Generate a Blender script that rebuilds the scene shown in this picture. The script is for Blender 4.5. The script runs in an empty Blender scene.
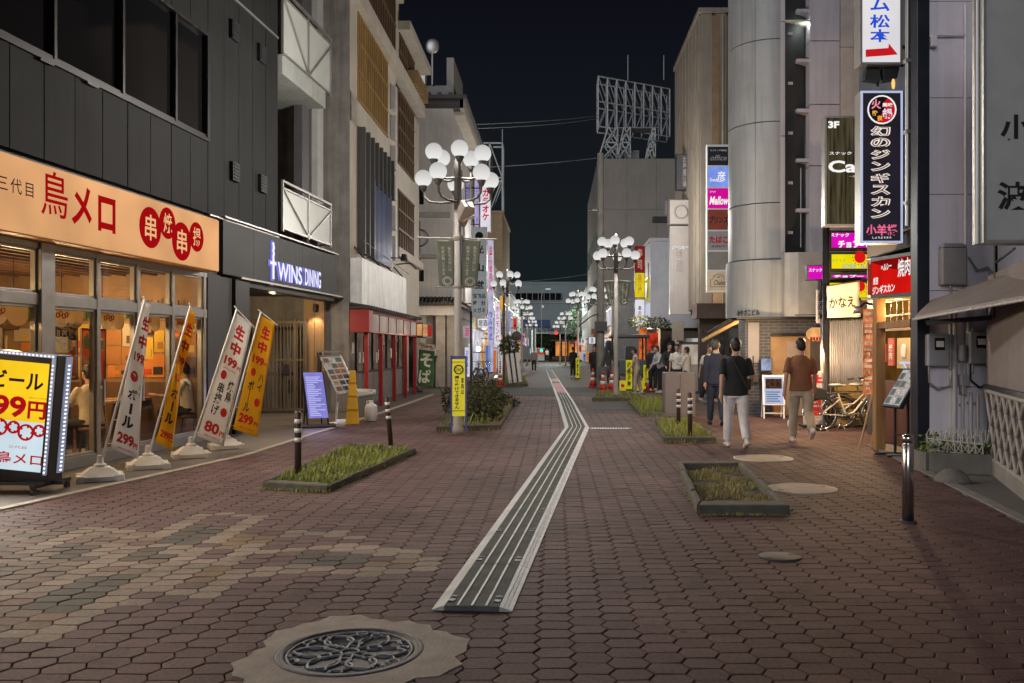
import bpy, bmesh, math, random
import numpy as np
from mathutils import Vector, Matrix
R = math.radians
random.seed(7)
S = bpy.context.scene
COL = S.collection

# ---------------------------------------------------------------- camera, world, exposure
F, VX, HY, EYE = 890.0, 555.0, 350.0, 1.55
cd = bpy.data.cameras.new('camera'); cam = bpy.data.objects.new('camera', cd); COL.objects.link(cam)
cam.location = (0, 0, EYE); cam.rotation_euler = (R(90), 0, 0)
cd.sensor_width = 36; cd.lens = F / 1024 * 36
cd.shift_x = -(VX - 512) / 1024; cd.shift_y = (HY - 341.5) / 1024
cd.clip_start = 0.1; cd.clip_end = 2000
S.camera = cam

w = bpy.data.worlds.new('World'); S.world = w; w.use_nodes = True
wt = w.node_tree; bg = wt.nodes['Background']
sky = wt.nodes.new('ShaderNodeTexSky'); sky.sky_type = 'NISHITA'; sky.sun_disc = False
sky.sun_elevation = R(-3.0); sky.sun_rotation = R(200); sky.ozone_density = 3.0
addc = wt.nodes.new('ShaderNodeMix'); addc.data_type = 'RGBA'; addc.blend_type = 'ADD'; addc.inputs['Factor'].default_value = 1.0
wt.links.new(sky.outputs[0], addc.inputs[6]); # city glow of a night sky, a little stronger towards the roofs
wtc = wt.nodes.new('ShaderNodeTexCoord'); wsp = wt.nodes.new('ShaderNodeSeparateXYZ'); wt.links.new(wtc.outputs['Generated'], wsp.inputs[0])
wmr = wt.nodes.new('ShaderNodeMapRange'); wmr.inputs[1].default_value = .04; wmr.inputs[2].default_value = .36; wt.links.new(wsp.outputs[2], wmr.inputs[0])
wmx = wt.nodes.new('ShaderNodeMix'); wmx.data_type = 'RGBA'; wt.links.new(wmr.outputs[0], wmx.inputs[0]); wmx.inputs[6].default_value = (.10, .155, .185, 1); wmx.inputs[7].default_value = (.030, .033, .036, 1); wt.links.new(wmx.outputs[2], addc.inputs[7])
wt.links.new(addc.outputs[2], bg.inputs[0]); bg.inputs[1].default_value = 0.09

sl = bpy.data.lights.new('fill_sun', 'SUN'); sl.energy = 0.8; sl.angle = R(25); sl.color = (0.9, 0.93, 1.0)  # added soft fill that brightens the walls facing the viewpoint
so = bpy.data.objects.new('fill_sun', sl); COL.objects.link(so); so.rotation_euler = (R(73), 0, R(-20))

S.view_settings.view_transform = 'Standard'; S.view_settings.look = 'None'
S.view_settings.exposure = 0.0; S.view_settings.gamma = 1.0; S.view_settings.use_curve_mapping = False
S.render.engine = 'CYCLES'
cy = S.cycles
cy.use_denoising = True; cy.max_bounces = 6; cy.diffuse_bounces = 3; cy.glossy_bounces = 3
cy.transparent_max_bounces = 12; cy.sample_clamp_indirect = 4.0; cy.caustics_reflective = False; cy.caustics_refractive = False
cy.use_light_tree = True

# ---------------------------------------------------------------- helpers
def C(h):
    h = h.lstrip('#'); o = []
    for i in (0, 2, 4):
        c = int(h[i:i+2], 16) / 255
        o.append(c / 12.92 if c <= .04045 else ((c + .055) / 1.055) ** 2.4)
    return tuple(o)
def at(px, py, Y): return ((px - VX) / F * Y, Y, EYE + (HY - py) / F * Y)
def gp(px, py):
    Y = F * EYE / (py - HY); return ((px - VX) / F * Y, Y, 0.0)

MATS = {}
def mat(name, col=(.5, .5, .5), rough=.6, metal=0., var=.18, scale=3., bump=0., bscale=60., emit=None, es=0., spec=.4,
        streak=0., stretch=(1, 1, 1), coat=0.):
    if name in MATS: return MATS[name]
    if isinstance(col, str): col = C(col)
    m = bpy.data.materials.new(name); m.use_nodes = True
    nt = m.node_tree; N = nt.nodes; L = nt.links
    p = N['Principled BSDF']
    p.inputs['Roughness'].default_value = rough; p.inputs['Metallic'].default_value = metal
    p.inputs['Specular IOR Level'].default_value = spec
    p.inputs['Coat Weight'].default_value = coat
    tc = N.new('ShaderNodeTexCoord'); mp = N.new('ShaderNodeMapping'); mp.inputs['Scale'].default_value = stretch
    L.new(tc.outputs['Object'], mp.inputs[0])
    if var > 0:
        n = N.new('ShaderNodeTexNoise'); n.inputs['Scale'].default_value = scale; n.inputs['Detail'].default_value = 6; n.inputs['Roughness'].default_value = .65
        L.new(mp.outputs[0], n.inputs['Vector'])
        mx = N.new('ShaderNodeMix'); mx.data_type = 'RGBA'
        mr = N.new('ShaderNodeMapRange'); mr.inputs['From Min'].default_value = .3; mr.inputs['From Max'].default_value = .7
        L.new(n.outputs[0], mr.inputs[0]); L.new(mr.outputs[0], mx.inputs[0])
        mx.inputs[6].default_value = tuple(c * (1 - var) for c in col) + (1,)
        mx.inputs[7].default_value = tuple(min(1, c * (1 + var)) for c in col) + (1,)
        out = mx.outputs[2]
        if streak > 0:       # rain streaks: a noise stretched along z
            mp2 = N.new('ShaderNodeMapping'); mp2.inputs['Scale'].default_value = (5, 5, .35)
            L.new(tc.outputs['Object'], mp2.inputs[0])
            n2 = N.new('ShaderNodeTexNoise'); n2.inputs['Scale'].default_value = 1.6; n2.inputs['Detail'].default_value = 5
            L.new(mp2.outputs[0], n2.inputs['Vector'])
            mr2 = N.new('ShaderNodeMapRange'); mr2.inputs['From Min'].default_value = .45; mr2.inputs['From Max'].default_value = .75
            mr2.inputs['To Max'].default_value = streak; L.new(n2.outputs[0], mr2.inputs[0])
            mx2 = N.new('ShaderNodeMix'); mx2.data_type = 'RGBA'; L.new(mr2.outputs[0], mx2.inputs[0]); L.new(out, mx2.inputs[6])
            mx2.inputs[7].default_value = tuple(c * .35 for c in col) + (1,)
            out = mx2.outputs[2]
        L.new(out, p.inputs['Base Color'])
        mr3 = N.new('ShaderNodeMapRange'); mr3.inputs['To Min'].default_value = max(0.02, rough - .1); mr3.inputs['To Max'].default_value = min(1, rough + .12)
        L.new(n.outputs[0], mr3.inputs[0]); L.new(mr3.outputs[0], p.inputs['Roughness'])
    else:
        p.inputs['Base Color'].default_value = tuple(col) + (1,)
    if bump > 0:
        b = N.new('ShaderNodeTexNoise'); b.inputs['Scale'].default_value = bscale; b.inputs['Detail'].default_value = 4
        L.new(mp.outputs[0], b.inputs['Vector'])
        bm_ = N.new('ShaderNodeBump'); bm_.inputs['Strength'].default_value = bump; bm_.inputs['Distance'].default_value = .02
        L.new(b.outputs[0], bm_.inputs['Height']); L.new(bm_.outputs[0], p.inputs['Normal'])
    if emit is not None:
        if isinstance(emit, str): emit = C(emit)
        p.inputs['Emission Color'].default_value = tuple(emit) + (1,); p.inputs['Emission Strength'].default_value = es
    MATS[name] = m
    return m
def lit(name, col, es=1., fluor=.12, fs=2.0):
    """backlit acrylic: emission with slight unevenness from the tubes behind"""
    if name in MATS: return MATS[name]
    if isinstance(col, str): col = C(col)
    m = mat(name, tuple(c * .05 for c in col), .6, var=0, emit=col, es=es, spec=0.)
    nt = m.node_tree; N = nt.nodes; L = nt.links; p = N['Principled BSDF']
    if fluor > 0:
        tc = N.new('ShaderNodeTexCoord'); n = N.new('ShaderNodeTexNoise'); n.inputs['Scale'].default_value = fs; n.inputs['Detail'].default_value = 2
        L.new(tc.outputs['Object'], n.inputs['Vector'])
        mr = N.new('ShaderNodeMapRange'); mr.inputs['From Min'].default_value = .3; mr.inputs['From Max'].default_value = .7
        mr.inputs['To Min'].default_value = es * (1 - fluor); mr.inputs['To Max'].default_value = es * (1 + fluor)
        L.new(n.outputs[0], mr.inputs[0]); L.new(mr.outputs[0], p.inputs['Emission Strength'])
    return m
def glass(name, tint=(1, 1, 1), trans=.85):
    if name in MATS: return MATS[name]
    m = bpy.data.materials.new(name); m.use_nodes = True; nt = m.node_tree; N = nt.nodes; L = nt.links
    N.remove(N['Principled BSDF']); out = N['Material Output']
    t = N.new('ShaderNodeBsdfTransparent'); t.inputs[0].default_value = tuple(c * trans for c in tint) + (1,)
    g = N.new('ShaderNodeBsdfGlossy'); g.inputs['Roughness'].default_value = .03
    lw = N.new('ShaderNodeLayerWeight'); lw.inputs[0].default_value = .5; pw = N.new('ShaderNodeMath'); pw.operation = 'POWER'; pw.inputs[1].default_value = 4.; L.new(lw.outputs['Facing'], pw.inputs[0])
    fr = N.new('ShaderNodeMapRange'); fr.inputs['To Min'].default_value = .05; fr.inputs['To Max'].default_value = .8; L.new(pw.outputs[0], fr.inputs[0])
    mx = N.new('ShaderNodeMixShader'); L.new(fr.outputs[0], mx.inputs[0]); L.new(t.outputs[0], mx.inputs[1]); L.new(g.outputs[0], mx.inputs[2])
    L.new(mx.outputs[0], out.inputs[0]); MATS[name] = m; return m
def thincloth(name, col, tr=.5):
    m = mat(name, col, .85, var=.06, scale=3); nt = m.node_tree; N = nt.nodes; L = nt.links
    p = N['Principled BSDF']; t = N.new('ShaderNodeBsdfTranslucent'); mx = N.new('ShaderNodeMixShader'); mx.inputs[0].default_value = tr
    t.inputs[0].default_value = tuple(col) + (1,); L.new(p.outputs[0], mx.inputs[1]); L.new(t.outputs[0], mx.inputs[2]); L.new(mx.outputs[0], N['Material Output'].inputs[0]); return m
def brickmat(name, c1, c2, mortar, bw=.21, bh=.06, ms=.012, rough=.7, axis='XZ'):
    if name in MATS: return MATS[name]
    m = mat(name, c1, rough, var=0, spec=.12); nt = m.node_tree; N = nt.nodes; L = nt.links; p = N['Principled BSDF']
    tc = N.new('ShaderNodeTexCoord'); sp = N.new('ShaderNodeSeparateXYZ'); cb = N.new('ShaderNodeCombineXYZ')
    L.new(tc.outputs['Object'], sp.inputs[0])
    if axis == 'XZ':
        ad = N.new('ShaderNodeMath'); ad.operation = 'ADD'; L.new(sp.outputs[0], ad.inputs[0]); L.new(sp.outputs[1], ad.inputs[1])
        L.new(ad.outputs[0], cb.inputs[0]); L.new(sp.outputs[2], cb.inputs[1])
    else:
        L.new(sp.outputs[0], cb.inputs[0]); L.new(sp.outputs[1], cb.inputs[1])
    b = N.new('ShaderNodeTexBrick'); b.inputs['Scale'].default_value = 1; b.inputs['Brick Width'].default_value = bw; b.inputs['Row Height'].default_value = bh
    b.inputs['Mortar Size'].default_value = ms; b.inputs['Color1'].default_value = tuple(C(c1) if isinstance(c1, str) else c1) + (1,)
    b.inputs['Color2'].default_value = tuple(C(c2) if isinstance(c2, str) else c2) + (1,); b.inputs['Mortar'].default_value = tuple(C(mortar) if isinstance(mortar, str) else mortar) + (1,)
    L.new(cb.outputs[0], b.inputs['Vector']); L.new(b.outputs[0], p.inputs['Base Color'])
    bu = N.new('ShaderNodeBump'); bu.inputs['Strength'].default_value = .5; bu.inputs['Distance'].default_value = .01; bu.invert = True
    L.new(b.outputs['Fac'], bu.inputs['Height']); L.new(bu.outputs[0], p.inputs['Normal'])
    return m

class MB:
    def __init__(s): s.v = []; s.f = []; s.m = []; s.sm = []
    def add(s, vs, fs, mi=0, smooth=False):
        o = len(s.v); s.v += [tuple(v) for v in vs]
        for f in fs: s.f.append([i + o for i in f]); s.m.append(mi); s.sm.append(smooth)
        return s
    def box(s, x0, x1, y0, y1, z0, z1, mi=0):
        x0, x1 = min(x0, x1), max(x0, x1); y0, y1 = min(y0, y1), max(y0, y1); z0, z1 = min(z0, z1), max(z0, z1)
        vs = [(x0, y0, z0), (x1, y0, z0), (x1, y1, z0), (x0, y1, z0), (x0, y0, z1), (x1, y0, z1), (x1, y1, z1), (x0, y1, z1)]
        return s.add(vs, [(0, 3, 2, 1), (4, 5, 6, 7), (0, 1, 5, 4), (1, 2, 6, 5), (2, 3, 7, 6), (3, 0, 4, 7)], mi)
    def hexa(s, b, t, mi=0):
        """8-corner block: four bottom corners, four top corners (same order, ccw from above)"""
        return s.add(list(b) + list(t), [(0, 3, 2, 1), (4, 5, 6, 7), (0, 1, 5, 4), (1, 2, 6, 5), (2, 3, 7, 6), (3, 0, 4, 7)], mi)
    def bar(s, p0, p1, wx, wy, mi=0, up=(0, 0, 1)):
        p0, p1 = Vector(p0), Vector(p1); d = (p1 - p0).normalized(); u = Vector(up)
        if abs(d.dot(u)) > .98: u = Vector((1, 0, 0))
        a = d.cross(u).normalized() * wx / 2; b = a.cross(d).normalized() * wy / 2
        q = [-a - b, a - b, a + b, -a + b]
        return s.add([p0 + i for i in q] + [p1 + i for i in q], [(0, 1, 2, 3), (7, 6, 5, 4), (0, 4, 5, 1), (1, 5, 6, 2), (2, 6, 7, 3), (3, 7, 4, 0)], mi)
    def tube(s, pts, r, n=10, mi=0, cap=True):
        pts = [Vector(p) for p in pts]; k = len(pts); rr = r if isinstance(r, (list, tuple)) else [r] * k
        vs = []; prev = None
        for i, p in enumerate(pts):
            d = (pts[min(i + 1, k - 1)] - pts[max(i - 1, 0)]).normalized()
            if prev is None:
                u = Vector((0, 0, 1)) if abs(d.z) < .9 else Vector((1, 0, 0)); a = d.cross(u).normalized()
            else: a = (prev - d * prev.dot(d)).normalized()
            prev = a; b = d.cross(a)
            for j in range(n):
                t = 2 * math.pi * j / n; vs.append(p + (a * math.cos(t) + b * math.sin(t)) * rr[i])
        fs = [(i * n + j, i * n + (j + 1) % n, (i + 1) * n + (j + 1) % n, (i + 1) * n + j) for i in range(k - 1) for j in range(n)]
        s.add(vs, fs, mi, True)
        if cap: s.add(vs[:n], [tuple(range(n))[::-1]], mi); s.add(vs[-n:], [tuple(range(n))], mi)
        return s
    def cyl(s, p0, p1, r0, r1=None, n=16, mi=0): return s.tube([p0, p1], [r0, r0 if r1 is None else r1], n, mi)
    def loft(s, rings, n=14, mi=0):
        """rings: (x, y, z, rx, ry) horizontal ellipses"""
        vs = []
        for (x, y, z, rx, ry) in rings:
            for j in range(n):
                t = 2 * math.pi * j / n; vs.append((x + rx * math.cos(t), y + ry * math.sin(t), z))
        k = len(rings)
        fs = [(i * n + j, i * n + (j + 1) % n, (i + 1) * n + (j + 1) % n, (i + 1) * n + j) for i in range(k - 1) for j in range(n)]
        fs += [tuple(range(n))[::-1], tuple(range((k - 1) * n, k * n))]
        return s.add(vs, fs, mi, True)
    def lathe(s, prof, c=(0, 0, 0), n=24, mi=0):
        return s.loft([(c[0], c[1], c[2] + z, max(r, 1e-4), max(r, 1e-4)) for r, z in prof], n, mi)
    def ball(s, c, r, n=16, m=10, mi=0):
        rx, ry, rz = r if isinstance(r, (tuple, list)) else (r, r, r)
        rings = []
        for i in range(1, m):
            a = math.pi * i / m; rings.append((c[0], c[1], c[2] - rz * math.cos(a), rx * math.sin(a), ry * math.sin(a)))
        return s.loft(rings, n, mi)
    def poly(s, pts, mi=0): return s.add(pts, [tuple(range(len(pts)))], mi)
    def prism(s, pts, y0, y1, mi=0):
        """outline in x,z (ccw seen from the front, -y) pulled from y0 (front) to y1"""
        n = len(pts); vs = [(x, y0, z) for x, z in pts] + [(x, y1, z) for x, z in pts]
        fs = [tuple(range(n)), tuple(range(2 * n - 1, n - 1, -1))] + [(j, j + n, (j + 1) % n + n, (j + 1) % n) for j in range(n)]
        return s.add(vs, fs, mi)
    def slab(s, pts, z0, z1, mi=0):
        n = len(pts); vs = [(x, y, z0) for x, y in pts] + [(x, y, z1) for x, y in pts]
        fs = [tuple(range(n))[::-1], tuple(range(n, 2 * n))] + [(j, (j + 1) % n, (j + 1) % n + n, j + n) for j in range(n)]
        return s.add(vs, fs, mi)
    def disc(s, c, r, y0, y1, n=28, mi=0):
        return s.prism([(c[0] + r * math.cos(2 * math.pi * j / n), c[1] + r * math.sin(2 * math.pi * j / n)) for j in range(n)], y0, y1, mi)
    def mesh(s, name, mats):
        me = bpy.data.meshes.new(name); me.from_pydata(s.v, [], s.f)
        for m_ in (mats if isinstance(mats, (list, tuple)) else [mats]): me.materials.append(m_)
        me.polygons.foreach_set('material_index', s.m); me.polygons.foreach_set('use_smooth', s.sm); me.update()
        return me
    def build(s, name, mats, parent=None, bevel=0., seg=2):
        o = bpy.data.objects.new(name, s.mesh(name, mats)); COL.objects.link(o)
        if parent is not None: o.parent = parent
        if bevel > 0:
            b = o.modifiers.new('bevel', 'BEVEL'); b.width = bevel; b.segments = seg; b.limit_method = 'ANGLE'; b.angle_limit = R(40)
        return o

def tag(o, label=None, cat=None, group=None, kind=None):
    if label: o['label'] = label
    if cat: o['category'] = cat
    if group: o['group'] = group
    if kind: o['kind'] = kind
    return o
def thing(name, label, cat, loc=(0, 0, 0), rz=0., group=None):
    o = bpy.data.objects.new(name, None); COL.objects.link(o); o.location = loc; o.rotation_euler = (0, 0, R(rz))
    o.empty_display_size = .2
    return tag(o, label, cat, group)
def struct(o): o['kind'] = 'structure'; return o
def copy_tree(o, parent=None):
    c = o.copy(); COL.objects.link(c)
    if parent is not None: c.parent = parent
    for ch in list(o.children): copy_tree(ch, c)
    return c

def text_mesh(s, size=1., bold=0., space=1., line=1., vertical=False, align='CENTER', font_shear=0., cw=1.):
    """text as a flat mesh in x,z, facing -y, centred on 0,0"""
    if vertical: s = '\n'.join(s.replace('ー', '｜'))
    cu = bpy.data.curves.new('lettering', 'FONT'); cu.body = s; cu.size = size; cu.offset = bold * size
    cu.align_x = align; cu.align_y = 'CENTER'; cu.space_character = space; cu.space_line = line; cu.resolution_u = 3; cu.shear = font_shear
    o = bpy.data.objects.new('lettering', cu); COL.objects.link(o)
    bpy.context.view_layer.update()
    me = bpy.data.meshes.new_from_object(o.evaluated_get(bpy.context.evaluated_depsgraph_get()))
    bpy.data.objects.remove(o); bpy.data.curves.remove(cu)
    n = len(me.vertices); a = np.empty(n * 3); me.vertices.foreach_get('co', a); a = a.reshape(-1, 3)
    return a, me
def T(s, m, parent, x, y, z, h, w_=None, bold=.012, name='lettering', fn=None, **k):
    """lettering fitted so its height is h (and width w_), centred at x,z and lying at y in the parent's frame"""
    a, me = text_mesh(s, 1., bold, **k)
    if len(a) == 0: return None
    mn, mx = a.min(0), a.max(0); ce = (mn + mx) / 2; sz = mx - mn
    sy = h / max(sz[1], 1e-6); sx = (w_ / max(sz[0], 1e-6)) if w_ else sy
    u = (a[:, 0] - ce[0]) * sx; v = (a[:, 1] - ce[1]) * sy
    if fn is None:
        b = np.stack([u + x, np.full_like(u, y), v + z], 1)
    else: b = np.array([fn(uu + x, vv + z) for uu, vv in zip(u, v)])
    me.vertices.foreach_set('co', b.astype(np.float32).ravel()); me.materials.clear(); me.materials.append(m); me.update()
    o = bpy.data.objects.new(name, me); COL.objects.link(o)
    if parent is not None: o.parent = parent
    return o
def lamp(name, loc, power, col=(1, .9, .8), size=.15, parent=None, kind='POINT', rot=None, spot=None):
    l = bpy.data.lights.new(name, kind); l.energy = power; l.color = col
    if kind == 'AREA': l.size = size
    else: l.shadow_soft_size = size
    if spot: l.spot_size = R(spot); l.spot_blend = .6
    o = bpy.data.objects.new(name, l); COL.objects.link(o); o.location = loc
    if rot: o.rotation_euler = rot
    if parent is not None: o.parent = parent
    return o

# common materials
M_steel = mat('brushed steel', (.55, .55, .56), .35, 1., var=.1, scale=20)
M_darkmetal = mat('dark painted metal', (.025, .025, .028), .4, .3, var=.15)
M_alu = mat('aluminium frame', (.42, .41, .39), .4, .7, var=.1)
M_white = mat('white paint', (.72, .72, .7), .5, var=.08)
M_black = mat('black plastic', (.02, .02, .022), .5, var=.1)
M_redpaint = mat('red paint', (.27, .012, .014), .45, var=.15)
M_redtext = mat('red lettering', (.5, .01, .015), .5, var=.05)
M_blacktext = mat('black lettering', (.015, .014, .014), .5, var=0)
M_conc = mat('concrete', (.15, .143, .13), .85, var=.25, scale=2.5, bump=.3, bscale=80, streak=.3)
# ---------------------------------------------------------------- ground, paving
g = MB(); g.slab([(-300, -60), (300, -60), (300, 700), (-300, 700)], -1.0, -.02)
struct(g.build('ground', mat('asphalt ground', (.045, .043, .042), .85, var=.3, scale=.6, bump=.4, bscale=120)))

def in_poly(x, y, P):
    c = False; n = len(P)
    for i in range(n):
        x0, y0 = P[i]; x1, y1 = P[(i + 1) % n]
        if (y0 > y) != (y1 > y) and x < (x1 - x0) * (y - y0) / (y1 - y0) + x0: c = not c
    return c
def seg_d(x, y, a, b):
    dx, dy = b[0] - a[0], b[1] - a[1]; t = max(0, min(1, ((x - a[0]) * dx + (y - a[1]) * dy) / (dx * dx + dy * dy + 1e-9)))
    return math.hypot(x - a[0] - t * dx, y - a[1] - t * dy)
def zz(L, ox=0, oy=440, s=2.81): return [gp(ox + x / s, oy + y / s)[:2] for x, y in L]
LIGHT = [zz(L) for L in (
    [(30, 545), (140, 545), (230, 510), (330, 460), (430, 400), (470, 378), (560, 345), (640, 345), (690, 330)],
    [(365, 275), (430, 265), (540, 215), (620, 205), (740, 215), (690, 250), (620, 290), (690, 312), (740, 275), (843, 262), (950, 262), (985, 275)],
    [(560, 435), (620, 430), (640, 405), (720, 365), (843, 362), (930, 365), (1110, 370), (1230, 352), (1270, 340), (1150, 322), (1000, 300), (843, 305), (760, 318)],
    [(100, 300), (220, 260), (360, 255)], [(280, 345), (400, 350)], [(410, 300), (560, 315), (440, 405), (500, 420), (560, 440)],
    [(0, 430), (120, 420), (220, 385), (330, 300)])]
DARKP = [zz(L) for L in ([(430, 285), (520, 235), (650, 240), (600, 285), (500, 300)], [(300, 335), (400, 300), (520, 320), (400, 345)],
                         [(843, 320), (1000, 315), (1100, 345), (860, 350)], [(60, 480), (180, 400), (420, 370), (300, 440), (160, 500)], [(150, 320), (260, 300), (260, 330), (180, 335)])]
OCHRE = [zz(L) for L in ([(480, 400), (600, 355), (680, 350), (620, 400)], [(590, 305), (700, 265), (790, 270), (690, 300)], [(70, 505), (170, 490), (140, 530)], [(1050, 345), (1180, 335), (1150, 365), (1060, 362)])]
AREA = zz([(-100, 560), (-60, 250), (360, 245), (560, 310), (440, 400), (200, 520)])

def hexfield(x0, x1, y0, y1, inside):
    PX, PY = .184, .152          # column pitch, row pitch
    g = .0038
    V = []; Fc = []; Cc = []
    rnd = random.Random(3)
    k0, k1 = int(x0 / PX), int(x1 / PX)
    for k in range(k0, k1 + 1):
        cx = k * PX
        for j in range(int(y0 / PY), int(y1 / PY) + 1):
            cy_ = j * PY + (PY / 2 if k % 2 else 0)
            if not inside(cx, cy_): continue
            b = len(V); tilt = (rnd.uniform(-.0022, .0022), rnd.uniform(-.0022, .0022)); dz = rnd.uniform(-.0012, .0012)
            hw = PX * .6 - g; hs = PX * .4 - g * .5; hy = PY / 2 - g
            ring = [(-hw, 0), (-hs, -hy), (hs, -hy), (hw, 0), (hs, hy), (-hs, hy)]
            for sc, z in ((1., -.018), (1., -.004), (.95, 0.)):
                for (u, v) in ring: V.append((cx + u * sc, cy_ + v * sc, z + dz + tilt[0] * u * 8 + tilt[1] * v * 8 if z > -.01 else z))
            fs = [[b + 12 + i for i in range(6)]]
            for L in (0, 6):
                for i in range(6): fs.append([b + L + i, b + L + (i + 1) % 6, b + L + 6 + (i + 1) % 6, b + L + 6 + i])
            t = rnd.random()
            base = np.array((.122, .072, .069)) * rnd.uniform(.86, 1.1)
            if t > .96: base = np.array((.14, .088, .078))
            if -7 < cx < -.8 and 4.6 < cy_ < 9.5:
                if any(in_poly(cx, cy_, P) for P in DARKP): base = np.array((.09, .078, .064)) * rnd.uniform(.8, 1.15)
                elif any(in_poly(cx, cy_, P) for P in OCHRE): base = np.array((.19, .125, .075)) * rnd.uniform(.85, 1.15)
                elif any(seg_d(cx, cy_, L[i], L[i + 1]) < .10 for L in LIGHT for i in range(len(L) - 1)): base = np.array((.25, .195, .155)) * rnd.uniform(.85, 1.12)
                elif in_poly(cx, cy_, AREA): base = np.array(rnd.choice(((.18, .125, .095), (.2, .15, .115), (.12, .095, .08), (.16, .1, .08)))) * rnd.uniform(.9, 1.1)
            Fc += fs; Cc += [tuple(base) + (1,)] * 13
    me = bpy.data.meshes.new('pavement'); me.from_pydata(V, [], Fc)
    ca = me.color_attributes.new('paver', 'FLOAT_COLOR', 'CORNER')
    cols = np.repeat(np.array(Cc, dtype=np.float32), [len(f) for f in Fc], axis=0)
    ca.data.foreach_set('color', cols.ravel()); me.update()
    return me
def pave_in(x, y):
    if y < 30.9:
        left = -5.25 + (y - 9.6) * .19 if y < 13 else -4.6 + (y - 13) * .03
        if x < left: return False
        right = 5.05 + (y - 14.2) * .139 if y < 14.2 else 9
        if x > right: return False
        # the manhole surround and planters are set into the paving
        if math.hypot((x + 1.05) , (y - 4.6)) < .36: return False
        return True
    return False
pm = bpy.data.materials.new('clay hexagon pavers'); pm.use_nodes = True
nt = pm.node_tree; N = nt.nodes; L = nt.links; p = N['Principled BSDF']
va = N.new('ShaderNodeVertexColor'); va.layer_name = 'paver'
tc = N.new('ShaderNodeTexCoord'); n1 = N.new('ShaderNodeTexNoise'); n1.inputs['Scale'].default_value = .55; n1.inputs['Detail'].default_value = 6
n2 = N.new('ShaderNodeTexNoise'); n2.inputs['Scale'].default_value = 45; n2.inputs['Detail'].default_value = 5
L.new(tc.outputs['Object'], n1.inputs[0]); L.new(tc.outputs['Object'], n2.inputs[0])
m1 = N.new('ShaderNodeMapRange'); m1.inputs[1].default_value = .3; m1.inputs[2].default_value = .7; m1.inputs[3].default_value = .62; m1.inputs[4].default_value = 1.18; L.new(n1.outputs[0], m1.inputs[0])
m2 = N.new('ShaderNodeMapRange'); m2.inputs[1].default_value = .3; m2.inputs[2].default_value = .7; m2.inputs[3].default_value = .72; m2.inputs[4].default_value = 1.2; L.new(n2.outputs[0], m2.inputs[0])
mm0 = N.new('ShaderNodeMath'); mm0.operation = 'MULTIPLY'; L.new(m1.outputs[0], mm0.inputs[0]); L.new(m2.outputs[0], mm0.inputs[1])
n3 = N.new('ShaderNodeTexNoise'); n3.inputs['Scale'].default_value = 2.3; n3.inputs['Detail'].default_value = 8; n3.inputs['Roughness'].default_value = .75; L.new(tc.outputs['Object'], n3.inputs[0])
m3 = N.new('ShaderNodeMapRange'); m3.inputs[1].default_value = .5; m3.inputs[2].default_value = .68; m3.inputs[3].default_value = 1.; m3.inputs[4].default_value = .66; L.new(n3.outputs[0], m3.inputs[0])
vo = N.new('ShaderNodeTexVoronoi'); vo.inputs['Scale'].default_value = 1.9; L.new(tc.outputs['Object'], vo.inputs[0])     # chewing gum spots
m4 = N.new('ShaderNodeMapRange'); m4.inputs[1].default_value = .03; m4.inputs[2].default_value = .05; m4.inputs[3].default_value = .5; m4.inputs[4].default_value = 1.; L.new(vo.outputs[0], m4.inputs[0])
mm1 = N.new('ShaderNodeMath'); mm1.operation = 'MULTIPLY'; L.new(m3.outputs[0], mm1.inputs[0]); L.new(m4.outputs[0], mm1.inputs[1])
mm = N.new('ShaderNodeMath'); mm.operation = 'MULTIPLY'; L.new(mm0.outputs[0], mm.inputs[0]); L.new(mm1.outputs[0], mm.inputs[1])
mv = N.new('ShaderNodeVectorMath'); mv.operation = 'SCALE'; L.new(va.outputs[0], mv.inputs[0]); L.new(mm.outputs[0], mv.inputs['Scale'])
L.new(mv.outputs[0], p.inputs['Base Color']); p.inputs['Roughness'].default_value = .72; p.inputs['Specular IOR Level'].default_value = .14
bu = N.new('ShaderNodeBump'); bu.inputs['Strength'].default_value = .35; bu.inputs['Distance'].default_value = .006; L.new(n2.outputs[0], bu.inputs['Height']); L.new(bu.outputs[0], p.inputs['Normal'])
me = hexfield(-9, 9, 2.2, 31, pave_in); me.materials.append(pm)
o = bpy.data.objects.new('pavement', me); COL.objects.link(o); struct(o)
# joint bed just below the pavers
b = MB(); b.slab([(-9, -30), (11, -30), (11, 31), (-9, 31)], -.25, -.0145)
struct(b.build('ground', mat('dirty joint sand', (.06, .045, .04), .95, var=.3, scale=3)))
# crossing street and the paving beyond it
b = MB(); b.slab([(-40, 31.05), (40, 31.05), (40, 36.5), (-40, 36.5)], -.2, -.008)
struct(b.build('road', mat('worn asphalt road', (.06, .058, .056), .8, var=.3, scale=1.2, bump=.4, bscale=150)))
b = MB(); b.slab([(-7, 36.55), (10, 36.55), (10, 128), (-7, 128)], -.2, -.003)
struct(b.build('far_pavement', brickmat('far brick paving', (.11, .08, .07), (.085, .066, .058), (.045, .038, .035), .4, .2, .02, .7, 'XY')))
b = MB(); b.slab([(-120, 128.1), (120, 128.1), (120, 142), (-120, 142)], -.2, -.01)
struct(b.build('far_road', MATS['worn asphalt road']))
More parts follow.
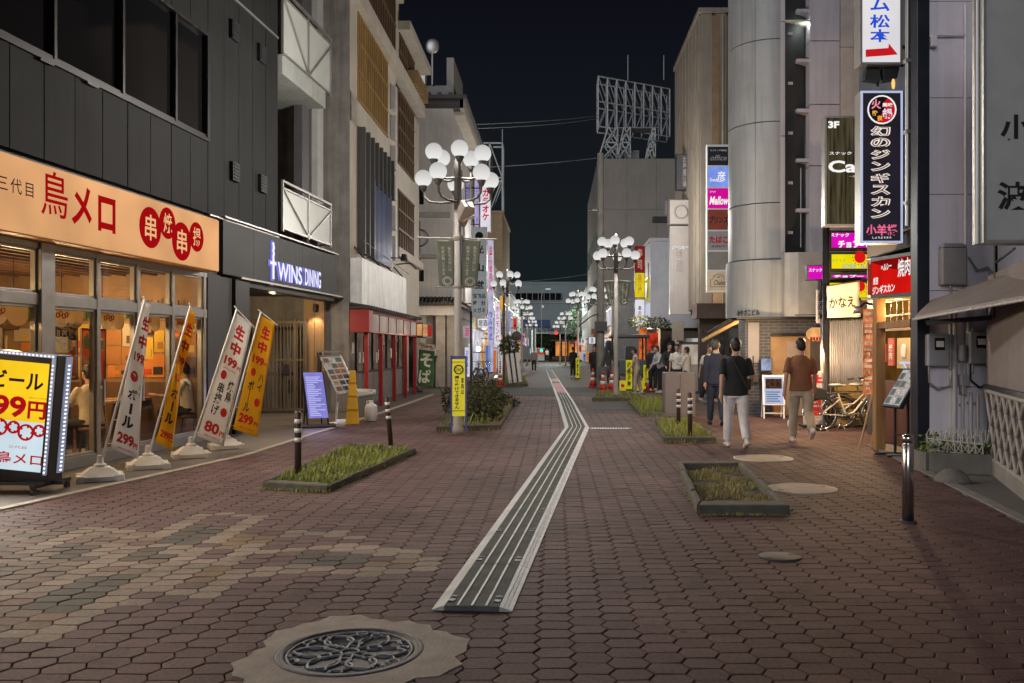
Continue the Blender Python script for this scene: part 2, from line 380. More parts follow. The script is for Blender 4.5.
# shop frontage strips, a light granite edge and darker slabs
fl = [(-5.62, 7.6), (-5.25, 9.6), (-4.6, 13), (-4.33, 22), (-4.3, 30.9)]
b = MB(); b.slab(fl[::-1][0:0] + [(-10, 7.6)] + fl + [(-10, 30.9)], -.2, .012)
struct(b.build('frontage_path', brickmat('frontage slabs', (.12, .105, .095), (.1, .09, .08), (.07, .065, .06), .6, .6, .008, .55, 'XY')))
b = MB()
for (x0, y0), (x1, y1) in zip(fl, fl[1:]):
    d = Vector((x1 - x0, y1 - y0)); n_ = max(1, round(d.length / .9)); nrm = Vector((d.y, -d.x)).normalized() * .11
    for i in range(n_):
        a0 = Vector((x0, y0)) + d * ((i + .008) / n_); a1 = Vector((x0, y0)) + d * ((i + .992) / n_)
        b.slab([tuple(a0), tuple(a0 + nrm), tuple(a1 + nrm), tuple(a1)], -.1, .018)
struct(b.build('left_kerb', mat('granite kerb', (.34, .3, .24), .7, var=.25, scale=8, bump=.3), bevel=.006))
fr = [(3.25, 1.2), (4.18, 7.93), (5.05, 14.2)]
b = MB(); b.slab([fr[0], (20, 1.2), (20, 14.6), (5.1, 14.6), fr[2], fr[1]], -.2, .006)
struct(b.build('right_path', mat('grey apron concrete', (.12, .112, .105), .8, var=.3, scale=1.5, bump=.3)))
b = MB()
for (x0, y0), (x1, y1) in zip(fr, fr[1:]):
    d = Vector((x1 - x0, y1 - y0)); n_ = max(1, round(d.length / .8)); nrm = Vector((d.y, -d.x)).normalized() * .13
    for i in range(n_):
        a0 = Vector((x0, y0)) + d * ((i + .008) / n_); a1 = Vector((x0, y0)) + d * ((i + .992) / n_)
        b.slab([tuple(a0), tuple(a0 + nrm), tuple(a1 + nrm), tuple(a1)], -.1, .016)
struct(b.build('right_kerb', mat('grey kerb stone', (.2, .19, .185), .75, var=.25, scale=8, bump=.3), bevel=.006))

# ---------------------------------------------------------------- manhole covers
def ragged(cx, cy_, r, n, amp, rnd): return [(cx + (r + rnd.uniform(-amp, amp)) * math.cos(2 * math.pi * i / n), cy_ + (r + rnd.uniform(-amp, amp)) * math.sin(2 * math.pi * i / n)) for i in range(n)]
mx_, my_ = gp(350, 652)[:2]
t = thing('manhole_cover', 'ornate iron manhole cover in a ragged pale concrete surround', 'manhole cover', (mx_, my_, 0))
b = MB(); n_ = 22
out = []
for i in range(n_ * 2):
    a = math.pi * i / n_; r = .565 if i % 2 else .60; r += .05 * math.sin(a * 3.3 + 1) + .03 * math.sin(a * 7.7); out.append((r * math.cos(a) * .93, r * math.sin(a)))
inn = [(.375 * math.cos(math.pi * i / n_), .375 * math.sin(math.pi * i / n_)) for i in range(n_ * 2)]
vs = [(x, y, .005) for x, y in out] + [(x, y, .007) for x, y in inn] + [(x * 1.0, y, -.05) for x, y in out]; k = n_ * 2
b.add(vs, [(i, (i + 1) % k, k + (i + 1) % k, k + i) for i in range(k)] + [(2 * k + i, 2 * k + (i + 1) % k, (i + 1) % k, i) for i in range(k)])
b.build('surround', mat('pale cement patch', (.3, .26, .225), .85, var=.3, scale=4, bump=.5, bscale=60), t)
M_iron = mat('cast iron', (.06, .062, .068), .6, .25, var=.35, scale=18, bump=.3, bscale=90)
b = MB(); b.lathe([(.37, -.05), (.372, .008), (.36, .012), (.335, .012), (.332, -.004), (.0, -.004)], n=48); b.build('rim', M_iron, t)
b = MB(); rnd = random.Random(5)
for i in range(6):      # petals and curls cast in relief
    a0 = i * math.pi / 3
    for s_ in (-1, 1):
        pts = []
        for q in range(9):
            u = q / 8; rr = .05 + .24 * u; a = a0 + s_ * .42 * math.sin(u * math.pi) ; pts.append((rr * math.cos(a), rr * math.sin(a), .0))
        b.tube(pts, .0085, 5)
    for (rc, ra, rad) in ((.215, .52, .062), (.13, .52, .035), (.29, .52, .03), (.27, .2, .028)):
        c_ = (rc * math.cos(a0 + ra), rc * math.sin(a0 + ra))
        b.tube([(c_[0] + rad * math.cos(q * .62 + a0), c_[1] + rad * math.sin(q * .62 + a0), 0) for q in range(10)], .0075, 5)
for rr in (.045, .315): b.tube([(rr * math.cos(q * math.pi / 20), rr * math.sin(q * math.pi / 20), 0) for q in range(41)], .007, 5)
b.build('relief', mat('worn iron relief', (.13, .135, .15), .55, .3, var=.2, scale=20), t)
def plate(px, py, dia, label, m, ring):
    x, y, _ = gp(px, py); t = thing('manhole_cover', label, 'manhole cover', (x, y, 0)); r = dia / 2
    b = MB(); b.lathe([(r, -.03), (r, .006), (r * .96, .009), (0.0, .009)], n=48); b.build('plate', m, t)
    b = MB(); b.tube([(r * .985 * math.cos(q * math.pi / 24), r * .985 * math.sin(q * math.pi / 24), .006) for q in range(49)], .006, 5); b.build('rim', ring, t)
    b = MB()
    for a in (0.4, 3.54): b.box(r * .75 * math.cos(a) - .03, r * .75 * math.cos(a) + .03, r * .75 * math.sin(a) - .012, r * .75 * math.sin(a) + .012, .0085, .0115)
    b.build('lifting_slot', M_black, t)
M_tan = mat('tan mortar plate', (.36, .3, .24), .8, var=.18, scale=5, bump=.3)
plate(802, 489, .77, 'round tan manhole plate beside the nearer dry planter', M_tan, M_alu)
plate(763, 458.5, .84, 'round tan manhole plate behind the feet of the man in black', M_tan, M_alu)
plate(780, 557, .31, 'small round iron cover in the hexagon paving', M_iron, M_iron)
# drain grate strips and dark patches
t = thing('drain_grate', 'short dark slotted drain grate right of the cable ramp', 'drain grate', gp(610, 428.6))
b = MB(); b.box(-.42, .42, -.2, .2, -.02, .004); b.build('frame', M_iron, t)
b = MB()
for i in range(14): b.box(-.36 + i * .052, -.33 + i * .052, -.06, .06, .0045, .009)
b.build('grating', M_alu, t)
for nm, pts in (('road', [(575, 403), (640, 401), (652, 410), (590, 410)]), ('road', [(500, 392), (560, 389), (640, 389), (640, 395.5), (505, 395.5)])):  # dark patches in the road's own tone
    b = MB(); P = [gp(*q)[:2] for q in pts]; P = P[::-1] if sum(P[i][0] * P[(i + 1) % len(P)][1] - P[(i + 1) % len(P)][0] * P[i][1] for i in range(len(P))) < 0 else P
    b.slab(P, -.05, .0065); struct(b.build(nm, MATS['worn asphalt road']))

# ---------------------------------------------------------------- cable ramp along the street
t = thing('cable_ramp', 'long grey ridged cable protector ramp down the middle of the street', 'cable ramp', (0, 0, 0))
path = [(-.49, 5.27), (.40, 17.6), (-.1, 26), (-.42, 45), (-.5, 76)]
path = [(gp((433 + 510) / 2, 612)[0], 5.27), (gp(577, 428)[0], 17.7), (gp(566, 402)[0], 26.5), (gp(555.5, 382)[0], 43), (gp(549, 370)[0], 69)]
M_rampside = mat('ribbed aluminium ramp', (.4, .4, .4), .5, .25, var=.25, scale=6, bump=.2)
M_ramplid = mat('dark green rubber lid', (.085, .092, .09), .8, var=.35, scale=5, bump=.3, spec=.12)
M_rampline = mat('pale ridge', (.55, .55, .55), .6, .1, var=.25, scale=8)
M_rampred = mat('red rubber mat', (.42, .03, .04), .6, var=.15)
sides = MB()
def off(i):
    d0 = Vector(path[max(i - 1, 0)]); d1 = Vector(path[min(i + 1, len(path) - 1)])
    d = (d1 - d0).normalized(); return Vector((d.y, -d.x))
def strip(mb, i, u0, u1, z0, z1, ta=0., tb=1., mi=0):
    a, c = Vector(path[i]), Vector(path[i + 1]); na, nc = off(i), off(i + 1)
    def P(t_, u): return (a + (c - a) * t_) + (na + (nc - na) * t_) * u
    q = [P(ta, u0), P(ta, u1), P(tb, u1), P(tb, u0)]
    mb.hexa([(v.x, v.y, .002) for v in q], [(q[0].x, q[0].y, z0), (q[1].x, q[1].y, z1), (q[2].x, q[2].y, z1), (q[3].x, q[3].y, z0)], mi)
for i in range(len(path) - 1):
    lid = MB(); ln = (Vector(path[i + 1]) - Vector(path[i])).length; n_ = max(1, int(ln / 1.02))
    for k in range(n_):
        ta, tb = (k + .004) / n_, (k + .996) / n_
        for s_ in (-1, 1):
            for q, (u0, u1, h0, h1) in enumerate(((.24, .215, .008, .014), (.213, .19, .016, .024), (.188, .165, .026, .032))):
                a_, b_ = (u0, u1) if s_ > 0 else (-u1, -u0)
                ha, hb = (h0, h1) if s_ > 0 else (h1, h0)
                strip(sides, i, min(a_, b_), max(a_, b_), h1 if s_ > 0 else h0, h0 if s_ > 0 else h1, ta, tb)
        isred = i == 2 and .3 < (k + .5) / n_ < .9 or (i == 3 and k < 4)
        strip(lid, i, -.163, .163, .033, .033, ta, tb, 3 if isred else 0)
        for u in (-.085, 0., .085):
            if not isred: strip(lid, i, u - .007, u + .007, .037, .037, ta + .01 / n_, tb - .01 / n_, 1)
        if i < 2:
            for s_ in (-1, 1):
                strip(lid, i, s_ * .14 - .02, s_ * .14 + .02, .0385, .0385, ta + .08 / n_, ta + .13 / n_, 2)
                strip(lid, i, s_ * .14 - .02, s_ * .14 + .02, .0385, .0385, ta + .17 / n_, ta + .20 / n_, 2)
    lid.build('lid', [M_ramplid, M_rampline, M_black, M_rampred], t)
sides.build('side_ramp', M_rampside, t)

# ---------------------------------------------------------------- planters set in the paving
M_kerbp = mat('mossy planter kerb', (.085, .08, .065), .85, var=.35, scale=6, bump=.5, bscale=50)
M_soil = mat('planter soil', (.06, .048, .03), .95, var=.6, scale=14, bump=1., bscale=30)
M_grass = mat('fresh grass blades', (.24, .30, .05), .6, var=.4, scale=5)
M_dry = mat('dry grass blades', (.26, .2, .09), .7, var=.4, scale=8)
def planter(corners, label, glabel, sz=.7, h=.1, n=900, gh=.13, dry=.1, kw=.12, seed=1, patchy=0.):
    """corners: four ground points, near-left first, counter-clockwise"""
    P = [Vector(c[:2]) for c in corners]; ce = sum(P, Vector((0, 0))) / 4
    t = thing('planter', label, 'planter', (ce.x, ce.y, 0)); b = MB()
    Q = [ce + (p_ - ce) * (1 - kw * 1.5 / (p_ - ce).length) for p_ in P]
    for i in range(4):
        j = (i + 1) % 4; k = max(1, round((P[j] - P[i]).length / .75))
        for s_ in range(k):
            a, c = (s_ + .006) / k, (s_ + .994) / k
            q = [P[i].lerp(P[j], a), P[i].lerp(P[j], c), Q[i].lerp(Q[j], c), Q[i].lerp(Q[j], a)]
            b.slab([tuple(v - ce) for v in q], -.02, h + random.uniform(-.008, .008))
    b.build('kerb', M_kerbp, t, bevel=.018, seg=3)
    b = MB(); b.slab([tuple(v - ce) for v in Q], -.02, h * sz); b.build('soil', M_soil, t)
    rnd = random.Random(seed); b = MB()
    for k in range(n):
        u, v = rnd.random(), rnd.random(); q = Q[0].lerp(Q[1], u).lerp(Q[3].lerp(Q[2], u), v)
        z = h * sz; low = 1.
        if k % 7 == 0:      # weeds in the joint outside the kerb
            i = rnd.choice((0, 0, 1, 1, 3)); q = P[i].lerp(P[(i + 1) % 4], rnd.random()); q = q + (q - ce).normalized() * rnd.uniform(.0, .04); z = 0; low = .45
        cl = .5 + .5 * math.sin(q.x * 7 + seed) * math.sin(q.y * 5 + seed * 2)
        if cl < patchy and low == 1.: continue
        hh = low * gh * (.35 + .9 * rnd.random()) * (.45 + cl); an = rnd.uniform(0, 6.28); le = rnd.uniform(.2, .9) * hh; wd = rnd.uniform(.003, .007)
        d = Vector((math.cos(an), math.sin(an))); s_ = Vector((-d.y, d.x)) * wd; x, y = q.x - ce.x, q.y - ce.y
        mi = 1 if rnd.random() < dry else 0
        b.add([(x - s_.x, y - s_.y, z), (x + s_.x, y + s_.y, z), (x + d.x * le * .4 + s_.x * .8, y + d.y * le * .4 + s_.y * .8, z + hh * .7), (x + d.x * le * .4 - s_.x * .8, y + d.y * le * .4 - s_.y * .8, z + hh * .7), (x + d.x * le, y + d.y * le, z + hh)],
              [(0, 1, 2, 3), (3, 2, 4)], mi)
    o = b.build('grass', [M_grass, M_dry]); o.location = (ce.x, ce.y, 0); tag(o, glabel, 'grass', kind='stuff')
    return t
planter([gp(262, 489), gp(328, 493), gp(416, 453), gp(352, 447)], 'long low kerbed planter of green grass near the white banner flags', 'fresh green grass beneath the striped bollard by the banner flags', n=5000, gh=.085, seed=1, dry=.22, h=.085, sz=.4, patchy=.2)
planter([gp(697, 515), gp(790, 515), gp(740, 468), gp(677, 468)], 'kerbed planter of patchy dry brown grass by the manhole plates', 'patchy dry brown grass in the nearest small planter', n=4200, gh=.045, seed=2, dry=.8, sz=.15, kw=.17, patchy=.28)
planter([gp(664, 443), gp(716, 443), gp(690, 423), gp(655, 423)], 'kerbed planter of tall grass holding a striped bollard behind the dry one', 'tall green grass behind the dry planter', n=2000, gh=.15, seed=3, dry=.25, sz=.3, patchy=.3)
planter([gp(640, 416.5), gp(672, 416.5), gp(664, 404), gp(628, 404)], 'low kerbed planter beside the grey utility cabinet', 'green grass beside the utility cabinet', n=1100, gh=.24, seed=4, dry=.2)
planter([gp(592, 401), gp(645, 401), gp(630, 394), gp(596, 394)], 'low kerbed planter round the lamp foot by the traffic cones', 'thin grass round the lamp foot by the traffic cones', n=500, gh=.15, seed=5, dry=.35)
planter([gp(436, 432), gp(500, 430), gp(516, 402), gp(462, 402)], 'kerbed shrub bed round the foot of the bannered street lamp', 'weedy grass among the shrubs at the bannered lamp foot', n=1100, gh=.16, seed=6, dry=.4)
planter([gp(494, 386), gp(528, 386), gp(524, 379), gp(498, 379)], 'far kerbed planter holding the leaning striped boards', 'grass under the striped boards', n=800, gh=.3, seed=8, dry=.1)
# ---------------------------------------------------------------- left: dark panelled building with the chicken restaurant
TH = math.degrees(math.atan(.078)); RZ1 = 90 - TH; CT = math.cos(R(TH))
def uf(px, off=0.):      # distance along the left frontage where a column of the photo meets it
    s = (px - VX) / F; return (7.16 + off - 0) / (.078 - s) / CT - 5 / CT
def uY(Y): return (Y - 5) / CT
def zf(px, py): return EYE + (HY - py) / F * (uf(px) * CT + 5)
O1 = (-6.77, 5, 0)
M_panel = mat('charcoal cladding panel', (.017, .0182, .018), .7, .0, var=.22, scale=1.2, bump=.12, bscale=140, streak=.3, spec=.15)
M_panelback = mat('dark backing board', (.012, .012, .013), .8, var=.1)
M_dkframe = mat('dark bronze frame', (.022, .02, .019), .45, .4, var=.15)
M_nightglass = mat('dark window glass', (.008, .008, .009), .06, var=0, spec=.5)
M_frame = mat('grey aluminium shopfront', (.26, .25, .235), .4, .5, var=.12, scale=6)
G_shop = glass('shop glass', (1, .99, .97), .9)
bld = thing('panelled_building', 'dark charcoal building clad in tall seamed panels above the restaurant', 'building', O1, RZ1)
# backing and cladding
b = MB(); top = 13.
b.box(0.5, uY(18.5), .06, 7, 3.88, 5.13); b.box(0.5, uY(18.5), .06, 7, 6.98, top); b.box(uf(208.4), uY(18.5), .06, 7, 5.13, 6.98); b.box(.5, uf(208.4), .5, 7, 5.13, 6.98)
b.build('wall', M_panelback, bld)
b = MB(); seams = [uY(15.3 + .617 * k) for k in range(-15, 6)]
for a, c in zip(seams, seams[1:]):
    if c < uf(208.4) + .05: rows = [(3.9, 5.12), (7.0, 7.985), (8.005, top)]
    else: rows = [(3.9, 7.985), (8.005, top)]
    for z0, z1 in rows: b.box(a + .007, c - .007, random.uniform(-.002, .002), .055, z0, z1)
b.build('cladding', M_panel, bld, bevel=.004)
b = MB(); b.box(seams[0], seams[-1] + .01, -.022, .05, 7.975, 8.012); b.box(uf(208.4) + .02, seams[-1] + .01, -.03, .05, 3.868, 3.897); b.build('flashing', M_alu, bld)
# long dark window band
b = MB(); u0, u1 = .5, uf(208.4) - .03
b.box(u0, u1, -.035, .12, 5.12, 5.19); b.box(u0, u1, -.035, .12, 6.93, 6.99); b.box(u1 - .06, u1 + .03, -.035, .12, 5.12, 6.99)
mul = [uY(14.2 - 1.51 * k) for k in range(6)]
for k, u in enumerate(mul): b.box(u - .03, u + .03, -.02 - .01 * (k % 2), .12, 5.19, 6.93)
for i in range(len(mul)): 
    b.box(mul[i] + .03, (mul[i - 1] if i else u1) - .03, -.005, .05, 5.19, 5.235)
wf = b.build('window', M_dkframe, bld, bevel=.004)
b = MB(); b.box(u0, u1, .055, .07, 5.15, 6.95); b.build('pane', M_nightglass, wf)
b = MB()
for u in (uf(44), uf(90)): b.box(u - .13, u + .13, -.05, -.02, 5.085, 5.118)
b.build('sill_clip', M_dkframe, wf)
for px, py in ((232.5, 31), (260, 54), (233, 172), (261, 184)):
    u, z = uf(px), zf(px, py); b = MB(); b.box(u - .15, u + .15, -.07, .02, z - .17, z + .17)
    for k in range(5): b.box(u - .12, u + .12, -.085, -.07, z - .13 + k * .06, z - .105 + k * .06)
    b.build('vent_cowl', mat('dark vent cowl', (.018, .018, .02), .5, .3, var=.1), bld, bevel=.006)
# ground floor shopfront
UA, UB = uY(6.2), uf(206)
b = MB(); b.box(UA, uY(15.75), .05, .3, 2.87, 3.87); b.box(UA, uY(15.75), .3, 5, 3.1, 3.86); b.box(UB + .06, uY(15.75), -.01, 5, 0, 2.868)
b.build('lintel', mat('dark grey render', (.05, .05, .05), .6, var=.15, bump=.1), bld)
cols = [uf(44), uf(97), uf(137), uf(172), uf(203.5)]; spc = cols[1] - cols[0]
allc = [cols[0] - spc * 1.15 * k for k in (3, 2, 1)] + cols
b = MB()
for i, u in enumerate(allc):
    w_ = .13 if i == 3 else .04; b.box(u - w_, u + w_, -.06 if i == 3 else -.03, .09, 0, 2.868)
b.box(UA, UB, -.025, .085, 2.10, 2.24); b.box(UA, UB, -.025, .085, 2.79, 2.869); b.box(UA, UB, -.025, .085, 0, .16)
for i in range(len(allc) - 1):
    a, c = allc[i] + (.13 if i == 3 else .04), allc[i + 1] - (.13 if i == 2 else .04)
    for z0, z1 in ((.16, 2.1), (2.24, 2.79)):
        b.box(a, a + .035, 0, .06, z0, z1); b.box(c - .035, c, 0, .06, z0, z1); b.box(a + .035, c - .035, 0, .06, z1 - .035, z1); b.box(a + .035, c - .035, 0, .06, z0, z0 + .035)
sf = b.build('shop_front', M_frame, bld, bevel=.004)
b = MB(); b.poly([(UA, .035, .15), (UB, .035, .15), (UB, .035, 2.1), (UA, .035, 2.1)]); b.poly([(UA, .035, 2.24), (UB, .035, 2.24), (UB, .035, 2.8), (UA, .035, 2.8)]); b.build('glazing', G_shop, sf)
for i in (4, 5): b = MB(); b.box(allc[i] + .075, allc[i] + .1, -.06, -.03, .8, 1.15); b.build('door_handle', M_steel, sf)
# room behind the glass
M_warmwall = mat('warm plaster wall', (.27, .16, .075), .8, var=.2, scale=2)
M_wood = mat('brown wood', (.12, .062, .03), .55, var=.3, scale=3, stretch=(1, 1, .15))
M_wood2 = mat('pale pine wood', (.38, .23, .11), .55, var=.25, scale=3, stretch=(1, 1, .15))
b = MB(); b.box(UA, UB, 3.6, 3.7, 0, 3.0); b.box(UB, UB + .05, .09, 3.7, 0, 3.0); b.box(UA - .05, UA, .09, 3.7, 0, 3.0)
b.build('room_wall', M_warmwall, bld)
b = MB(); b.box(UA, UB, .09, 3.6, -.02, .02); b.build('room_floor', M_wood, bld)
b = MB(); b.box(UA, UB, .09, 3.6, 2.9, 2.96)
for k in range(12): b.box(UA, UB, .3 + k * .28, .36 + k * .28, 2.82, 2.9)
b.build('room_ceiling', M_wood, bld)
b = MB()
for k in range(9):
    u = UA + .4 + k * 1.0
    b.box(u, u + .09, 3.4, 3.6, 0, 2.9); 
b.box(UA, UB, 3.35, 3.62, 1.9, 2.1); b.build('wall_post', M_wood, bld)
# half-curtain with a scalloped hem
M_curt = thincloth('cream half curtain', (.8, .66, .42), .6)
def valance(a, c, label):
    n_ = max(2, round((c - a) / .32)); b = MB(); st = 8
    for i in range(n_):
        x0 = a + (c - a) * i / n_; x1 = a + (c - a) * (i + 1) / n_
        for q in range(st):
            t0, t1 = q / st, (q + 1) / st; h = lambda t: 1.93 - .09 * math.sin(math.pi * t)
            ya = lambda t: .15 + .018 * math.sin(t * 2 * math.pi)
            xa, xb = x0 + (x1 - x0) * t0, x0 + (x1 - x0) * t1
            b.hexa([(xa, ya(t0), h(t0)), (xb, ya(t1), h(t1)), (xb, ya(t1) + .006, h(t1)), (xa, ya(t0) + .006, h(t0))],
                   [(xa, .15, 2.12), (xb, .15, 2.12), (xb, .156, 2.12), (xa, .156, 2.12)])
    t = thing('half_curtain', label, 'curtain', O1, RZ1, 'scalloped half curtains inside the shop windows')
    b.build('cloth', M_curt, t)
    m_ = (a + c) / 2; b = MB()
    for dx, dz_ in ((-.09, .0), (-.03, .02), (.03, -.01), (.085, .012)): b.tube([(m_ + dx + .03 * math.cos(q * .42), .128, 2.0 + dz_ + .03 * math.sin(q * .42)) for q in range(16)], .007, 5)
    b.build('emblem', M_redtext, t)
valn = ['scalloped cream half curtain behind the pane with the cream paper menu', 'scalloped cream half curtain above the orange dish poster', 'scalloped cream half curtain behind the nearest white banner flag', 'scalloped cream half curtain behind the narrow yellow banner flag', 'scalloped cream half curtain in the last window before the dark pillar']
for i in range(2, len(allc) - 1): valance(allc[i] + .08, allc[i + 1] - .08, valn[i - 2])
# room furniture, posters, guests
def poster(px0, px1, z0, z1, yin, col, label, txt=None, tm=None, extra=None, es=0.):
    u0, u1 = uf(px0), uf(px1); t = thing('poster', label, 'poster', O1, RZ1)
    b = MB(); b.box(u0 - .025, u0, yin - .01, yin + .02, z0 - .03, z1 + .03); b.box(u1, u1 + .025, yin - .01, yin + .02, z0 - .03, z1 + .03); b.box(u0, u1, yin - .009, yin + .02, z1, z1 + .03); b.box(u0, u1, yin - .009, yin + .02, z0 - .03, z0); b.build('frame', M_wood, t)
    b = MB(); b.box(u0, u1, yin - .006, yin, z0, z1); b.build('sheet', thincloth('paper ' + str(col), col, .65), t)
    if txt: T(txt, tm, t, (u0 + u1) / 2, yin - .009, z1 - .12, .1, (u1 - u0) * .75, .02)
    if extra: extra(t, u0, u1, z0, z1, yin)
    return t
def ex_orange(t, u0, u1, z0, z1, y):
    b = MB(); b.box(u0 + .02, u1 - .02, y - .009, y - .006, z0 + .02, z0 + .42); b.build('dish_photo', thincloth('orange food picture', (.75, .22, .03), .6), t)
    b = MB(); b.ball(((u0 + u1) / 2, y - .01, z0 + .43), ((u1 - u0) * .38, .004, .12), 20, 8); b.build('dish', mat('pale food picture', (.7, .5, .25), .6, var=.4, scale=20), t)
    b = MB(); b.box(u0 + .02, u1 - .02, y - .008, y - .0062, z1 - .2, z1 - .02); b.build('heading', thincloth('brown heading', (.12, .04, .015), .4), t)
poster(62, 92, 1.18, 1.88, .22, (.6, .45, .25), 'brown and orange dish poster headed PULPUL', 'PULPUL', thincloth('cream lettering', (.85, .7, .5), .6), ex_orange)
def ex_menu(t, u0, u1, z0, z1, y):
    T('本日の\nおすすめ', M_redtext, t, (u0 + u1) / 2, y - .009, (z0 + z1) / 2 + .1, .2, (u1 - u0) * .7, 0)
    b = MB(); b.ball(((u0 + u1) / 2 + .1, y - .009, z0 + .12), (.05, .003, .07), 14, 6); b.build('mark', M_redtext, t)
poster(4, 26, 1.3, 1.82, .3, (.66, .58, .45), 'cream paper menu behind the restaurant glass beside the lit menu sign', None, None, ex_menu)
def ex_patch(t, u0, u1, z0, z1, y):
    rnd = random.Random(u0); 
    for k in range(9):
        b = MB(); x = rnd.uniform(u0, u1 - .2); z = rnd.uniform(z0, z1 - .15); b.box(x, x + rnd.uniform(.12, .2), y - .009 - k * .0004, y - .0062, z, z + rnd.uniform(.1, .15))
        b.build('photo', rnd.choice([mat('red food print', (.5, .05, .03), .6, var=.4, scale=18), mat('yellow food print', (.6, .38, .05), .6, var=.4, scale=18), mat('green food print', (.1, .2, .05), .6, var=.4, scale=18)]), t)
poster(146, 166, 1.05, 1.85, 1.0, (.55, .2, .1), 'colourful wall of dish photos seen through the glass', None, None, ex_patch)
# wall menus on the back wall of the room
for k in range(7):
    u = UA + 1.6 + k * 1.15; t = thing('menu_strip', 'row %s of paper menu strips on the back wall of the restaurant' % ['by the door', 'behind the poster', 'behind the seated guest', 'beside the wooden post', 'behind the white flag', 'behind the yellow flag', 'at the far end'][k], 'menu', O1, RZ1, 'menus on the restaurant wall'); b = MB()
    for q in range(4): b.box(u + q * .17, u + q * .17 + .13, 3.58, 3.597, 1.25 - .05 * (q % 2), 1.8)
    b.build('paper', mat('cream menu paper', (.62, .5, .3), .7, var=.2), t)
    T(['生ビール', '焼鳥', '唐揚げ', '串揚げ', '枝豆', '冷奴', 'ハイボール'][k], M_redtext, t, u + .065, 3.577, 1.53, .4, None, .01, vertical=True)
for i, px in enumerate((80, 118, 165, 198)):
    u = uf(px) + .1; t = thing('restaurant_table', ['wooden table by the nearest glass panel', 'wooden table behind the white banner flag', 'wooden table behind the yellow banner flag', 'wooden table at the far end of the restaurant'][i], 'table', O1, RZ1, 'tables inside the restaurant')
    b = MB(); b.box(u - .35, u + .35, .95, 1.6, .7, .74); b.build('tabletop', M_wood2, t, bevel=.008)
    for sx in (-.3, .3):
        for sy in (1.0, 1.55): b = MB(); b.box(u + sx - .025, u + sx + .025, sy - .025, sy + .025, .02, .7); b.build('leg', M_wood, t)
for i in range(8):
    u = UA + .8 + i * 1.05; t = thing('pendant_lamp', 'warm round pendant lamp in the restaurant, %s along the row' % ['first', 'second', 'third', 'fourth', 'fifth', 'sixth', 'seventh', 'eighth'][i], 'lamp', O1, RZ1, 'pendant lamps in the restaurant')
    b = MB(); b.tube([(u, 1.3, 2.3), (u, 1.3, 2.9)], .006, 6); b.build('cord', M_black, t)
    b = MB(); b.ball((u, 1.3, 2.2), .1, 16, 10); b.build('shade', lit('warm pendant', (1, .72, .36), 2.2, 0), t)
    lamp('pendant_bulb', (u, 1.3, 2.02), 55, (1, .66, .32), .08, t)

# the end wall of the room, crowded with menus and shelves
t = thing('menu_wall', 'crowded end wall of food pictures, shelf and bottles inside the restaurant', 'wall display', O1, RZ1); b = MB(); b.box(UB - .05, UB - .003, .1, 3.6, .02, 1.0); b.box(UB - .12, UB - .003, .4, 3.4, 2.05, 2.09); b.build('panelling', M_wood, t)
rnd = random.Random(21); pal = [thincloth('wall picture %d' % q, c_, .2) for q, c_ in enumerate(((.6, .08, .04), (.7, .45, .06), (.55, .45, .3), (.15, .08, .04), (.45, .2, .06), (.7, .25, .05), (.05, .04, .04)))]
y = .16
while y < 3.3:
    z = 1.08
    while z < 1.9:
        w_, h_ = rnd.uniform(.18, .4), rnd.uniform(.22, .45); b = MB(); b.box(UB - .02 - .004 * rnd.random(), UB - .004, y, y + w_ * .9, z, min(2.0, z + h_ * .92)); pc = b.build('picture', rnd.choice(pal), t)
        b = MB(); b.box(UB - .03, UB - .024, y + .03, y + w_ * .6, z + .05, z + .05 + h_ * .3); b.build('print', rnd.choice(pal), pc); z += h_
    y += w_
for k in range(16): y = .45 + k * .18; b = MB(); b.lathe([(.035, 2.09), (.035, 2.28), (.014, 2.34), (.014, 2.4)], (UB - .07, y, 0), 10); b.build('bottle', rnd.choice([mat('green bottle', (.02, .08, .03), .15, var=0), mat('brown bottle', (.1, .04, .01), .15, var=0), mat('pale bottle', (.4, .4, .35), .2, var=0)]), t)
# ---- the long lit sign board
sg = thing('shop_sign_board', 'long lit orange sign board with red chicken restaurant lettering', 'sign', O1, RZ1)
SO = -.34
def us(px): s = (px - VX) / F; return (6.83 / (.078 - s) - 5) / CT
b = MB(); UE = us(219); b.box(uY(5.6), UE, SO + .012, -.005, 2.86, 3.735); b.build('cabinet', mat('orange sign cabinet', (.35, .17, .06), .5, var=.1), sg, bevel=.006)
b = MB()
jo = [us(20), us(69), us(100), us(137), us(180), UE]; jo = [uY(5.6), us(20) - 1.6] + jo
for a, c in zip(jo, jo[1:]): b.box(a + .004, c - .004, SO, SO + .012, 2.875, 3.72)
b.build('face', lit('lit orange acrylic', C('#f2b47c'), .80, .2, .9), sg)
M_redlit = lit('red translucent lettering', (.42, .004, .006), .8, 0)
M_blklit = lit('brown translucent lettering', (.05, .012, .008), .7, 0)
yT = SO - .004
gl_ = lamp('sign_glow', ((uY(6) + UE) / 2, SO - .03, 3.25), 420, (1, .85, .68), 8, sg, 'AREA', (R(-90), 0, 0)); gl_.data.shape = 'RECTANGLE'; gl_.data.size_y = .8
T('三代目', M_blklit, sg, us(16), yT, 3.385, .17, .60, .004, space=1.3)
T('鳥', M_redlit, sg, us(55), yT, 3.41, .54, .5, .006); T('メ', M_redlit, sg, us(82), yT, 3.36, .5, .42, .03); T('ロ', M_redlit, sg, us(107), yT, 3.33, .46, .40, .03)
M_creamlit = lit('cream translucent lettering', C('#f7c48c'), .85, 0)
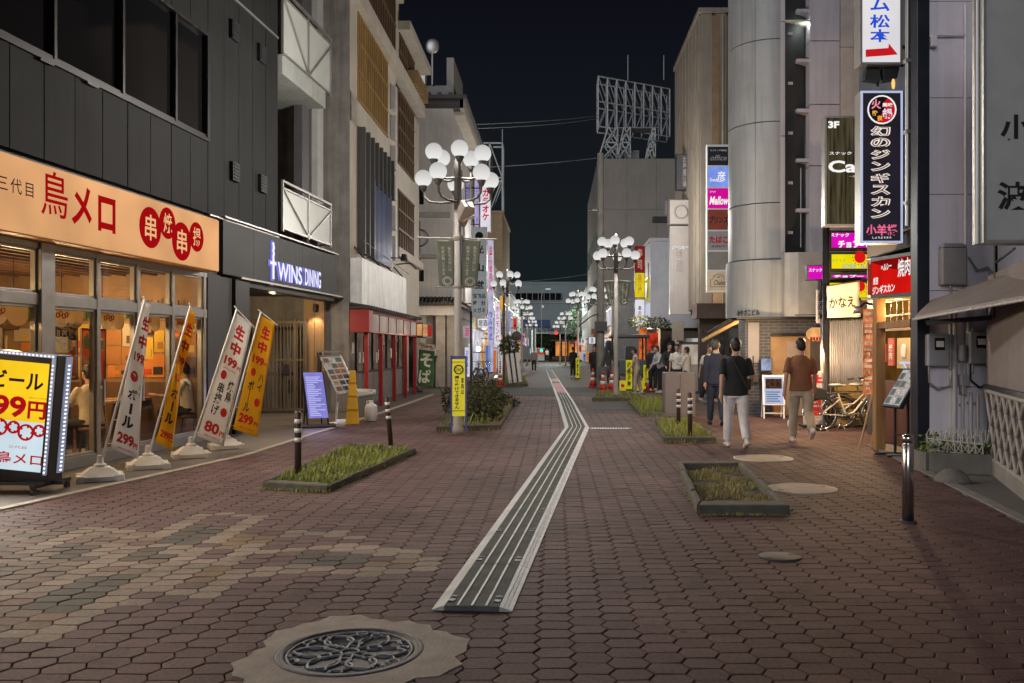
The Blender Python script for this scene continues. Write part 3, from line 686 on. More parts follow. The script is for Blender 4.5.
for px, z, r, ch in ((150.5, 3.31, .295, '串'), (167.5, 3.44, .235, '焼'), (181.7, 3.22, .295, '串'), (196.5, 3.35, .235, '揚')):
    b = MB(); b.disc((us(px), z), r, yT, yT + .003, 36); d = b.build('red_disc', M_redlit, sg)
    T(ch, M_creamlit, d, us(px), yT - .004, z, r * 1.25, r * 1.05, .012)

# ---- the dining entrance: band, portal, gate
ent = thing('entrance_frontage', 'dark metal entrance front lettered TWINS DINING', 'shop front', O1, RZ1)
M_band = mat('dark band panel', (.034, .035, .037), .6, .0, var=.15, scale=1.3, bump=.08, streak=.2)
b = MB(); e0, e1 = uY(15.78), uY(22.0); q = [e0, e0 + 1.3, e0 + 2.6, e0 + 3.9, e0 + 5.2, e1]
for a, c in zip(q, q[1:]): b.box(a + .003, c - .003, -.045, .12, 2.9, 3.86)
b.box(uY(18.55), e1, .12, 2.2, 3.5, 3.86)
b.build('band', M_band, ent, bevel=.004)
b = MB(); b.box(e0, e1 + .05, -.09, .3, 3.9, 3.93); b.box(e0 + .6, e1 + .4, -.12, .1, 2.86, 2.895); b.build('flashing', M_alu, ent)
M_letterglow = lit('white halo lettering', (.86, .84, 1.), 1.1, 0)
M_letterhalo = lit('violet halo', (.24, .24, .85), .8, 0)
zt = 3.17
T('WINS', M_letterhalo, ent, uf(286.5), -.052, zt, .415, uf(299.5) - uf(273.5) + .04, .035, 'halo'); T('WINS', M_letterglow, ent, uf(287), -.075, zt, .385, uf(299) - uf(274.5), .02)
T('DINING', M_letterhalo, ent, uf(309.5), -.052, zt + .005, .415, uf(318.5) - uf(301) + .03, .035, 'halo'); T('DINING', M_letterglow, ent, uf(310), -.075, zt + .005, .385, uf(318) - uf(302), .02)
ut = uf(269.5)
for mm_, g_, y_, nm in ((M_letterhalo, .035, -.051, 'halo'), (M_letterglow, 0, -.08, 'letter_t')):
    b = MB(); b.box(ut - .045 - g_, ut + .05 + g_, y_ - .004, y_, 2.98 - g_, 3.4); b.box(ut - .16 - g_, ut + .15 + g_, y_ - .0035, y_ + .0005, 3.27 - g_, 3.33 + g_)
    for k in range(5): b.disc((ut + (.02 if k % 2 else -.0), 3.43 + k * .062), .05 + g_, y_ - .003 - .0004 * k, y_ + .0003 * k, 14)
    b.build(nm, mm_, ent)
b = MB(); p0, p1 = uf(233), uf(247); b.box(p0, p1, -.05, .35, 0, 2.85); b.box(p0 + .1, uY(21.9), -.02, .3, 2.74, 2.85); b.build('portal', M_dkframe, ent, bevel=.005)
b = MB(); b.box(uf(207) + .1, p0, .02, .3, 0, 2.86); b.build('pier', mat('dark grey render', (.05, .05, .05)), ent)
# recess beyond the portal: soffit, side wall, lit timber column
b = MB(); b.box(p1 - .2, uY(22.4), .1, 2.6, 2.9, 3.0); b.build('soffit', mat('dark soffit', (.05, .045, .04), .7, var=.2), ent)
b = MB(); b.box(p1 - .2, uY(22.35), 2.3, 2.5, 0, 2.95); b.box(p1 - .4, p1 - .2, .3, 2.5, 0, 2.95); b.build('recess_wall', mat('brown grey render', (.13, .11, .09), .8, var=.25), ent)
M_timber = mat('vertical timber grain', (.24, .15, .075), .55, var=.3, scale=5, stretch=(1.5, 1.5, .1))
tc_ = thing('timber_column', 'wide warm lit timber wall panel beside the slatted gate', 'column', (-5.95, 22.02, 0), 0)
b = MB(); b.box(-.27, .0, -.02, .2, 0, 2.88); b.box(.004, .24, -.02, .2, 0, 2.88); b.build('panel', M_timber, tc_, bevel=.006)
b = MB(); b.box(.10, .18, -.14, -.02, 1.02, 1.5); b.build('intercom', M_black, tc_, bevel=.01)
b = MB(); b.cyl((.05, -.12, 2.5), (.05, -.12, 2.68), .05, .05); b.cyl((.05, -.12, 2.6), (.05, -.02, 2.6), .02); b.build('wall_spot', M_dkframe, tc_)
lamp('spot_bulb', (-5.9, 21.82, 2.45), 30, (1, .68, .35), .04, None, 'SPOT', (R(8), 0, 0), 110)
gt = thing('slatted_gate', 'tall dark steel slat gate closing the passage', 'gate', (-6.75, 21.8, 0), 0)
M_gate = mat('warm grey steel', (.16, .13, .10), .5, .5, var=.15)
b = MB(); 
for k in range(16): b.box(-.62 + k * .08, -.595 + k * .08, 0, .03, .12, 2.2)
b.box(-.66, .66, -.01, .04, .06, .12); b.box(-.66, .66, -.01, .04, 2.2, 2.26); b.box(-.66, .66, -.01, .04, 1.28, 1.33); b.build('leaf', M_gate, gt)
for x in (-.66, .62, .36): b = MB(); b.box(x, x + .05, -.02, .05, 0, 2.3); b.build('post', M_gate, gt)
b = MB(); b.box(.12, .24, -.06, .0, .95, 1.2); b.build('lock', M_black, gt, bevel=.01)
lamp('recess_lamp', (-6.1, 19.2, 2.8), 190, (1, .72, .42), .1)
# ---- recessed balconies above the entrance
bal = thing('balcony_block', 'pale stair block with glass balconies above the dark band', 'building', O1, RZ1)
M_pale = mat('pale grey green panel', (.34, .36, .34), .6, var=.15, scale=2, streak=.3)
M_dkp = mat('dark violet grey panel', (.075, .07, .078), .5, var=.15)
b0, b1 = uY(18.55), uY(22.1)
b = MB(); b.box(b0, b1, 1.9, 2.2, 3.9, 13.5); b.build('wall', mat('mid grey wall', (.2, .2, .19), .7, var=.15), bal)  # one even grey on the recess back wall
for z0, z1 in ((7.3, 7.72), (10.9, 11.3)):
    b = MB()
    q = [b0 + .01, b0 + .9, b0 + 1.8, b0 + 2.7]
    for a, c in zip(q, q[1:]): b.box(a, c - .006, -.03, 1.88, z0 + .01, z1)
    b.build('slab', M_pale, bal, bevel=.004)
b = MB(); b.box(b1 - .62, b1 - .22, .25, .5, 3.95, 13.4); b.build('pale_pillar', M_pale, bal)
b = MB(); b.box(b1 - 1.6, b1 - .8, 1.2, 1.4, 4.0, 7.3); b.box(b1 - 1.25, b1 - .62, .4, .6, 4.0, 13.4); b.build('dark_pillar', M_dkp, bal)
for z in (4.1, 7.75):
    b = MB(); r_ = .022; zt_ = z + (.98 if z < 5 else 1.35); a, c = b0 + .02, b1 - .45; md = (a + c) / 2
    b.bar((a, -.02, zt_), (c, -.02, zt_), .05, .05); b.bar((a, -.02, zt_ - .14), (c, -.02, zt_ - .14), .035, .035); b.bar((a, -.02, z), (c, -.02, z), .05, .05)
    for u in (a + .02, md, c - .02): b.bar((u, -.02, z - .06), (u, -.02, zt_), .04, .05)
    b.bar((a, -.035, zt_ - .14), (md, -.035, z), .04, .03); b.bar((c, -.035, zt_ - .16), (md, -.035, z), .04, .03)
    b.bar((c, -.02, zt_), (c, .8, zt_), .05, .05); b.bar((c, -.02, z), (c, .8, z), .05, .05)
    rl = b.build('railing', M_alu, bal)
    b = MB(); b.box(a, c, -.008, .002, z + .04, zt_ - .16); b.build('frosted_panel', mat('frosted balcony glass', (.5, .53, .5), .35, var=.06), rl)
    b = MB(); b.box(b0 + .3, b0 + 1.0, 1.86, 1.895, z - .1, z + 1.95); b.build('door', M_pale, bal); 
    b = MB(); b.tube([(b0 + 1.25, 1.75, z), (b0 + 1.25, 1.75, z + 2.5)], .04, 8); b.build('drain_pipe', M_dkp, bal)

# ---------------------------------------------------------------- cream building with the red fronted shop
XB = -5.2
cb = thing('cream_building', 'cream rendered building with brown louvred windows and a concrete side wall', 'building', (XB, 22.45, 0), 90)
# local: x along the street (Y), -y towards the street; u = Y - 22.45
M_cream = mat('cream render', (.47, .44, .38), .8, var=.14, scale=1.4, bump=.15, streak=.28)
M_side = mat('stained concrete wall', (.2, .19, .175), .9, var=.3, scale=1.6, bump=.35, streak=.5)
b = MB(); b.box(-.0, .12, -.0, 4.5, 0, 13.3); b.build('side_wall', M_side, cb)
b = MB(); ue = 11.6
b.box(.12, .95, 0, .4, 2.7, 13.4); b.box(.12, 6.6, 0, .4, 7.4, 8.15); b.box(5.15, 6.6, 0, .4, 8.15, 10.5); b.box(5.3, 6.6, .001, .4, 4.2, 7.4); b.box(.12, 6.6, 0, .4, 2.7, 4.2)
b.box(6.6, ue, .001, .4, 2.7, 4.95); b.box(6.6, ue, 0, .4, 6.85, 7.75); b.box(10.3, ue, .001, .4, 4.95, 6.85); b.box(10.3, ue, .001, .4, 7.75, 10.2); b.box(6.6, 6.95, .001, .4, 4.95, 6.85); b.box(6.6, 6.95, .001, .4, 7.75, 10.2)
b.box(ue - .35, ue, .4, 4.5, 0, 12.2); b.box(.12, ue, .4, .6, 10.9, 11.0); b.box(6.6, 7.2, 0.001, .4, 10.9, 13.2); b.box(10.4, ue, .001, .4, 10.9, 12.1); b.box(.12, ue, 1.2, 4.5, 2.6, 13.2)
b.build('wall', M_cream, cb, bevel=.004)
b = MB(); b.box(.1, ue + .15, -.22, .1, 10.45, 10.9); b.box(.1, 7.5, -.12, .1, 13.2, 13.7); b.box(7.0, ue + .3, -.42, .6, 12.15, 12.45); b.box(6.5, ue + .15, -.15, .1, 4.62, 4.9)
b.build('cornice', M_cream, cb, bevel=.01)
# angled roof brace with an ochre lattice
b = MB(); b.box(ue - 2.6, ue, -.35, .3, 11.35, 11.45)
for k in range(9): b.box(ue - 2.6 + k * .3, ue - 2.5 + k * .3, -.36, .3, 10.95, 11.35)
b.build('roof_lattice', mat('ochre timber lattice', (.3, .2, .09), .6, var=.25), cb)
M_louvre = mat('brown louvre slats', (.27, .17, .06), .55, var=.35, scale=4, stretch=(3, 3, .15))
M_louvre2 = mat('dark brown louvre slats', (.12, .075, .045), .55, var=.35, scale=4, stretch=(3, 3, .15))
def louvre_window(name, a, c, z0, z1, m_, rows, step=.28, fin=.16, proud=.02):
    b = MB(); b.box(a, c, .22, .26, z0, z1); wd = b.build(name, mat('dark interior', (.03, .025, .02), .5, var=.2), cb)
    b = MB(); n_ = int((c - a) / step)
    for k in range(n_ + 1): u = a + .03 + k * (c - a - .06) / n_; b.box(u - .035, u + .035, -proud, .2, z0, z1)
    b.build('louvre', m_, wd)
    b = MB()
    for k in range(rows + 1): z = z0 + (z1 - z0) * k / rows; b.box(a, c, -proud - .02, .05, z - .035, z + .035)
    b.build('frame', m_, wd)
louvre_window('louvred_window', .95, 5.15, 8.15, 10.45, M_louvre, 3)
louvre_window('louvred_window', 6.95, 10.3, 7.75, 10.2, M_louvre2, 4, .42)
louvre_window('louvred_window', 6.95, 10.3, 4.95, 6.85, M_louvre2, 3, .42)
louvre_window('louvred_window', .95, 6.5, 10.95, 13.2, M_louvre2, 2, .35)
louvre_window('louvred_window', 7.2, 10.4, 10.95, 12.15, M_louvre2, 2, .4)
louvre_window('louvred_window', .95, 5.3, 4.2, 7.4, mat('dark grey fins', (.055, .055, .055), .5, var=.15), 3, 1.1)
b = MB()
for k in range(8): u = 1.05 + k * .6; b.box(u - .06, u + .06, -.2, .02, 4.1 if k < 3 else 6.2, 7.35 + .08)
b.build('fin', mat('dark grey fins', (.055, .055, .055)), cb)
b = MB(); b.box(2.6, 5.3, -.12, -.04, 4.1, 6.35)
for k in range(14): b.box(2.62 + k * .19, 2.7 + k * .19, -.135, -.12, 4.12, 6.33)
b.build('blue_sheet', mat('blue corrugated sheet', (.09, .11, .2), .4, .5, var=.2, scale=2, streak=.3), cb)
for k in range(6):
    b = MB(); b.box(5.6, 5.95, -.18, .0, 4.4 + k * .95, 5.15 + k * .95); b.build('pipe_box', mat('pale duct box', (.42, .42, .42), .5, var=.1), cb, bevel=.03)
b = MB(); b.tube([(.3, -.3, 4.35), (3.2, -.35, 4.2), (7.4, -.3, 4.1)], .012, 8); b.tube([(6.2, -.05, 4.3), (6.2, -.55, 4.35), (6.7, -.65, 4.2)], .022, 8); b.tube([(5.0, -.05, 4.4), (5.0, -.5, 4.38)], .02, 6); b.cyl((5.0, -.55, 4.3), (5.0, -.55, 4.5), .12, .08); b.build('pipework', M_darkmetal, cb)
# blank sign board
sb = thing('blank_sign_board', 'long weathered blank sign board above the red shop front', 'sign', (XB, 22.45, 0), 90)
b = MB(); n_ = 9
for k in range(n_): b.box(.15 + k * 6.75 / n_ + .004, .15 + (k + 1) * 6.75 / n_ - .004, -.3, -.0, 2.72, 3.9)
b.build('board', mat('weathered white sheet', (.74, .75, .74), .5, .1, var=.22, scale=2.2, streak=.55), sb, bevel=.008)
for k in range(4): b = MB(); b.bar((.6 + k * 1.9, -.28, 3.9), (.6 + k * 1.9, .02, 4.25), .04, .04); b.build('bracket', M_darkmetal, sb)
# red shop front
rs = thing('lantern_shop', 'shop front with red posts and a red and white lantern box canopy', 'shop front', (XB, 22.45, 0), 90)
b = MB(); b.box(.05, .55, -.5, .0, 2.0, 2.58); b.box(.55, 8.4, -.42, -.36, 2.0, 2.05); b.box(.55, 8.4, -.42, -.36, 2.5, 2.56)
for k in range(7): b.box(.5 + k * 1.3, .56 + k * 1.3, -.425, -.355, 2.05, 2.5)
b.build('canopy_frame', M_redpaint, rs, bevel=.006)
b = MB(); b.box(.56, 8.38, -.4, -.05, 2.06, 2.49); b.build('canopy_panel', lit('dim white canopy panel', C('#c8b8a8'), .5, .25, 1.5), rs)
b = MB(); b.box(.05, 8.6, -.55, .02, 2.6, 2.66)
for k in range(29): b.tube([(.1 + k * .295, -.58, 2.62), (.1 + k * .295, .0, 2.72)], .05, 8)
b.build('tile_eave', mat('dark roof tile', (.045, .04, .042), .55, var=.25), rs)
for u in (.35, 2.25, 4.3, 6.3, 8.2): b = MB(); b.box(u - .05, u + .05, -.42, -.32, 0, 2.0); b.build('post', M_redpaint, rs)
b = MB(); b.box(.12, 8.6, .1, .15, 0, .95)
for k in range(8): b.box(.15 + k * 1.06, .15 + k * 1.06 + 1.03, .07, .1, .05, .92)
b.build('plinth', mat('grey plank panel', (.16, .15, .15), .7, var=.25, scale=3), rs)
b = MB(); b.box(.12, 8.6, .12, .14, .95, 2.4); b.build('window', lit('papered shop window', C('#8f7c6c'), .30, .5, 1.8), rs)
b = MB()
for k in range(8): b.box(.12 + k * 1.06, .18 + k * 1.06, .06, .14, .95, 2.4)
b.box(.12, 8.6, .058, .14, .93, .98); b.build('window_frame', M_darkmetal, rs)
rnd = random.Random(4)
for k in range(16): u = rnd.uniform(.3, 8); z = rnd.uniform(1.1, 2.0); b = MB(); b.box(u, u + .25, .1, .116 - .0005 * k, z, z + .3); b.build('notice', mat('white notice paper', (.6, .55, .5), .7, var=.3, scale=9), rs)
lamp('canopy_lamp', (XB + .75, 28.5, 2.2), 14, (1, .75, .5), .1)
ls = thing('lantern_sign', 'small warm lit sign box at the end of the red canopy', 'sign', (XB, 31.2, 0), 90)
b = MB(); b.box(-.4, 2.0, -.62, -.1, 2.0, 2.5); b.build('cabinet', M_darkmetal, ls)
b = MB(); b.box(-.36, .7, -.63, -.61, 2.05, 2.45); b.box(-.41, -.4, -.6, -.12, 2.05, 2.45); b.build('face', lit('warm sign face', C('#d8a06a'), .8, .3, 3), ls)
b = MB(); b.box(.75, 1.95, -.63, -.61, 2.05, 2.45); b.build('red_face', lit('red sign face', C('#b03a30'), .7, .3, 3), ls)
T('そば処', M_redtext, ls, .17, -.634, 2.25, .28, .9, .02)
b = MB(); b.box(-.35, -.28, .0, .1, 0, 2.2); b.build('post', M_wood, ls)
# soba flag
def hangflag(name, label, pts, cloth_m, texts, pole=None, group=None, wob=.03, cat='banner flag'):
    """pts: four world corners tl, tr, br, bl; texts: (string, u, v, height, width, material, kwargs) in 0-1 cloth coordinates"""
    tl, tr, br, bl = [Vector(p_) for p_ in pts]; org = bl.copy(); org.z = 0
    t = thing(name, label, cat, org, 0, group); nrm = (tr - tl + br - bl).cross(tl - bl).normalized()
    if nrm.y > 0 and abs(nrm.y) > .3 : nrm = -nrm
    if nrm.dot(Vector((0, 0, EYE)) - (tl + br) / 2) < 0: nrm = -nrm
    def S_(u, v, o=0.):
        p_ = tl.lerp(tr, u).lerp(bl.lerp(br, u), 1 - v); wv = wob * math.sin(u * 2.6 + v * 5) * (.25 + u) + wob * .4 * math.sin(v * 13 + u * 4)
        return p_ + nrm * (wv + o) - org
    b = MB(); nu, nv = 8, 26
    for sgn in (0,):
        vs = [S_(i / nu, j / nv) for j in range(nv + 1) for i in range(nu + 1)]
        b.add(vs, [(j * (nu + 1) + i, j * (nu + 1) + i + 1, (j + 1) * (nu + 1) + i + 1, (j + 1) * (nu + 1) + i) for j in range(nv) for i in range(nu)], 0, True)
    cl = b.build('cloth', cloth_m, t); so_ = cl.modifiers.new('thickness', 'SOLIDIFY'); so_.thickness = .003; so_.offset = 0
    W_, H_ = ((tr - tl).length + (br - bl).length) / 2, (tl - bl).length
    for (s_, u, v, hh, ww, m_, k) in texts:
        T(s_, m_, cl, u, 0, v, hh, ww, fn=lambda a, c: S_(a, c, .006), **k)
    return t, org, S_, cl
M_greencloth = mat('green flag cloth', (.05, .13, .045), .8, var=.15)
M_creamtext = mat('cream flag lettering', (.72, .66, .52), .7, var=.05)
M_whitetext = mat('white lettering', (.75, .75, .75), .6, var=0)
Yf = 33.2
t, og, S_, cl = hangflag('soba_flag', 'green flag with cream soba noodle lettering beside the red shop posts', [at(419.5, 343, Yf), at(435, 345, Yf), at(433, 387, Yf), at(417, 386, Yf)], M_greencloth,
    [('手打ち', .5, .92, .09, .8, M_redtext, dict(bold=.03)), ('そ', .5, .62, .32, .75, M_creamtext, dict(bold=.035)), ('ば', .45, .24, .32, .75, M_creamtext, dict(bold=.035))])
b = MB(); q = [S_(.0, .85, .003), S_(1, .85, .003), S_(1, 1, .003), S_(0, 1, .003)]; b.poly(q); b.build('heading', mat('cream cloth', (.6, .55, .45), .8, var=.1), cl)
b = MB(); x = at(417.5, 0, Yf)[0] - og.x; b.tube([(x - .02, 0, 0), (x + .06, 0, 2.0)], .012, 8); b.build('pole', M_white, t)
b = MB(); b.lathe([(.2, 0), (.2, .06), (.06, .12), (.03, .2)], (x, 0, 0)); b.build('base', M_black, t)

# ---------------------------------------------------------------- banner flags in front of the restaurant
M_wcloth = thincloth('white flag cloth', (.86, .84, .81), .4)
M_ycloth = thincloth('yellow flag cloth', (.8, .47, .015), .4)
M_flagred = mat('flag red print', (.5, .012, .012), .7, var=0)
M_flagblk = mat('flag black print', (.02, .016, .015), .7, var=0)
M_wbase = mat('white plastic base', (.68, .66, .62), .45, var=.08, scale=8)
def nobori(label, base, foot_py, toppx, toppy, corners, cloth_m, texts, wob=.03, topD=.25):
    bx, by, _ = gp(base[0], foot_py); D = by; D2 = D + topD
    pts = [at(corners[0][0], corners[0][1], D2), at(corners[1][0], corners[1][1], D2 + .12), at(corners[2][0], corners[2][1], D + .15), at(corners[3][0], corners[3][1], D + .05)]
    t, og, S_, cl = hangflag('banner_flag', label, pts, cloth_m, texts, wob=wob, group='banner flags in front of the restaurant')
    top_ = Vector(at(toppx, toppy, D2)) - og; ft = Vector((bx, by, .05)) - og
    b = MB(); b.tube([ft + Vector((0, 0, .1)), top_], .014, 10); b.build('pole', M_white, t)
    b = MB(); tr_ = Vector(pts[1]) - og; b.tube([top_ + (top_ - tr_).normalized() * .06, tr_ + (tr_ - top_).normalized() * .05], .008, 8); b.build('crossbar', M_white, t)
    b = MB()
    for q in range(7): 
        v = .03 + .94 * q / 6; p_ = S_(0, v); k = (p_.z - ft.z) / (top_.z - ft.z); c_ = ft.lerp(top_, k); b.bar(p_, c_ + (c_ - p_).normalized() * .012, .03, .008)
    b.build('loop', cloth_m, t)
    b = MB(); ang = .5; ca, sa = math.cos(ang), math.sin(ang)
    def blk(hx, hy, z): return [(ft.x + u * ca - v * sa, ft.y + u * sa + v * ca, z) for u, v in ((-hx, -hy), (hx, -hy), (hx, hy), (-hx, hy))]
    b.hexa(blk(.25, .2, .015), blk(.25, .2, .075)); b.hexa(blk(.22, .17, .074), blk(.1, .08, .17))
    for sx in (-1, 1):
        for sy in (-1, 1): u, v = sx * .2, sy * .15; b.cyl((ft.x + u * ca - v * sa, ft.y + u * sa + v * ca, .0), (ft.x + u * ca - v * sa, ft.y + u * sa + v * ca, .085), .06, .055)
    b.lathe([(.075, .14), (.07, .2), (.04, .215), (.032, .3), (.02, .31)], (ft.x, ft.y, 0)); b.lathe([(.035, .12), (.035, .15)], (ft.x + .12 * ca, ft.y + .12 * sa, 0))
    b.build('base', M_wbase, t, bevel=.018, seg=3)
    return t, S_, cl
def mark(S_, cl, u, v, ru, rv, col):
    b = MB(); b.poly([S_(u + ru * math.cos(q * .3), v + rv * math.sin(q * .3), .005) for q in range(21)]); b.build('mark', col, cl)
B = dict(bold=.045)
t, S_, cl = nobori('tall white banner flag nearest the lit menu sign, twisted by wind', (100, 0), 481, 145, 299, [(143, 299), (149, 304), (138, 459), (110.5, 448)], M_wcloth,
    [('生', .75, .86, .09, .62, M_flagred, B), ('中', .72, .74, .09, .6, M_flagred, B), ('199', .6, .63, .06, .75, M_flagred, B), ('円', .88, .60, .03, .18, M_flagred, B),
     ('ボ', .5, .38, .075, .5, M_flagblk, B), ('｜', .5, .29, .07, .12, M_flagblk, B), ('ル', .45, .2, .075, .5, M_flagblk, B), ('299', .45, .09, .07, .66, M_flagred, B), ('円', .86, .07, .035, .18, M_flagred, B), ('ハイ', .85, .42, .08, .12, M_flagblk, dict(vertical=True, bold=.02)), ('(税込328円)', .5, .025, .014, .6, M_flagred, {})], wob=.035)
mark(S_, cl, .45, .5, .24, .035, M_flagred)
t, S_, cl = nobori('narrow yellow banner flag seen edge on beside the glass', (148, 0), 469, 190.5, 306, [(190, 308), (194, 313), (172, 451), (155, 442)], M_ycloth,
    [('生', .6, .86, .09, .7, M_flagred, B), ('中', .6, .74, .09, .7, M_flagred, B), ('199', .55, .63, .06, .8, M_flagred, B), ('ボ', .5, .38, .075, .6, M_flagblk, B), ('｜', .5, .29, .07, .12, M_flagblk, B), ('ル', .45, .2, .075, .6, M_flagblk, B), ('299円', .5, .08, .06, .8, M_flagred, B)], wob=.05)
mark(S_, cl, .5, .5, .3, .03, M_flagred)
t, S_, cl = nobori('white banner flag with 80 yen fried skewer lettering', (191, 0), 458, 237, 309, [(235.5, 312), (252, 325), (223.6, 447), (197, 436)], M_wcloth,
    [('生', .5, .88, .11, .5, M_flagred, B), ('中', .5, .75, .1, .5, M_flagred, B), ('199', .45, .635, .07, .6, M_flagred, B), ('円', .87, .62, .03, .16, M_flagred, B), ('(税込218円)', .5, .575, .014, .6, M_flagred, {}),
     ('串揚げ', .34, .33, .26, .3, M_flagblk, dict(vertical=True, bold=.02)), ('焼鳥', .72, .42, .17, .26, M_flagblk, dict(vertical=True, bold=.02)), ('80', .42, .105, .085, .55, M_flagred, dict(bold=.04)), ('円', .82, .085, .04, .18, M_flagred, B), ('(税込88円)', .5, .035, .014, .6, M_flagred, {}), ('名物かわ串・もも串・つくね', .94, .23, .4, .05, M_flagblk, dict(vertical=True))], wob=.022)
mark(S_, cl, .3, .52, .13, .035, M_flagred); mark(S_, cl, .7, .25, .13, .035, M_flagred)
t, S_, cl = nobori('wide yellow banner flag with 299 yen highball lettering', (226, 0), 449, 261, 312, [(260, 315), (275, 323), (257, 437), (233, 429)], M_ycloth,
    [('生', .55, .88, .11, .5, M_flagred, B), ('中', .52, .75, .1, .5, M_flagred, B), ('199', .45, .63, .07, .62, M_flagred, B), ('円', .87, .62, .03, .16, M_flagred, B),
     ('ボール', .34, .31, .27, .27, M_flagblk, dict(vertical=True, bold=.02)), ('ハイ', .76, .45, .15, .24, M_flagblk, dict(vertical=True, bold=.02)), ('299', .42, .115, .08, .62, M_flagred, B), ('円', .86, .1, .035, .17, M_flagred, B), ('(税込328円)', .5, .04, .014, .6, M_flagred, {})], wob=.022)
mark(S_, cl, .32, .52, .12, .035, M_flagred); mark(S_, cl, .75, .28, .12, .035, M_flagred)

# ---------------------------------------------------------------- lit menu sign box at the very left
mx0, my0, _ = gp(62, 494)
led = thing('lit_menu_sign', 'leaning lit menu sign box on castors advertising draft beer before the restaurant glass', 'sign', (mx0 - .63, my0, 0))
led.rotation_euler = (0, 0, R(-3)); tilt = Matrix.Rotation(R(5.), 4, 'Y')
W2 = .47
def tb(o): o.matrix_parent_inverse = Matrix.Identity(4); o.rotation_euler = (0, R(5.), 0); return o
b = MB(); b.box(-W2, W2, .0, .27, .14, 1.54); cab = tb(b.build('cabinet', mat('black sign cabinet', (.02, .02, .024), .4, var=.1), led, bevel=.01))
b = MB(); b.box(-W2 + .07, W2 - .07, -.012, .0, .27, .80); tb(b.build('lower_face', lit('pale blue acrylic', C('#cfe0ea'), .95, .12, 2), led))
b = MB(); b.box(-W2 + .07, W2 - .07, -.012, .0, .80, 1.44); tb(b.build('upper_face', lit('yellow acrylic', C('#ffcf24'), .95, .15, 2), led))
b = MB(); fr_ = [(-W2, W2, 1.44, 1.54), (-W2, W2, .2, .27)]
for x0, x1, z0, z1 in fr_: b.box(x0, x1, -.018, .0, z0, z1)
for x0, x1 in ((-W2, -W2 + .07), (W2 - .07, W2)): b.box(x0, x1, -.0175, .0, .27, 1.44)
tb(b.build('bezel', mat('black sign cabinet', (.02, .02, .024)), led))
MR = lit('lit red print', (.5, .006, .012), .8, 0); MK = lit('lit black print', (.03, .012, .01), .8, 0)
tb(T('生ビール', MK, led, -.05, -.016, 1.24, .2, .8, .028)); tb(T('199', MR, led, -.07, -.016, .95, .23, .5, .035)); tb(T('円', MR, led, .30, -.016, .93, .19, .2, .03)); tb(T('(税込218円)', MR, led, .3, -.016, 1.06, .02, .2, 0))
tb(T('鳥メロ', MR, led, .15, -.016, .4, .13, .52, .015)); tb(T('三代目', MR, led, .12, -.016, .52, .03, .2, 0)); tb(T('の', MR, led, -.30, -.016, .5, .25, .25, .03))
b = MB()
for x, z, r in ((-.1, .72, .085), (.06, .73, .06), (.2, .685, .08), (.345, .715, .058), (-.28, .70, .085)):
    b.tube([(x + r * math.cos(q * .35), -.016, z + r * math.sin(q * .35)) for q in range(19)], .012, 6)
    for k in range(5): a = k * 1.2566; b.ball((x + r * .78 * math.cos(a), -.015, z + r * .78 * math.sin(a)), (.014, .003, .014), 8, 5)
tb(b.build('bubble', MR, led))
M_led = lit('cold led lens', (.8, .87, 1.), 1.6, 0); M_ledstrip = mat('led strip plastic', (.35, .38, .45), .4, var=.2, emit=(.3, .36, .55), es=.35)
b = MB(); b.box(W2 - .03, W2 + .0, -.045, -.018, .25, 1.54); b.box(W2, W2 + .012, .15, .26, .25, 1.52); b.box(-W2, W2, -.045, -.018, 1.505, 1.54); tb(b.build('led_strip', M_ledstrip, led))
b = MB()
for k in range(27):
    z = .28 + k * .044; b.ball((W2 - .015, -.046, z), (.011, .005, .013), 8, 5); b.ball((W2 + .013, .205, z), (.006, .024, .012), 8, 5)
for k in range(21): b.ball((-W2 + .04 + k * .044, -.046, 1.522), (.013, .005, .011), 8, 5)
tb(b.build('led', M_led, led))
b = MB(); b.bar((-W2 - .1, .13, .11), (W2 + .12, .13, .11), .05, .04); b.bar((W2 - .05, -.16, .1), (W2 - .05, .5, .1), .05, .04); b.bar((-W2 + .05, -.16, .1), (-W2 + .05, .5, .1), .05, .04); b.box(-W2, W2, -.12, .3, .115, .135); b.build('base_frame', M_black, led)
for x in (-W2 + .05, W2 - .05):
    for y in (-.13, .46): b = MB(); b.cyl((x - .015, y, .04), (x + .015, y, .04), .04, .04); b.bar((x, y, .05), (x, y, .1), .03, .02); b.build('castor', M_black, led)
lamp('sign_glow', (0, -.1, .8), 34, (.95, .9, .8), .6, led, 'AREA', (R(-90), 0, 0))

# ---------------------------------------------------------------- boards by the dining entrance
sx, sy, _ = gp(318, 428)
t = thing('lit_menu_board', 'violet lit writing board leaning on a black frame', 'menu board', (sx, sy, 0), 18)
b = MB(); b.bar((-.2, .0, .06), (-.3, .16, 1.12), .03, .03); b.bar((.2, 0, .06), (.1, .16, 1.12), .03, .03); b.bar((-.25, .5, .05), (-.2, .17, 1.1), .025, .025); b.bar((.1, .5, .05), (.05, .17, 1.1), .025, .025); b.bar((-.24, .07, .55), (.14, .07, .55), .025, .025); b.build('stand', M_black, t)
b = MB(); b.hexa([(-.17, -.03, .2), (.2, -.03, .2), (.2, .01, .2), (-.17, .01, .2)], [(-.28, .12, 1.1), (.09, .12, 1.1), (.09, .16, 1.1), (-.28, .16, 1.1)]); b.build('panel', lit('violet lit panel', C('#8f8ce0'), .8, .2, 3), t)
b = MB(); rnd = random.Random(9)
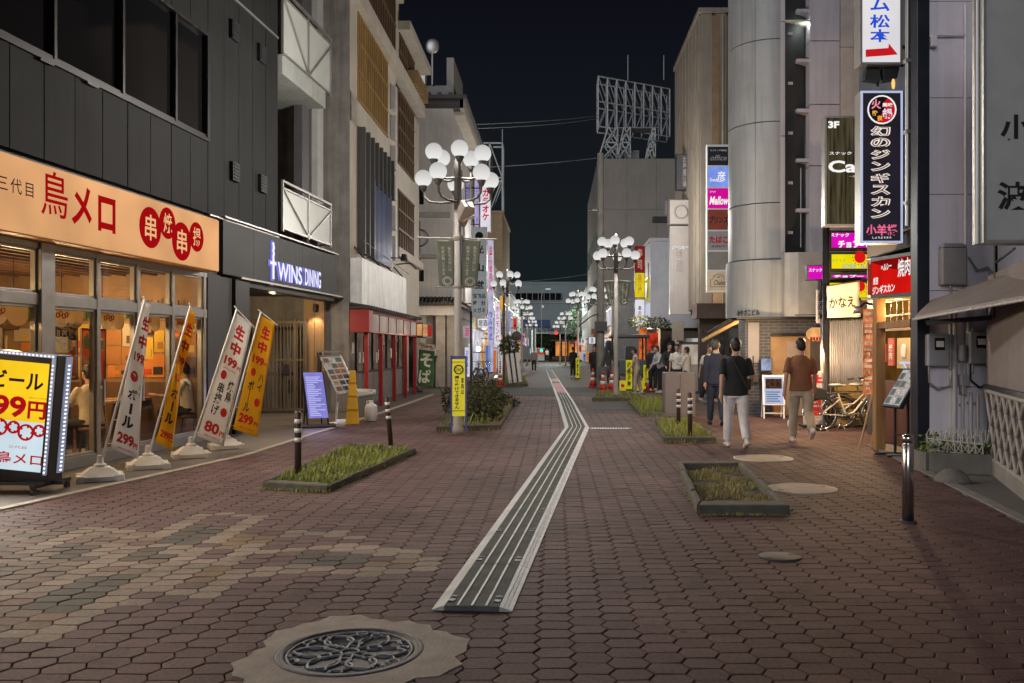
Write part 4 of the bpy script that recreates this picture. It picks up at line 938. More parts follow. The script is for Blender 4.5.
for k in range(22):
    v = .06 + k * .04; z = .2 + .9 * v; x0 = -.17 - .11 * v; y = -.034 + .15 * v; L_ = rnd.uniform(.12, .33); b.hexa([(x0 + .03, y - .004, z - .008), (x0 + .03 + L_, y - .004, z - .008), (x0 + .03 + L_, y, z - .008), (x0 + .03, y, z - .008)], [(x0 + .03, y - .001, z + .008), (x0 + .03 + L_, y - .001, z + .008), (x0 + .03 + L_, y + .003, z + .008), (x0 + .03, y + .003, z + .008)])
b.build('writing', lit('pale violet writing', C('#c8c8ff'), .9, 0), t)
b = MB(); b.box(-.45, .35, -.15, .5, .0, .05); b.build('weight', M_black, t, bevel=.02)
lamp('board_glow', (0, -.1, .6), 7, (.6, .55, 1.), .3, t, 'AREA', (R(-80), 0, 0))
sx, sy, _ = gp(336, 424)
t = thing('menu_stand', 'tilted white menu stand full of dish photos on a post', 'menu board', (sx, sy, 0), 14)
b = MB(); b.tube([(.0, .0, .02), (.04, .05, .6), (.1, .08, .9)], .022, 8); b.lathe([(.17, 0), (.17, .03), (.03, .05)], n=20); b.build('post', M_white, t)
q0 = [(.02, -.08, .62), (.46, -.08, .68), (.46, .0, .68), (.02, .0, .62)]; q1 = [(-.36, .2, 1.44), (.1, .2, 1.46), (.1, .28, 1.46), (-.36, .28, 1.44)]
b = MB(); b.hexa(q0, q1); b.build('case', M_white, t, bevel=.01)
def onq(u, v, o=.004): a = Vector(q0[0]).lerp(Vector(q0[1]), u); c = Vector(q1[0]).lerp(Vector(q1[1]), u); n_ = Vector((0, -.95, -.3)); return a.lerp(c, v) + n_ * o
b = MB(); b.poly([onq(.06, .05), onq(.94, .05), onq(.94, .95), onq(.06, .95)]); b.build('sheet', lit('lit menu sheet', C('#b9b4ac'), .55, .2, 6), t)
for k in range(18):
    i, j = k % 3, k // 3; b = MB(); u0, v0 = .1 + i * .28, .08 + j * .145
    b.poly([onq(u0, v0, .007), onq(u0 + .24, v0, .007), onq(u0 + .24, v0 + .11, .007), onq(u0, v0 + .11, .007)]); rnd.random()
    b.build('dish_photo', rnd.choice([mat('dim dish print %d' % q, c_, .5, var=.6, scale=30) for q, c_ in enumerate(((.3, .12, .05), (.12, .12, .1), (.4, .3, .18), (.06, .08, .06), (.5, .45, .4)))]), t)
b = MB(); b.box(-.42, .12, .1, .3, 1.5, 1.53); b.tube([(-.36, .25, 1.44), (-.36, .25, 1.5)], .012); b.build('lamp_hood', M_alu, t)
sx, sy, _ = gp(352.5, 424)
t = thing('floor_sign', 'tall narrow yellow plastic floor sign', 'floor sign', (sx, sy, 0), 12)
b = MB(); b.hexa([(-.14, -.16, .0), (.14, -.16, .0), (.14, .16, .0), (-.14, .16, .0)], [(-.06, -.05, 1.12), (.06, -.05, 1.12), (.06, .05, 1.12), (-.06, .05, 1.12)])
b.build('body', mat('yellow plastic', (.62, .34, .02), .45, var=.15), t, bevel=.015)
for k in range(3): z = .3 + k * .28; w_ = .145 - .075 * z; b = MB(); b.box(-w_, w_, -.17 + .1 * z - .004, -.16 + .1 * z, z, z + .02); b.build('band', mat('dark yellow rib', (.4, .2, .01), .5, var=.1), t)
sx, sy, _ = gp(371, 421.5)
t = thing('jerrycan', 'round white plastic water can on the pavement', 'water can', (sx, sy, 0))
b = MB(); b.lathe([(.12, .0), (.135, .03), (.135, .3), (.11, .36), (.05, .39), (.045, .43)]); b.build('body', mat('milky plastic', (.6, .6, .6), .35, var=.1), t)
b = MB(); b.lathe([(.05, .42), (.05, .46), (.0, .46)]); b.build('cap', M_white, t); b = MB(); b.tube([(-.09, 0, .37), (-.09, 0, .44), (.02, 0, .44)], .014); b.build('handle', M_white, t)
sx, sy, _ = gp(364, 418)
t = thing('rubbish_bin', 'grey bin with a white bag over its rim behind the water can', 'bin', (sx, sy + .2, 0))
b = MB(); b.hexa([(-.16, -.14, 0), (.16, -.14, 0), (.16, .14, 0), (-.16, .14, 0)], [(-.19, -.17, .62), (.19, -.17, .62), (.19, .17, .62), (-.19, .17, .62)]); b.build('body', mat('grey bin plastic', (.16, .16, .17), .6, var=.15), t, bevel=.02)
b = MB(); b.hexa([(-.2, -.18, .45), (.2, -.18, .52), (.2, .18, .5), (-.2, .18, .5)], [(-.2, -.18, .64), (.22, -.18, .6), (.2, .18, .64), (-.2, .18, .66)]); b.build('bag', mat('white bag film', (.5, .5, .52), .4, var=.15), t, bevel=.03)
sx, sy, _ = gp(341, 428)
t = thing('paper_cups', 'pair of white buckets at the foot of the menu stand', 'bucket', (sx, sy, 0)); t.name = 'bucket'; t['label'] = 'small white bucket at the foot of the menu stand'
b = MB(); b.lathe([(.07, 0), (.09, .17), (.085, .17), (.065, .02)]); b.build('pail', M_white, t)
# ---------------------------------------------------------------- street lamps
M_pole = mat('cream lamp post paint', (.33, .31, .29), .6, var=.15, scale=4)
M_arm = mat('lamp arm darkened against glare', (.07, .066, .06), .6, var=.1)  # post paint darkened on arms and head to offset the bulbs' glare
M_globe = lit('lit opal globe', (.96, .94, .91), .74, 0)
gn = M_globe.node_tree; ge = gn.nodes.new('ShaderNodeNewGeometry'); gs = gn.nodes.new('ShaderNodeSeparateXYZ'); gm = gn.nodes.new('ShaderNodeMapRange'); gn.links.new(ge.outputs['Normal'], gs.inputs[0]); gn.links.new(gs.outputs[2], gm.inputs[0])   # globe shading put into the emission: dimmer towards the top
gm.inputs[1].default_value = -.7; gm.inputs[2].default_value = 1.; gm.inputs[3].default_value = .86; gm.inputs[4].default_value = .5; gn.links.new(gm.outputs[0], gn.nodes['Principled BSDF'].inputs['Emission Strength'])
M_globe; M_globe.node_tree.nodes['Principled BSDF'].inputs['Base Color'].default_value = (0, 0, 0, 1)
LPWR = 1150
def make_lamp(label, X, Y, hgt=5.35, rot=0., power=LPWR):
    t = thing('street_lamp', label, 'street lamp', (X, Y, 0), rot, 'globe cluster street lamps')
    b = MB(); b.lathe([(.12, 0), (.12, .1), (.085, .14), (.085, 1.0), (.075, 1.05), (.062, hgt - 1.2), (.0, hgt - 1.2)], n=20); b.build('post', M_pole, t)
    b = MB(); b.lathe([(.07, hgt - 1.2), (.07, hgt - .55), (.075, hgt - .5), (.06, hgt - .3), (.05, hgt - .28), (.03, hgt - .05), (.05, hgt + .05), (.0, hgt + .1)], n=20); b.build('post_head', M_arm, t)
    for tier, (z0, rr, n_, a0) in enumerate(((hgt - 1.05, .66, 5, 18), (hgt - .62, .47, 5, 54))):
        for k in range(n_):
            a = R(a0 + 72 * k); c, s_ = math.cos(a), math.sin(a)
            pts = [(.05, z0), (rr * .5, z0 - .02), (rr * .82, z0 + .01), (rr * .97, z0 + .09), (rr, z0 + .24)]
            ar = MB(); ar.tube([(u * c, u * s_, z) for u, z in pts], .022, 8); ar.lathe([(.03, z0 + .2), (.06, z0 + .25), (.085, z0 + .3), (.08, z0 + .31)], (rr * c, rr * s_, 0), 14)
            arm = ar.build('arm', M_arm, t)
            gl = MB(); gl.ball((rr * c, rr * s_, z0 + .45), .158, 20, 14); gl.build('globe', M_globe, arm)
    lamp('lamp_bulbs', (0, 0, hgt + .45), power, (1., .93, .86), .3, t)
    return t
la = make_lamp('nearest street lamp, with two grey green banners on its post', -1.8, 16.5, rot=10)
make_lamp('street lamp with fluttering dark banners, rising from a grassy bed', 2.02, 29.5, rot=-8, hgt=5.3)
lampdefs = [(-2.3, 43, 'street lamp above the leaning striped boards', 5.35, 20), (2.55, 51, 'slim street lamp just behind the one with the fluttering dark banners', 5.2, 5), (1.5, 58, 'street lamp standing over the yellow caution post', 5.35, 30),
    (-2.45, 66, 'street lamp just beyond the round dark sign', 5.3, 40), (-2.75, 88, 'far street lamp in the middle of the cloud of globes', 5.3, 0), (-2.9, 112, 'farthest street lamp of the cloud of globes by the end building', 5.3, 15), (1.05, 88, 'far street lamp by the dark tree, taller of the close pair by the red light', 5.3, 25), (.55, 96, 'far street lamp by the dark tree, lower of the close pair', 4.7, 8)]
for X, Y, lb, h_, r_ in lampdefs: make_lamp(lb, X, Y, h_, r_, 500 if Y < 60 else 320)
# two lamps added out of view behind the viewpoint to light the foreground
make_lamp('added unseen street lamp behind the viewpoint to the left, lighting the foreground', -2.4, -5.5, 5.35, 33, power=220)
make_lamp('added unseen street lamp behind the viewpoint to the right, lighting the foreground', 2.3, -1.6, 5.35, 12, power=90)
# banners on the near lamp
M_bcloth = mat('grey green banner cloth', (.13, .15, .115), .75, var=.15, scale=4)
M_btext = mat('pale banner lettering', (.5, .5, .46), .7, var=0)
def lampbanner(label, c4, Y, mirror=False):
    t, og, S_, cl = hangflag('street_banner', label, [at(*c4[0], Y), at(*c4[1], Y), at(*c4[2], Y), at(*c4[3], Y)], M_bcloth,
        [('私たちの街には', .72, .6, .52, .2, M_btext, dict(vertical=True, bold=.01)), ('松本が輝いてみる', .34, .56, .62, .2, M_btext, dict(vertical=True, bold=.01))], group='banners on the near lamp post', wob=.02)
    b = MB(); 
    for rr in (.22, .15): b.tube([S_(.55 + rr * 1.3 * math.cos(q * .4), .12 + rr * .42 * math.sin(q * .4), .006) for q in range(17)], .008, 5)
    b.build('crest', M_btext, cl)
    b = MB(); b.tube([S_(0, 0), S_(1, 0)], .014, 8); b.build('hem_rod', M_pole, t)
lampbanner('grey green street banner hanging left of the near lamp post', [(436.5, 240), (454, 240.5), (455, 287), (439, 286.5)], 16.5)
lampbanner('grey green street banner hanging right of the near lamp post', [(462, 240), (481, 239.5), (477, 287), (461, 287.5)], 16.5)
b = MB(); xa, xb = at(418, 0, 16.5)[0] + 1.8, at(497, 0, 16.5)[0] + 1.8; zb = at(0, 238.5, 16.5)[2]; b.tube([(xa, 0, zb), (xb, 0, zb)], .016, 8); b.tube([(-.42, 0, zb - .9), (.42, 0, zb - .9)], .012, 8); b.lathe([(.1, zb - .05), (.1, zb + .05)], n=16); b.lathe([(.095, zb - .93), (.095, zb - .87)], n=16)
b.tube([(.05, 0, zb + .3), (.3, -.1, zb + .42)], .02, 8); b.build('banner_bracket', M_pole, la)
b = MB(); b.bar((.18, -.2, zb + .62), (.02, .12, zb + .3), .22, .2); b.build('speaker_box', M_pole, la, bevel=.02)
for lb, q in (('dark green banner fluttering left of the lamp post by the traffic cones', [(604, 281), (614.5, 280), (613.5, 304), (609, 306)]), ('dark green banner fluttering right of the lamp post by the traffic cones', [(619, 280), (631, 281), (627, 305), (620, 304)])): lampbanner(lb, q, 29.5)
# yellow notice strapped to the post
t = thing('notice_board', 'tall yellow no through road notice in a blue frame on the near lamp post', 'sign', (-1.82, 16.1, 0))
Yn = 16.1; xl, xr = at(452, 0, Yn)[0] + 1.82, at(465.5, 0, Yn)[0] + 1.82; zt_, zb_ = at(0, 359, Yn)[2], at(0, 416, Yn)[2]
b = MB(); b.box(xl - .025, xl + .005, -.03, .03, 0.05, zt_ + .06); b.box(xr - .005, xr + .025, -.03, .03, .05, zt_ + .06); b.box(xl + .005, xr - .005, -.02, .02, zt_, zt_ + .055); b.build('frame', mat('blue painted frame', (.06, .07, .25), .5, var=.1), t)
b = MB(); b.box(xl + .006, xr - .006, -.025, .015, zb_, zt_ - .002); b.build('plate', mat('yellow notice plate', (.85, .8, .03), .5, var=.06, emit=(1, .9, .05), es=.06), t)  # faint emission added to lift the plate, which is no lamp
xm = (xl + xr) / 2; wN = xr - xl
b = MB(); zc = at(0, 369.5, Yn)[2]; b.tube([(xm + .078 * math.cos(q * .35), -.03, zc + .078 * math.sin(q * .35)) for q in range(19)], .012, 6); b.bar((xm - .055, -.03, zc + .055), (xm + .055, -.03, zc - .055), .02, .006); b.bar((xm - .055, -.03, zc - .03), (xm + .055, -.03, zc + .03), .02, .006); b.box(xl + .006, xr - .006, -.0285, -.0255, zb_ + .09, zb_ + .1); b.box(xl + .006, xr - .006, -.0285, -.0255, zt_ - .06, zt_ - .05); b.build('symbol', M_blacktext, t)
T('通りぬけできません', M_blacktext, t, xm - .03, -.028, (zb_ + .13 + zc - .11) / 2, zc - .11 - zb_ - .13, .085, .03, vertical=True)
T('車両は', M_blacktext, t, xm + .07, -.028, zc - .3, .3, .05, .02, vertical=True)
# bushes at the lamp foot
M_leaf = mat('dark shrub leaf', (.045, .06, .025), .6, var=.4, scale=6)
M_leaf2 = mat('reddish shrub leaf', (.07, .075, .03), .6, var=.4, scale=6)
def leafcloud(name, mats, parent, blobs, n, size, seed, droop=.3):
    rnd = random.Random(seed); b = MB(); tot = sum(r[3] ** 2 for r in blobs)
    for (x, y, z, r, rz_) in blobs:
        for k in range(int(n * r * r / tot)):
            while True:
                v = Vector((rnd.uniform(-1, 1), rnd.uniform(-1, 1), rnd.uniform(-1, 1)))
                if .05 < v.length < 1: break
            v = v.normalized() * v.length ** .45 * (1 + .25 * math.sin(v.x * 7 + seed) * math.sin(v.y * 6 + v.z * 8))
            p_ = Vector((x + v.x * r, y + v.y * r, z + v.z * rz_))
            d = (v + Vector((rnd.uniform(-1, 1), rnd.uniform(-1, 1), rnd.uniform(-.8, .8)))).normalized(); d.z -= droop; d.normalize()
            s_ = d.cross(Vector((rnd.uniform(-1, 1), rnd.uniform(-1, 1), rnd.uniform(-1, 1)))).normalized(); L_ = size * rnd.uniform(.6, 1.3); w_ = L_ * .25; nn = d.cross(s_) * L_ * .12
            b.add([p_, p_ + d * L_ * .45 + s_ * w_ + nn, p_ + d * L_, p_ + d * L_ * .45 - s_ * w_ + nn], [(0, 1, 2, 3)], rnd.randrange(len(mats)))
    return b.build(name, mats, parent)
def shrub(label, loc, blobs, n, size, seed, mats):
    t = thing('shrub', label, 'shrub', loc); leafcloud('foliage', mats, t, blobs, n, size, seed)
    b = MB(); rnd = random.Random(seed)
    for k in range(7): x, y = rnd.uniform(-.2, .2), rnd.uniform(-.2, .2); b.tube([(x * .3, y * .3, 0), (x, y, .4), (x * 2, y * 2, .8)], [.018, .012, .005], 6)
    b.build('stem', mat('shrub stem', (.06, .04, .025), .8, var=.2), t)
shrub('dark shrub growing just right of the yellow notice at the lamp foot', gp(480, 424), [(0, 0, .38, .28, .34), (.15, .5, .5, .3, .36), (-.05, .9, .55, .3, .36), (.05, .1, .15, .32, .15)], 1700, .1, 3, [M_leaf, M_leaf2])
shrub('smaller rusty shrub left behind the lamp post', gp(453, 416), [(0, 0, .35, .22, .3), (.1, .4, .3, .2, .25)], 600, .1, 5, [M_leaf, M_leaf2])
shrub('low straggling shrub at the far end of the shrub bed', gp(496, 408), [(0, 0, .25, .3, .22), (.3, .3, .15, .25, .15)], 600, .1, 6, [M_leaf, M_leaf2])

# ---------------------------------------------------------------- white traditional building and the row beyond it
M_wwall = mat('white plaster wall', (.5, .49, .48), .8, var=.12, scale=1.2, bump=.1, streak=.22)
wb = thing('white_building', 'white plastered building with dark tiled eaves and a rooftop terrace', 'building', (-4.25, 37, 0), 0)
M_tile = mat('dark roof tile', (.045, .04, .042))
b = MB(); b.box(-6, 0, 0, 9, 3.75, 11.6); b.box(-6, .05, -.05, 9, 3.0, 3.4); b.build('wall', M_wwall, wb, bevel=.01)
b = MB(); b.box(-6, -.4, 1.2, 9, 0, 3.0)
for k in range(6): b.box(-.75 - k * .8, -.35 - k * .8, .3, .7, 0, 3.0)
b.box(-.3, -.001, .4, 9, 0, 3.0); b.build('ground_floor', mat('grey pilaster', (.3, .28, .26), .8, var=.2), wb)
b = MB(); b.box(-6, .3, -.35, 9.3, 3.4, 3.5)
for k in range(38): b.tube([(.25 - k * .165, -.4, 3.5), (.25 - k * .165, .05, 3.75)], .055, 8)
b.build('eave', M_tile, wb)
b = MB(); b.box(-6, .45, -.05, 9.3, 11.6, 11.95); b.box(-6, .6, -.25, 9.45, 11.95, 12.1)
for k in range(14): b.box(-6 + k * .45, -5.85 + k * .45, -.25, 0, 12.1, 12.2)
b.build('cornice', M_tile, wb)
b = MB(); b.box(-1.6, .45, .5, 9, 11.45, 11.6); b.box(.3, .47, -.05, 9.3, 11.55, 12.1); b.build('soffit', M_cream, wb)
b = MB(); b.box(-6, -.1, 1.2, 5, 12.2, 12.9); b.box(-6, -1.6, 3.5, 5, 12.9, 14.3); b.box(-.4, -.1, 1.2, 5, 12.9, 14.1); b.build('terrace', mat('dim cream parapet', (.3, .29, .27), .8, var=.15), wb)
b = MB(); b.tube([(-1.0, 1.1, 12.9), (-1.0, 1.1, 14.6)], .05, 8); b.ball((-1.0, 1.1, 14.55), (.3, .08, .34), 16, 10); b.box(-1.9, -1.3, 1.0, 1.19, 12.9, 13.5); b.build('dish_aerial', M_alu, wb)
for q in ((-.02, .03, 1.5, 3.6, 4.7, 6.4), (-.02, .03, 5, 7, 4.7, 6.4), (-.02, .03, 1.5, 3.6, 8, 9.7), (-.02, .03, 5, 7, 8, 9.7), (-1.4, -1.2, -.04, .02, 4.4, 5.2), (-1.4, -1.2, -.04, .02, 7.6, 9.0)): b = MB(); b.box(*q); b.build('window', M_nightglass, wb)
b = MB(); b.box(-6, -.1, -.18, .02, 7.05, 7.25); b.box(-1.5, -.65, -.35, 0, 5.35, 5.5); b.build('ledge', mat('dim cream parapet', (.3, .29, .27)), wb)
b = MB(); b.tube([(-1.35 + .35 * math.cos(q * .35), -.1, 6.2 + .35 * math.sin(q * .35)) for q in range(19)], .02, 6); b.tube([(-1.35, -.1, 4.6), (-1.35, -.1, 6.9)], .02, 6); b.build('wall_emblem', M_darkmetal, wb)
b = MB(); b.box(-1.05, -.65, -.02, .3, 1.3, 1.6); b.build('meter', M_steel, wb)
lamp('porch_lamp', (-4.6, 35.8, 2.3), 60, (1, .75, .5), .1)

def block(name, label, X, Y, wx, dy, h, m_, wins=None, side=1, lit_m=None, rz=0):
    """a far building: street face at X, nearest wall at Y"""
    t = thing(name, label, 'building', (X, Y, 0), rz); sx = -side
    b = MB(); b.box(0, sx * wx, 0, dy, 0, h); b.build('wall', m_, t)
    b = MB(); b.box(.08 * side, sx * (wx + .08), -.08, dy + .08, h + .003, h + .25); b.build('parapet', m_, t)
    if wins:
        for (y0, y1, z0, z1, gm) in wins:
            b = MB(); e = side * .02; b.box(-e, e, y0, y1, z0, z1); wi = b.build('window', gm, t)
            b = MB(); e2 = side * .05
            for z in (z0 - .05, z1): b.box(-e, e2, y0 - .05, y1 + .05, z, z + .06)
            k = max(2, int((y1 - y0) / 1.1))
            for q in range(k + 1): y = y0 + (y1 - y0) * q / k; b.box(-e, e2, y - .03, y + .03, z0 + .01, z1)
            b.build('frame', M_alu, wi)
    return t
L_white = lit('cool lit shop window', C('#cfd2e6'), .8, .45, 1.1); L_warm = lit('warm lit shop window', C('#e8b070'), .75, .45, 1.1); L_dimwarm = lit('dim warm room window', C('#8a6a48'), .4, .5, 1.)
M_brownw = mat('brown tile wall', (.2, .15, .10), .7, var=.2); M_greyw = mat('grey concrete wall', (.2, .2, .195), .85, var=.2, streak=.3); M_beige = mat('beige panel wall', (.36, .31, .25), .75, var=.15, streak=.25)
block('shop_building', 'olive tiled building just past the white one, behind the spectacles sign', -4.35, 46.2, 7, 8, 12.4, mat('olive tile wall', (.2, .18, .1), .7, var=.25), [(.6, 7.4, .2, 2.6, L_white), (.6, 7.4, 4, 5.6, M_nightglass), (.6, 7.4, 7, 8.6, M_nightglass)])
block('shop_building', 'dark narrow building with lit ground floor behind the karaoke sign', -4.4, 54.4, 7, 9, 8.5, M_greyw, [(.5, 8.4, .2, 2.7, L_warm), (.5, 8.4, 3.8, 5.4, L_dimwarm)])
block('shop_building', 'grey building with cool lit shop windows past the karaoke sign building', -4.5, 63.6, 8, 12, 7.5, M_greyw, [(.5, 5, .2, 2.7, L_white), (6, 11, .2, 2.7, L_warm), (.5, 11, 4, 5.4, M_nightglass)])
block('tall_building', 'brown building carrying the empty billboard frame above its parapet', -4.5, 76, 9, 12, 13.2, mat('tan rendered wall', (.33, .24, .14), .8, var=.15), [(.5, 11, .2, 2.7, L_warm), (.5, 11, 4, 5.6, M_nightglass), (.5, 11, 7, 8.6, M_nightglass)])
block('shop_building', 'last low building opposite the far row near the crossing', -4.6, 88.4, 9, 30, 7.2, M_greyw, [(.5, 14, .2, 2.7, L_white), (15, 29, .2, 2.7, L_warm), (.5, 29, 4, 5.6, M_nightglass)])
# empty billboard frame
def truss(mb, a, c, h, n_, r=.05, depth=1.2, dirv=(0, 1, 0)):
    a, c = Vector(a), Vector(c); d = Vector(dirv) * depth; up = Vector((0, 0, h))
    for o_ in (Vector((0, 0, 0)), d):
        for z in (0, .5, 1): mb.bar(a + o_ + up * z, c + o_ + up * z, r, r)
        for k in range(n_ + 1):
            p_ = a.lerp(c, k / n_) + o_; mb.bar(p_, p_ + up, r, r)
            if k < n_:
                q_ = a.lerp(c, (k + 1) / n_) + o_; mb.bar(p_, q_ + up * .5, r * .7, r * .7); mb.bar(q_ + up * .5, p_ + up, r * .7, r * .7)
    for k in range(n_ + 1):
        p_ = a.lerp(c, k / n_)
        for z in (0, .5, 1): mb.bar(p_ + up * z, p_ + d + up * z, r * .8, r * .8)
        mb.bar(p_, p_ + d + up * .5, r * .7, r * .7); mb.bar(p_ + d + up * .5, p_ + up, r * .7, r * .7)
M_truss = mat('pale steel truss', (.5, .51, .5), .5, .2, var=.15)
t = thing('billboard_lattice', 'empty steel billboard frame on top of the brown building', 'billboard frame', (-4.5, 77, 13.45)); b = MB(); truss(b, (-4.5, 0, 0), (-.05, 0, 0), 6.0, 4, .12, 1.5); b.build('lattice', M_truss, t)
b = MB(); b.box(-4.4, -.9, .7, .76, .2, 5.9); b.build('backing_sheet', mat('dark mesh sheet', (.06, .065, .065), .7, var=.1), t)
b = MB(); b.tube([(-.05, 0, 6), (-.05, 0, 7.2)], .05, 6); b.build('mast', M_truss, t)
# projecting signs of the left row
def psign(label, px0, px1, py0, py1, Y, face, frame=None, texts=(), depth=.22, wall=None, name='projecting_sign', group=None, extra=None, halo=False, cab=None):
    x0, _, z1 = at(px0, py0, Y); x1, _, z0 = at(px1, py1, Y); cx = (x0 + x1) / 2
    t = thing(name, label, 'sign', (cx, Y, 0), 0, group); hw = (x1 - x0) / 2; fr_ = max(.015, min(.05, hw * .1))
    b = MB(); b.box(-hw, hw, .0, depth, z0, z1); b.build('cabinet', cab or frame or M_alu, t, bevel=.006)
    b = MB(); b.box(-hw, -hw + fr_, -.015, 0, z0, z1); b.box(hw - fr_, hw, -.015, 0, z0, z1); b.box(-hw + fr_, hw - fr_, -.0145, 0, z1 - fr_, z1); b.box(-hw + fr_, hw - fr_, -.0145, 0, z0, z0 + fr_); b.build('frame', frame or M_alu, t)
    b = MB(); b.box(-hw + fr_, hw - fr_, -.008, -.001, z0 + fr_, z1 - fr_); b.build('face', face, t)
    for (s_, u, v, hh, ww, m_, k) in texts:     # u, v in 0-1, sizes as shares of the sign
        T(s_, m_, t, -hw + 2 * hw * u, -.012, z0 + (z1 - z0) * v, hh * (z1 - z0), ww * 2 * hw if ww else None, **k)
    if wall is not None:
        for z in (z0 + (z1 - z0) * .15, z0 + (z1 - z0) * .85):
            b = MB(); b.bar((hw if wall > cx else -hw, depth / 2, z), (wall - cx, depth / 2, z), .05, .05); b.build('bracket', M_darkmetal, t)
    if extra: extra(t, hw, z0, z1)
    return t
LW = lit('lit white acrylic', C('#e4e2ee'), .85, .12, 1.); LW2 = lit('dim white acrylic', C('#a2a6a8'), .55, .12, 1.)
TR = lit('glowing red lettering', (.62, .01, .03), .9, 0); TK = lit('shaded black lettering', (.02, .02, .02), .3, 0); TB = lit('glowing blue lettering', (.02, .09, .72), .85, 0)
V = dict(vertical=True, bold=.02); Vb = dict(vertical=True, bold=.04)
psign('tall lit white karaoke sign with red letters behind the bannered lamp', 480, 491, 180, 232, 45, LW, None, [('カラオケ', .5, .52, .6, .62, TR, Vb)], wall=-4.4)
psign('narrow lit strip with violet edge left of the karaoke sign', 474.5, 479, 180, 228, 45.2, lit('violet white acrylic', C('#c8b8e8'), .7, .3, .8), None, [('ビリヤード', .5, .5, .8, .5, TB, V)], wall=-4.4)
psign('pale grey spectacles and jewellery shop sign in black letters', 471.5, 487, 227, 317, 42, LW2, None,
    [('宝飾品', .5, .235, .055, .8, TK, dict(bold=.02)), ('時　計', .5, .155, .055, .8, TK, dict(bold=.02)), ('メガネ', .5, .075, .055, .8, TK, dict(bold=.02)), ('光', .5, .75, .09, .6, TK, dict(bold=.03)), ('山', .5, .55, .09, .6, TK, dict(bold=.03)), ('堂', .5, .36, .09, .6, TK, dict(bold=.03))], wall=-4.3,
    extra=lambda t, hw, z0, z1: MB().disc((0, z1 - .42), .19, -.014, -.009, 24).build('round_mark', TK, t))
psign('tall thin led sign in white and violet beside the spectacles sign', 488, 493.5, 240, 372, 47, lit('violet blue led panel', C('#c6c2e6'), .75, .35, 1.5), None, [('全席個室居酒屋', .5, .78, .36, .6, TR, V), ('飲み放題', .5, .35, .22, .6, TB, V)], wall=-4.4)
psign('white lit sign with pink lettering high above the kerbside posts', 494.5, 500.5, 303, 345, 52, LW, None, [('ホルモン焼', .5, .5, .85, .6, lit('pink lettering', (.6, .08, .25), .8, 0), V)], wall=-4.4)
psign('small orange lit lantern shaped sign on a post', 499.5, 504, 296, 310, 49, lit('amber acrylic', C('#e0a040'), .85, .2, 2), None, [], wall=None)
psign('pale blue lit sign panel behind the lamp with the leaning boards', 505.5, 511, 311, 338, 55, lit('blue sign acrylic', C('#8fa0dc'), .7, .25, 1), None, [], wall=-4.4)
psign('white square sign with a small black figure', 505.5, 511, 331.5, 338.3, 54.6, LW, None, [('P', .5, .5, .6, .4, TK, {})])
psign('white lit sign with black bar lettering over the shop doors', 477, 493, 318, 328, 50, LW, None, [('居酒屋', .5, .5, .6, .8, TK, {})], wall=-4.4)
psign('tall white lit sign standing by the shop door behind the shrubs', 464.5, 470, 347, 377, 38, LW, None, [('お食事処', .5, .5, .8, .5, TB, V)])
psign('white street level box sign under the spectacles sign', 463, 471, 326, 338, 39, lit('lavender acrylic', C('#c0b4cc'), .6, .25, 2), None, [('酒', .5, .5, .7, .5, TR, {})])
for lb, px0, px1, py0, py1, Y, col, tx in (('blue upright banner by the shop doors behind the shrubs', 485.5, 490.5, 345.5, 371, 47, '#5a7fd0', ''), ('yellow upright banner by the shop doors behind the shrubs', 481, 483.5, 343, 368, 50, '#e0b020', '営業中'), ('orange upright banner beside the blue one', 491.5, 496.5, 350, 372, 52, '#e07830', ''),
        ('red and white upright banner near the leaning boards', 504.5, 508, 354, 372, 50, '#d04838', 'らーめん'), ('white upright banner with black lettering among the shop doors', 498, 502.5, 345, 375, 48, '#d8d4d8', '焼鳥')):
    psign(lb, px0, px1, py0, py1, Y, lit('banner ' + col, C(col), .7, .25, 3), None, [(tx, .5, .5, .8, .5, TK if col != '#e0b020' else TR, V)] if tx else [], depth=.05, name='upright_banner', group='upright banners by the shop doors')
for lb, px, py, Y in (('white round shop lamp left of the blue banner', 478, 349, 49), ('white shop lamp by the spectacles sign post', 466, 345, 44), ('small white shop lamp near the orange banner', 497, 378, 50), ('warm hanging shop lamp over the shop door by the blue banner', 484, 327, 51)):
    p_ = at(px, py, Y); t = thing('shop_lamp', lb, 'lamp', p_); b = MB(); b.ball((0, 0, 0), .17, 16, 10); b.build('globe', lit('bright shop lamp', (1, .97, .95), 1.5, 0), t)
    b = MB(); b.tube([(0, 0, .17), (0, .05, .35), (-.3, .1, .4)], .015, 6); b.build('bracket', M_darkmetal, t)
lamp('shop_glow', (-3.6, 48, 2.2), 160, (1, .9, .85), .3); lamp('shop_glow', (-3.5, 58, 2.2), 160, (1, .85, .75), .3); lamp('shop_glow', (-3.7, 70, 2.2), 160, (1, .9, .8), .3); lamp('shop_glow', (-3.4, 90, 2.2), 160, (1, .8, .65), .3)
for lb, px0, px1, py0, py1, Y, col, tx in (('small red lit bar sign high among the far globes', 513, 517, 318, 330, 62, '#d04040', '酒場'), ('white lit coffee shop box sign low behind the round dark sign', 511, 515.5, 343, 349, 58, '#e0e0f0', '喫茶'), ('amber lit doorway sign with one dark character', 516.5, 519.5, 340, 356, 68, '#e0a050', '鮨'),
        ('pale green lit pharmacy sign among the far globes', 519, 522.5, 326, 336, 74, '#a0d8b0', '薬'), ('pink lit flower sign among the far globes', 522, 525, 333, 345, 80, '#e080a8', '花'), ('cool white lit book sign nearest the end building', 525, 528.5, 338, 346, 95, '#d8e0f0', '本')):
    psign(lb, px0, px1, py0, py1, Y, lit('far sign ' + col, C(col), .8, .25, 1), None, [(tx, .5, .5, .6, .6, TK, V)], wall=-4.4)
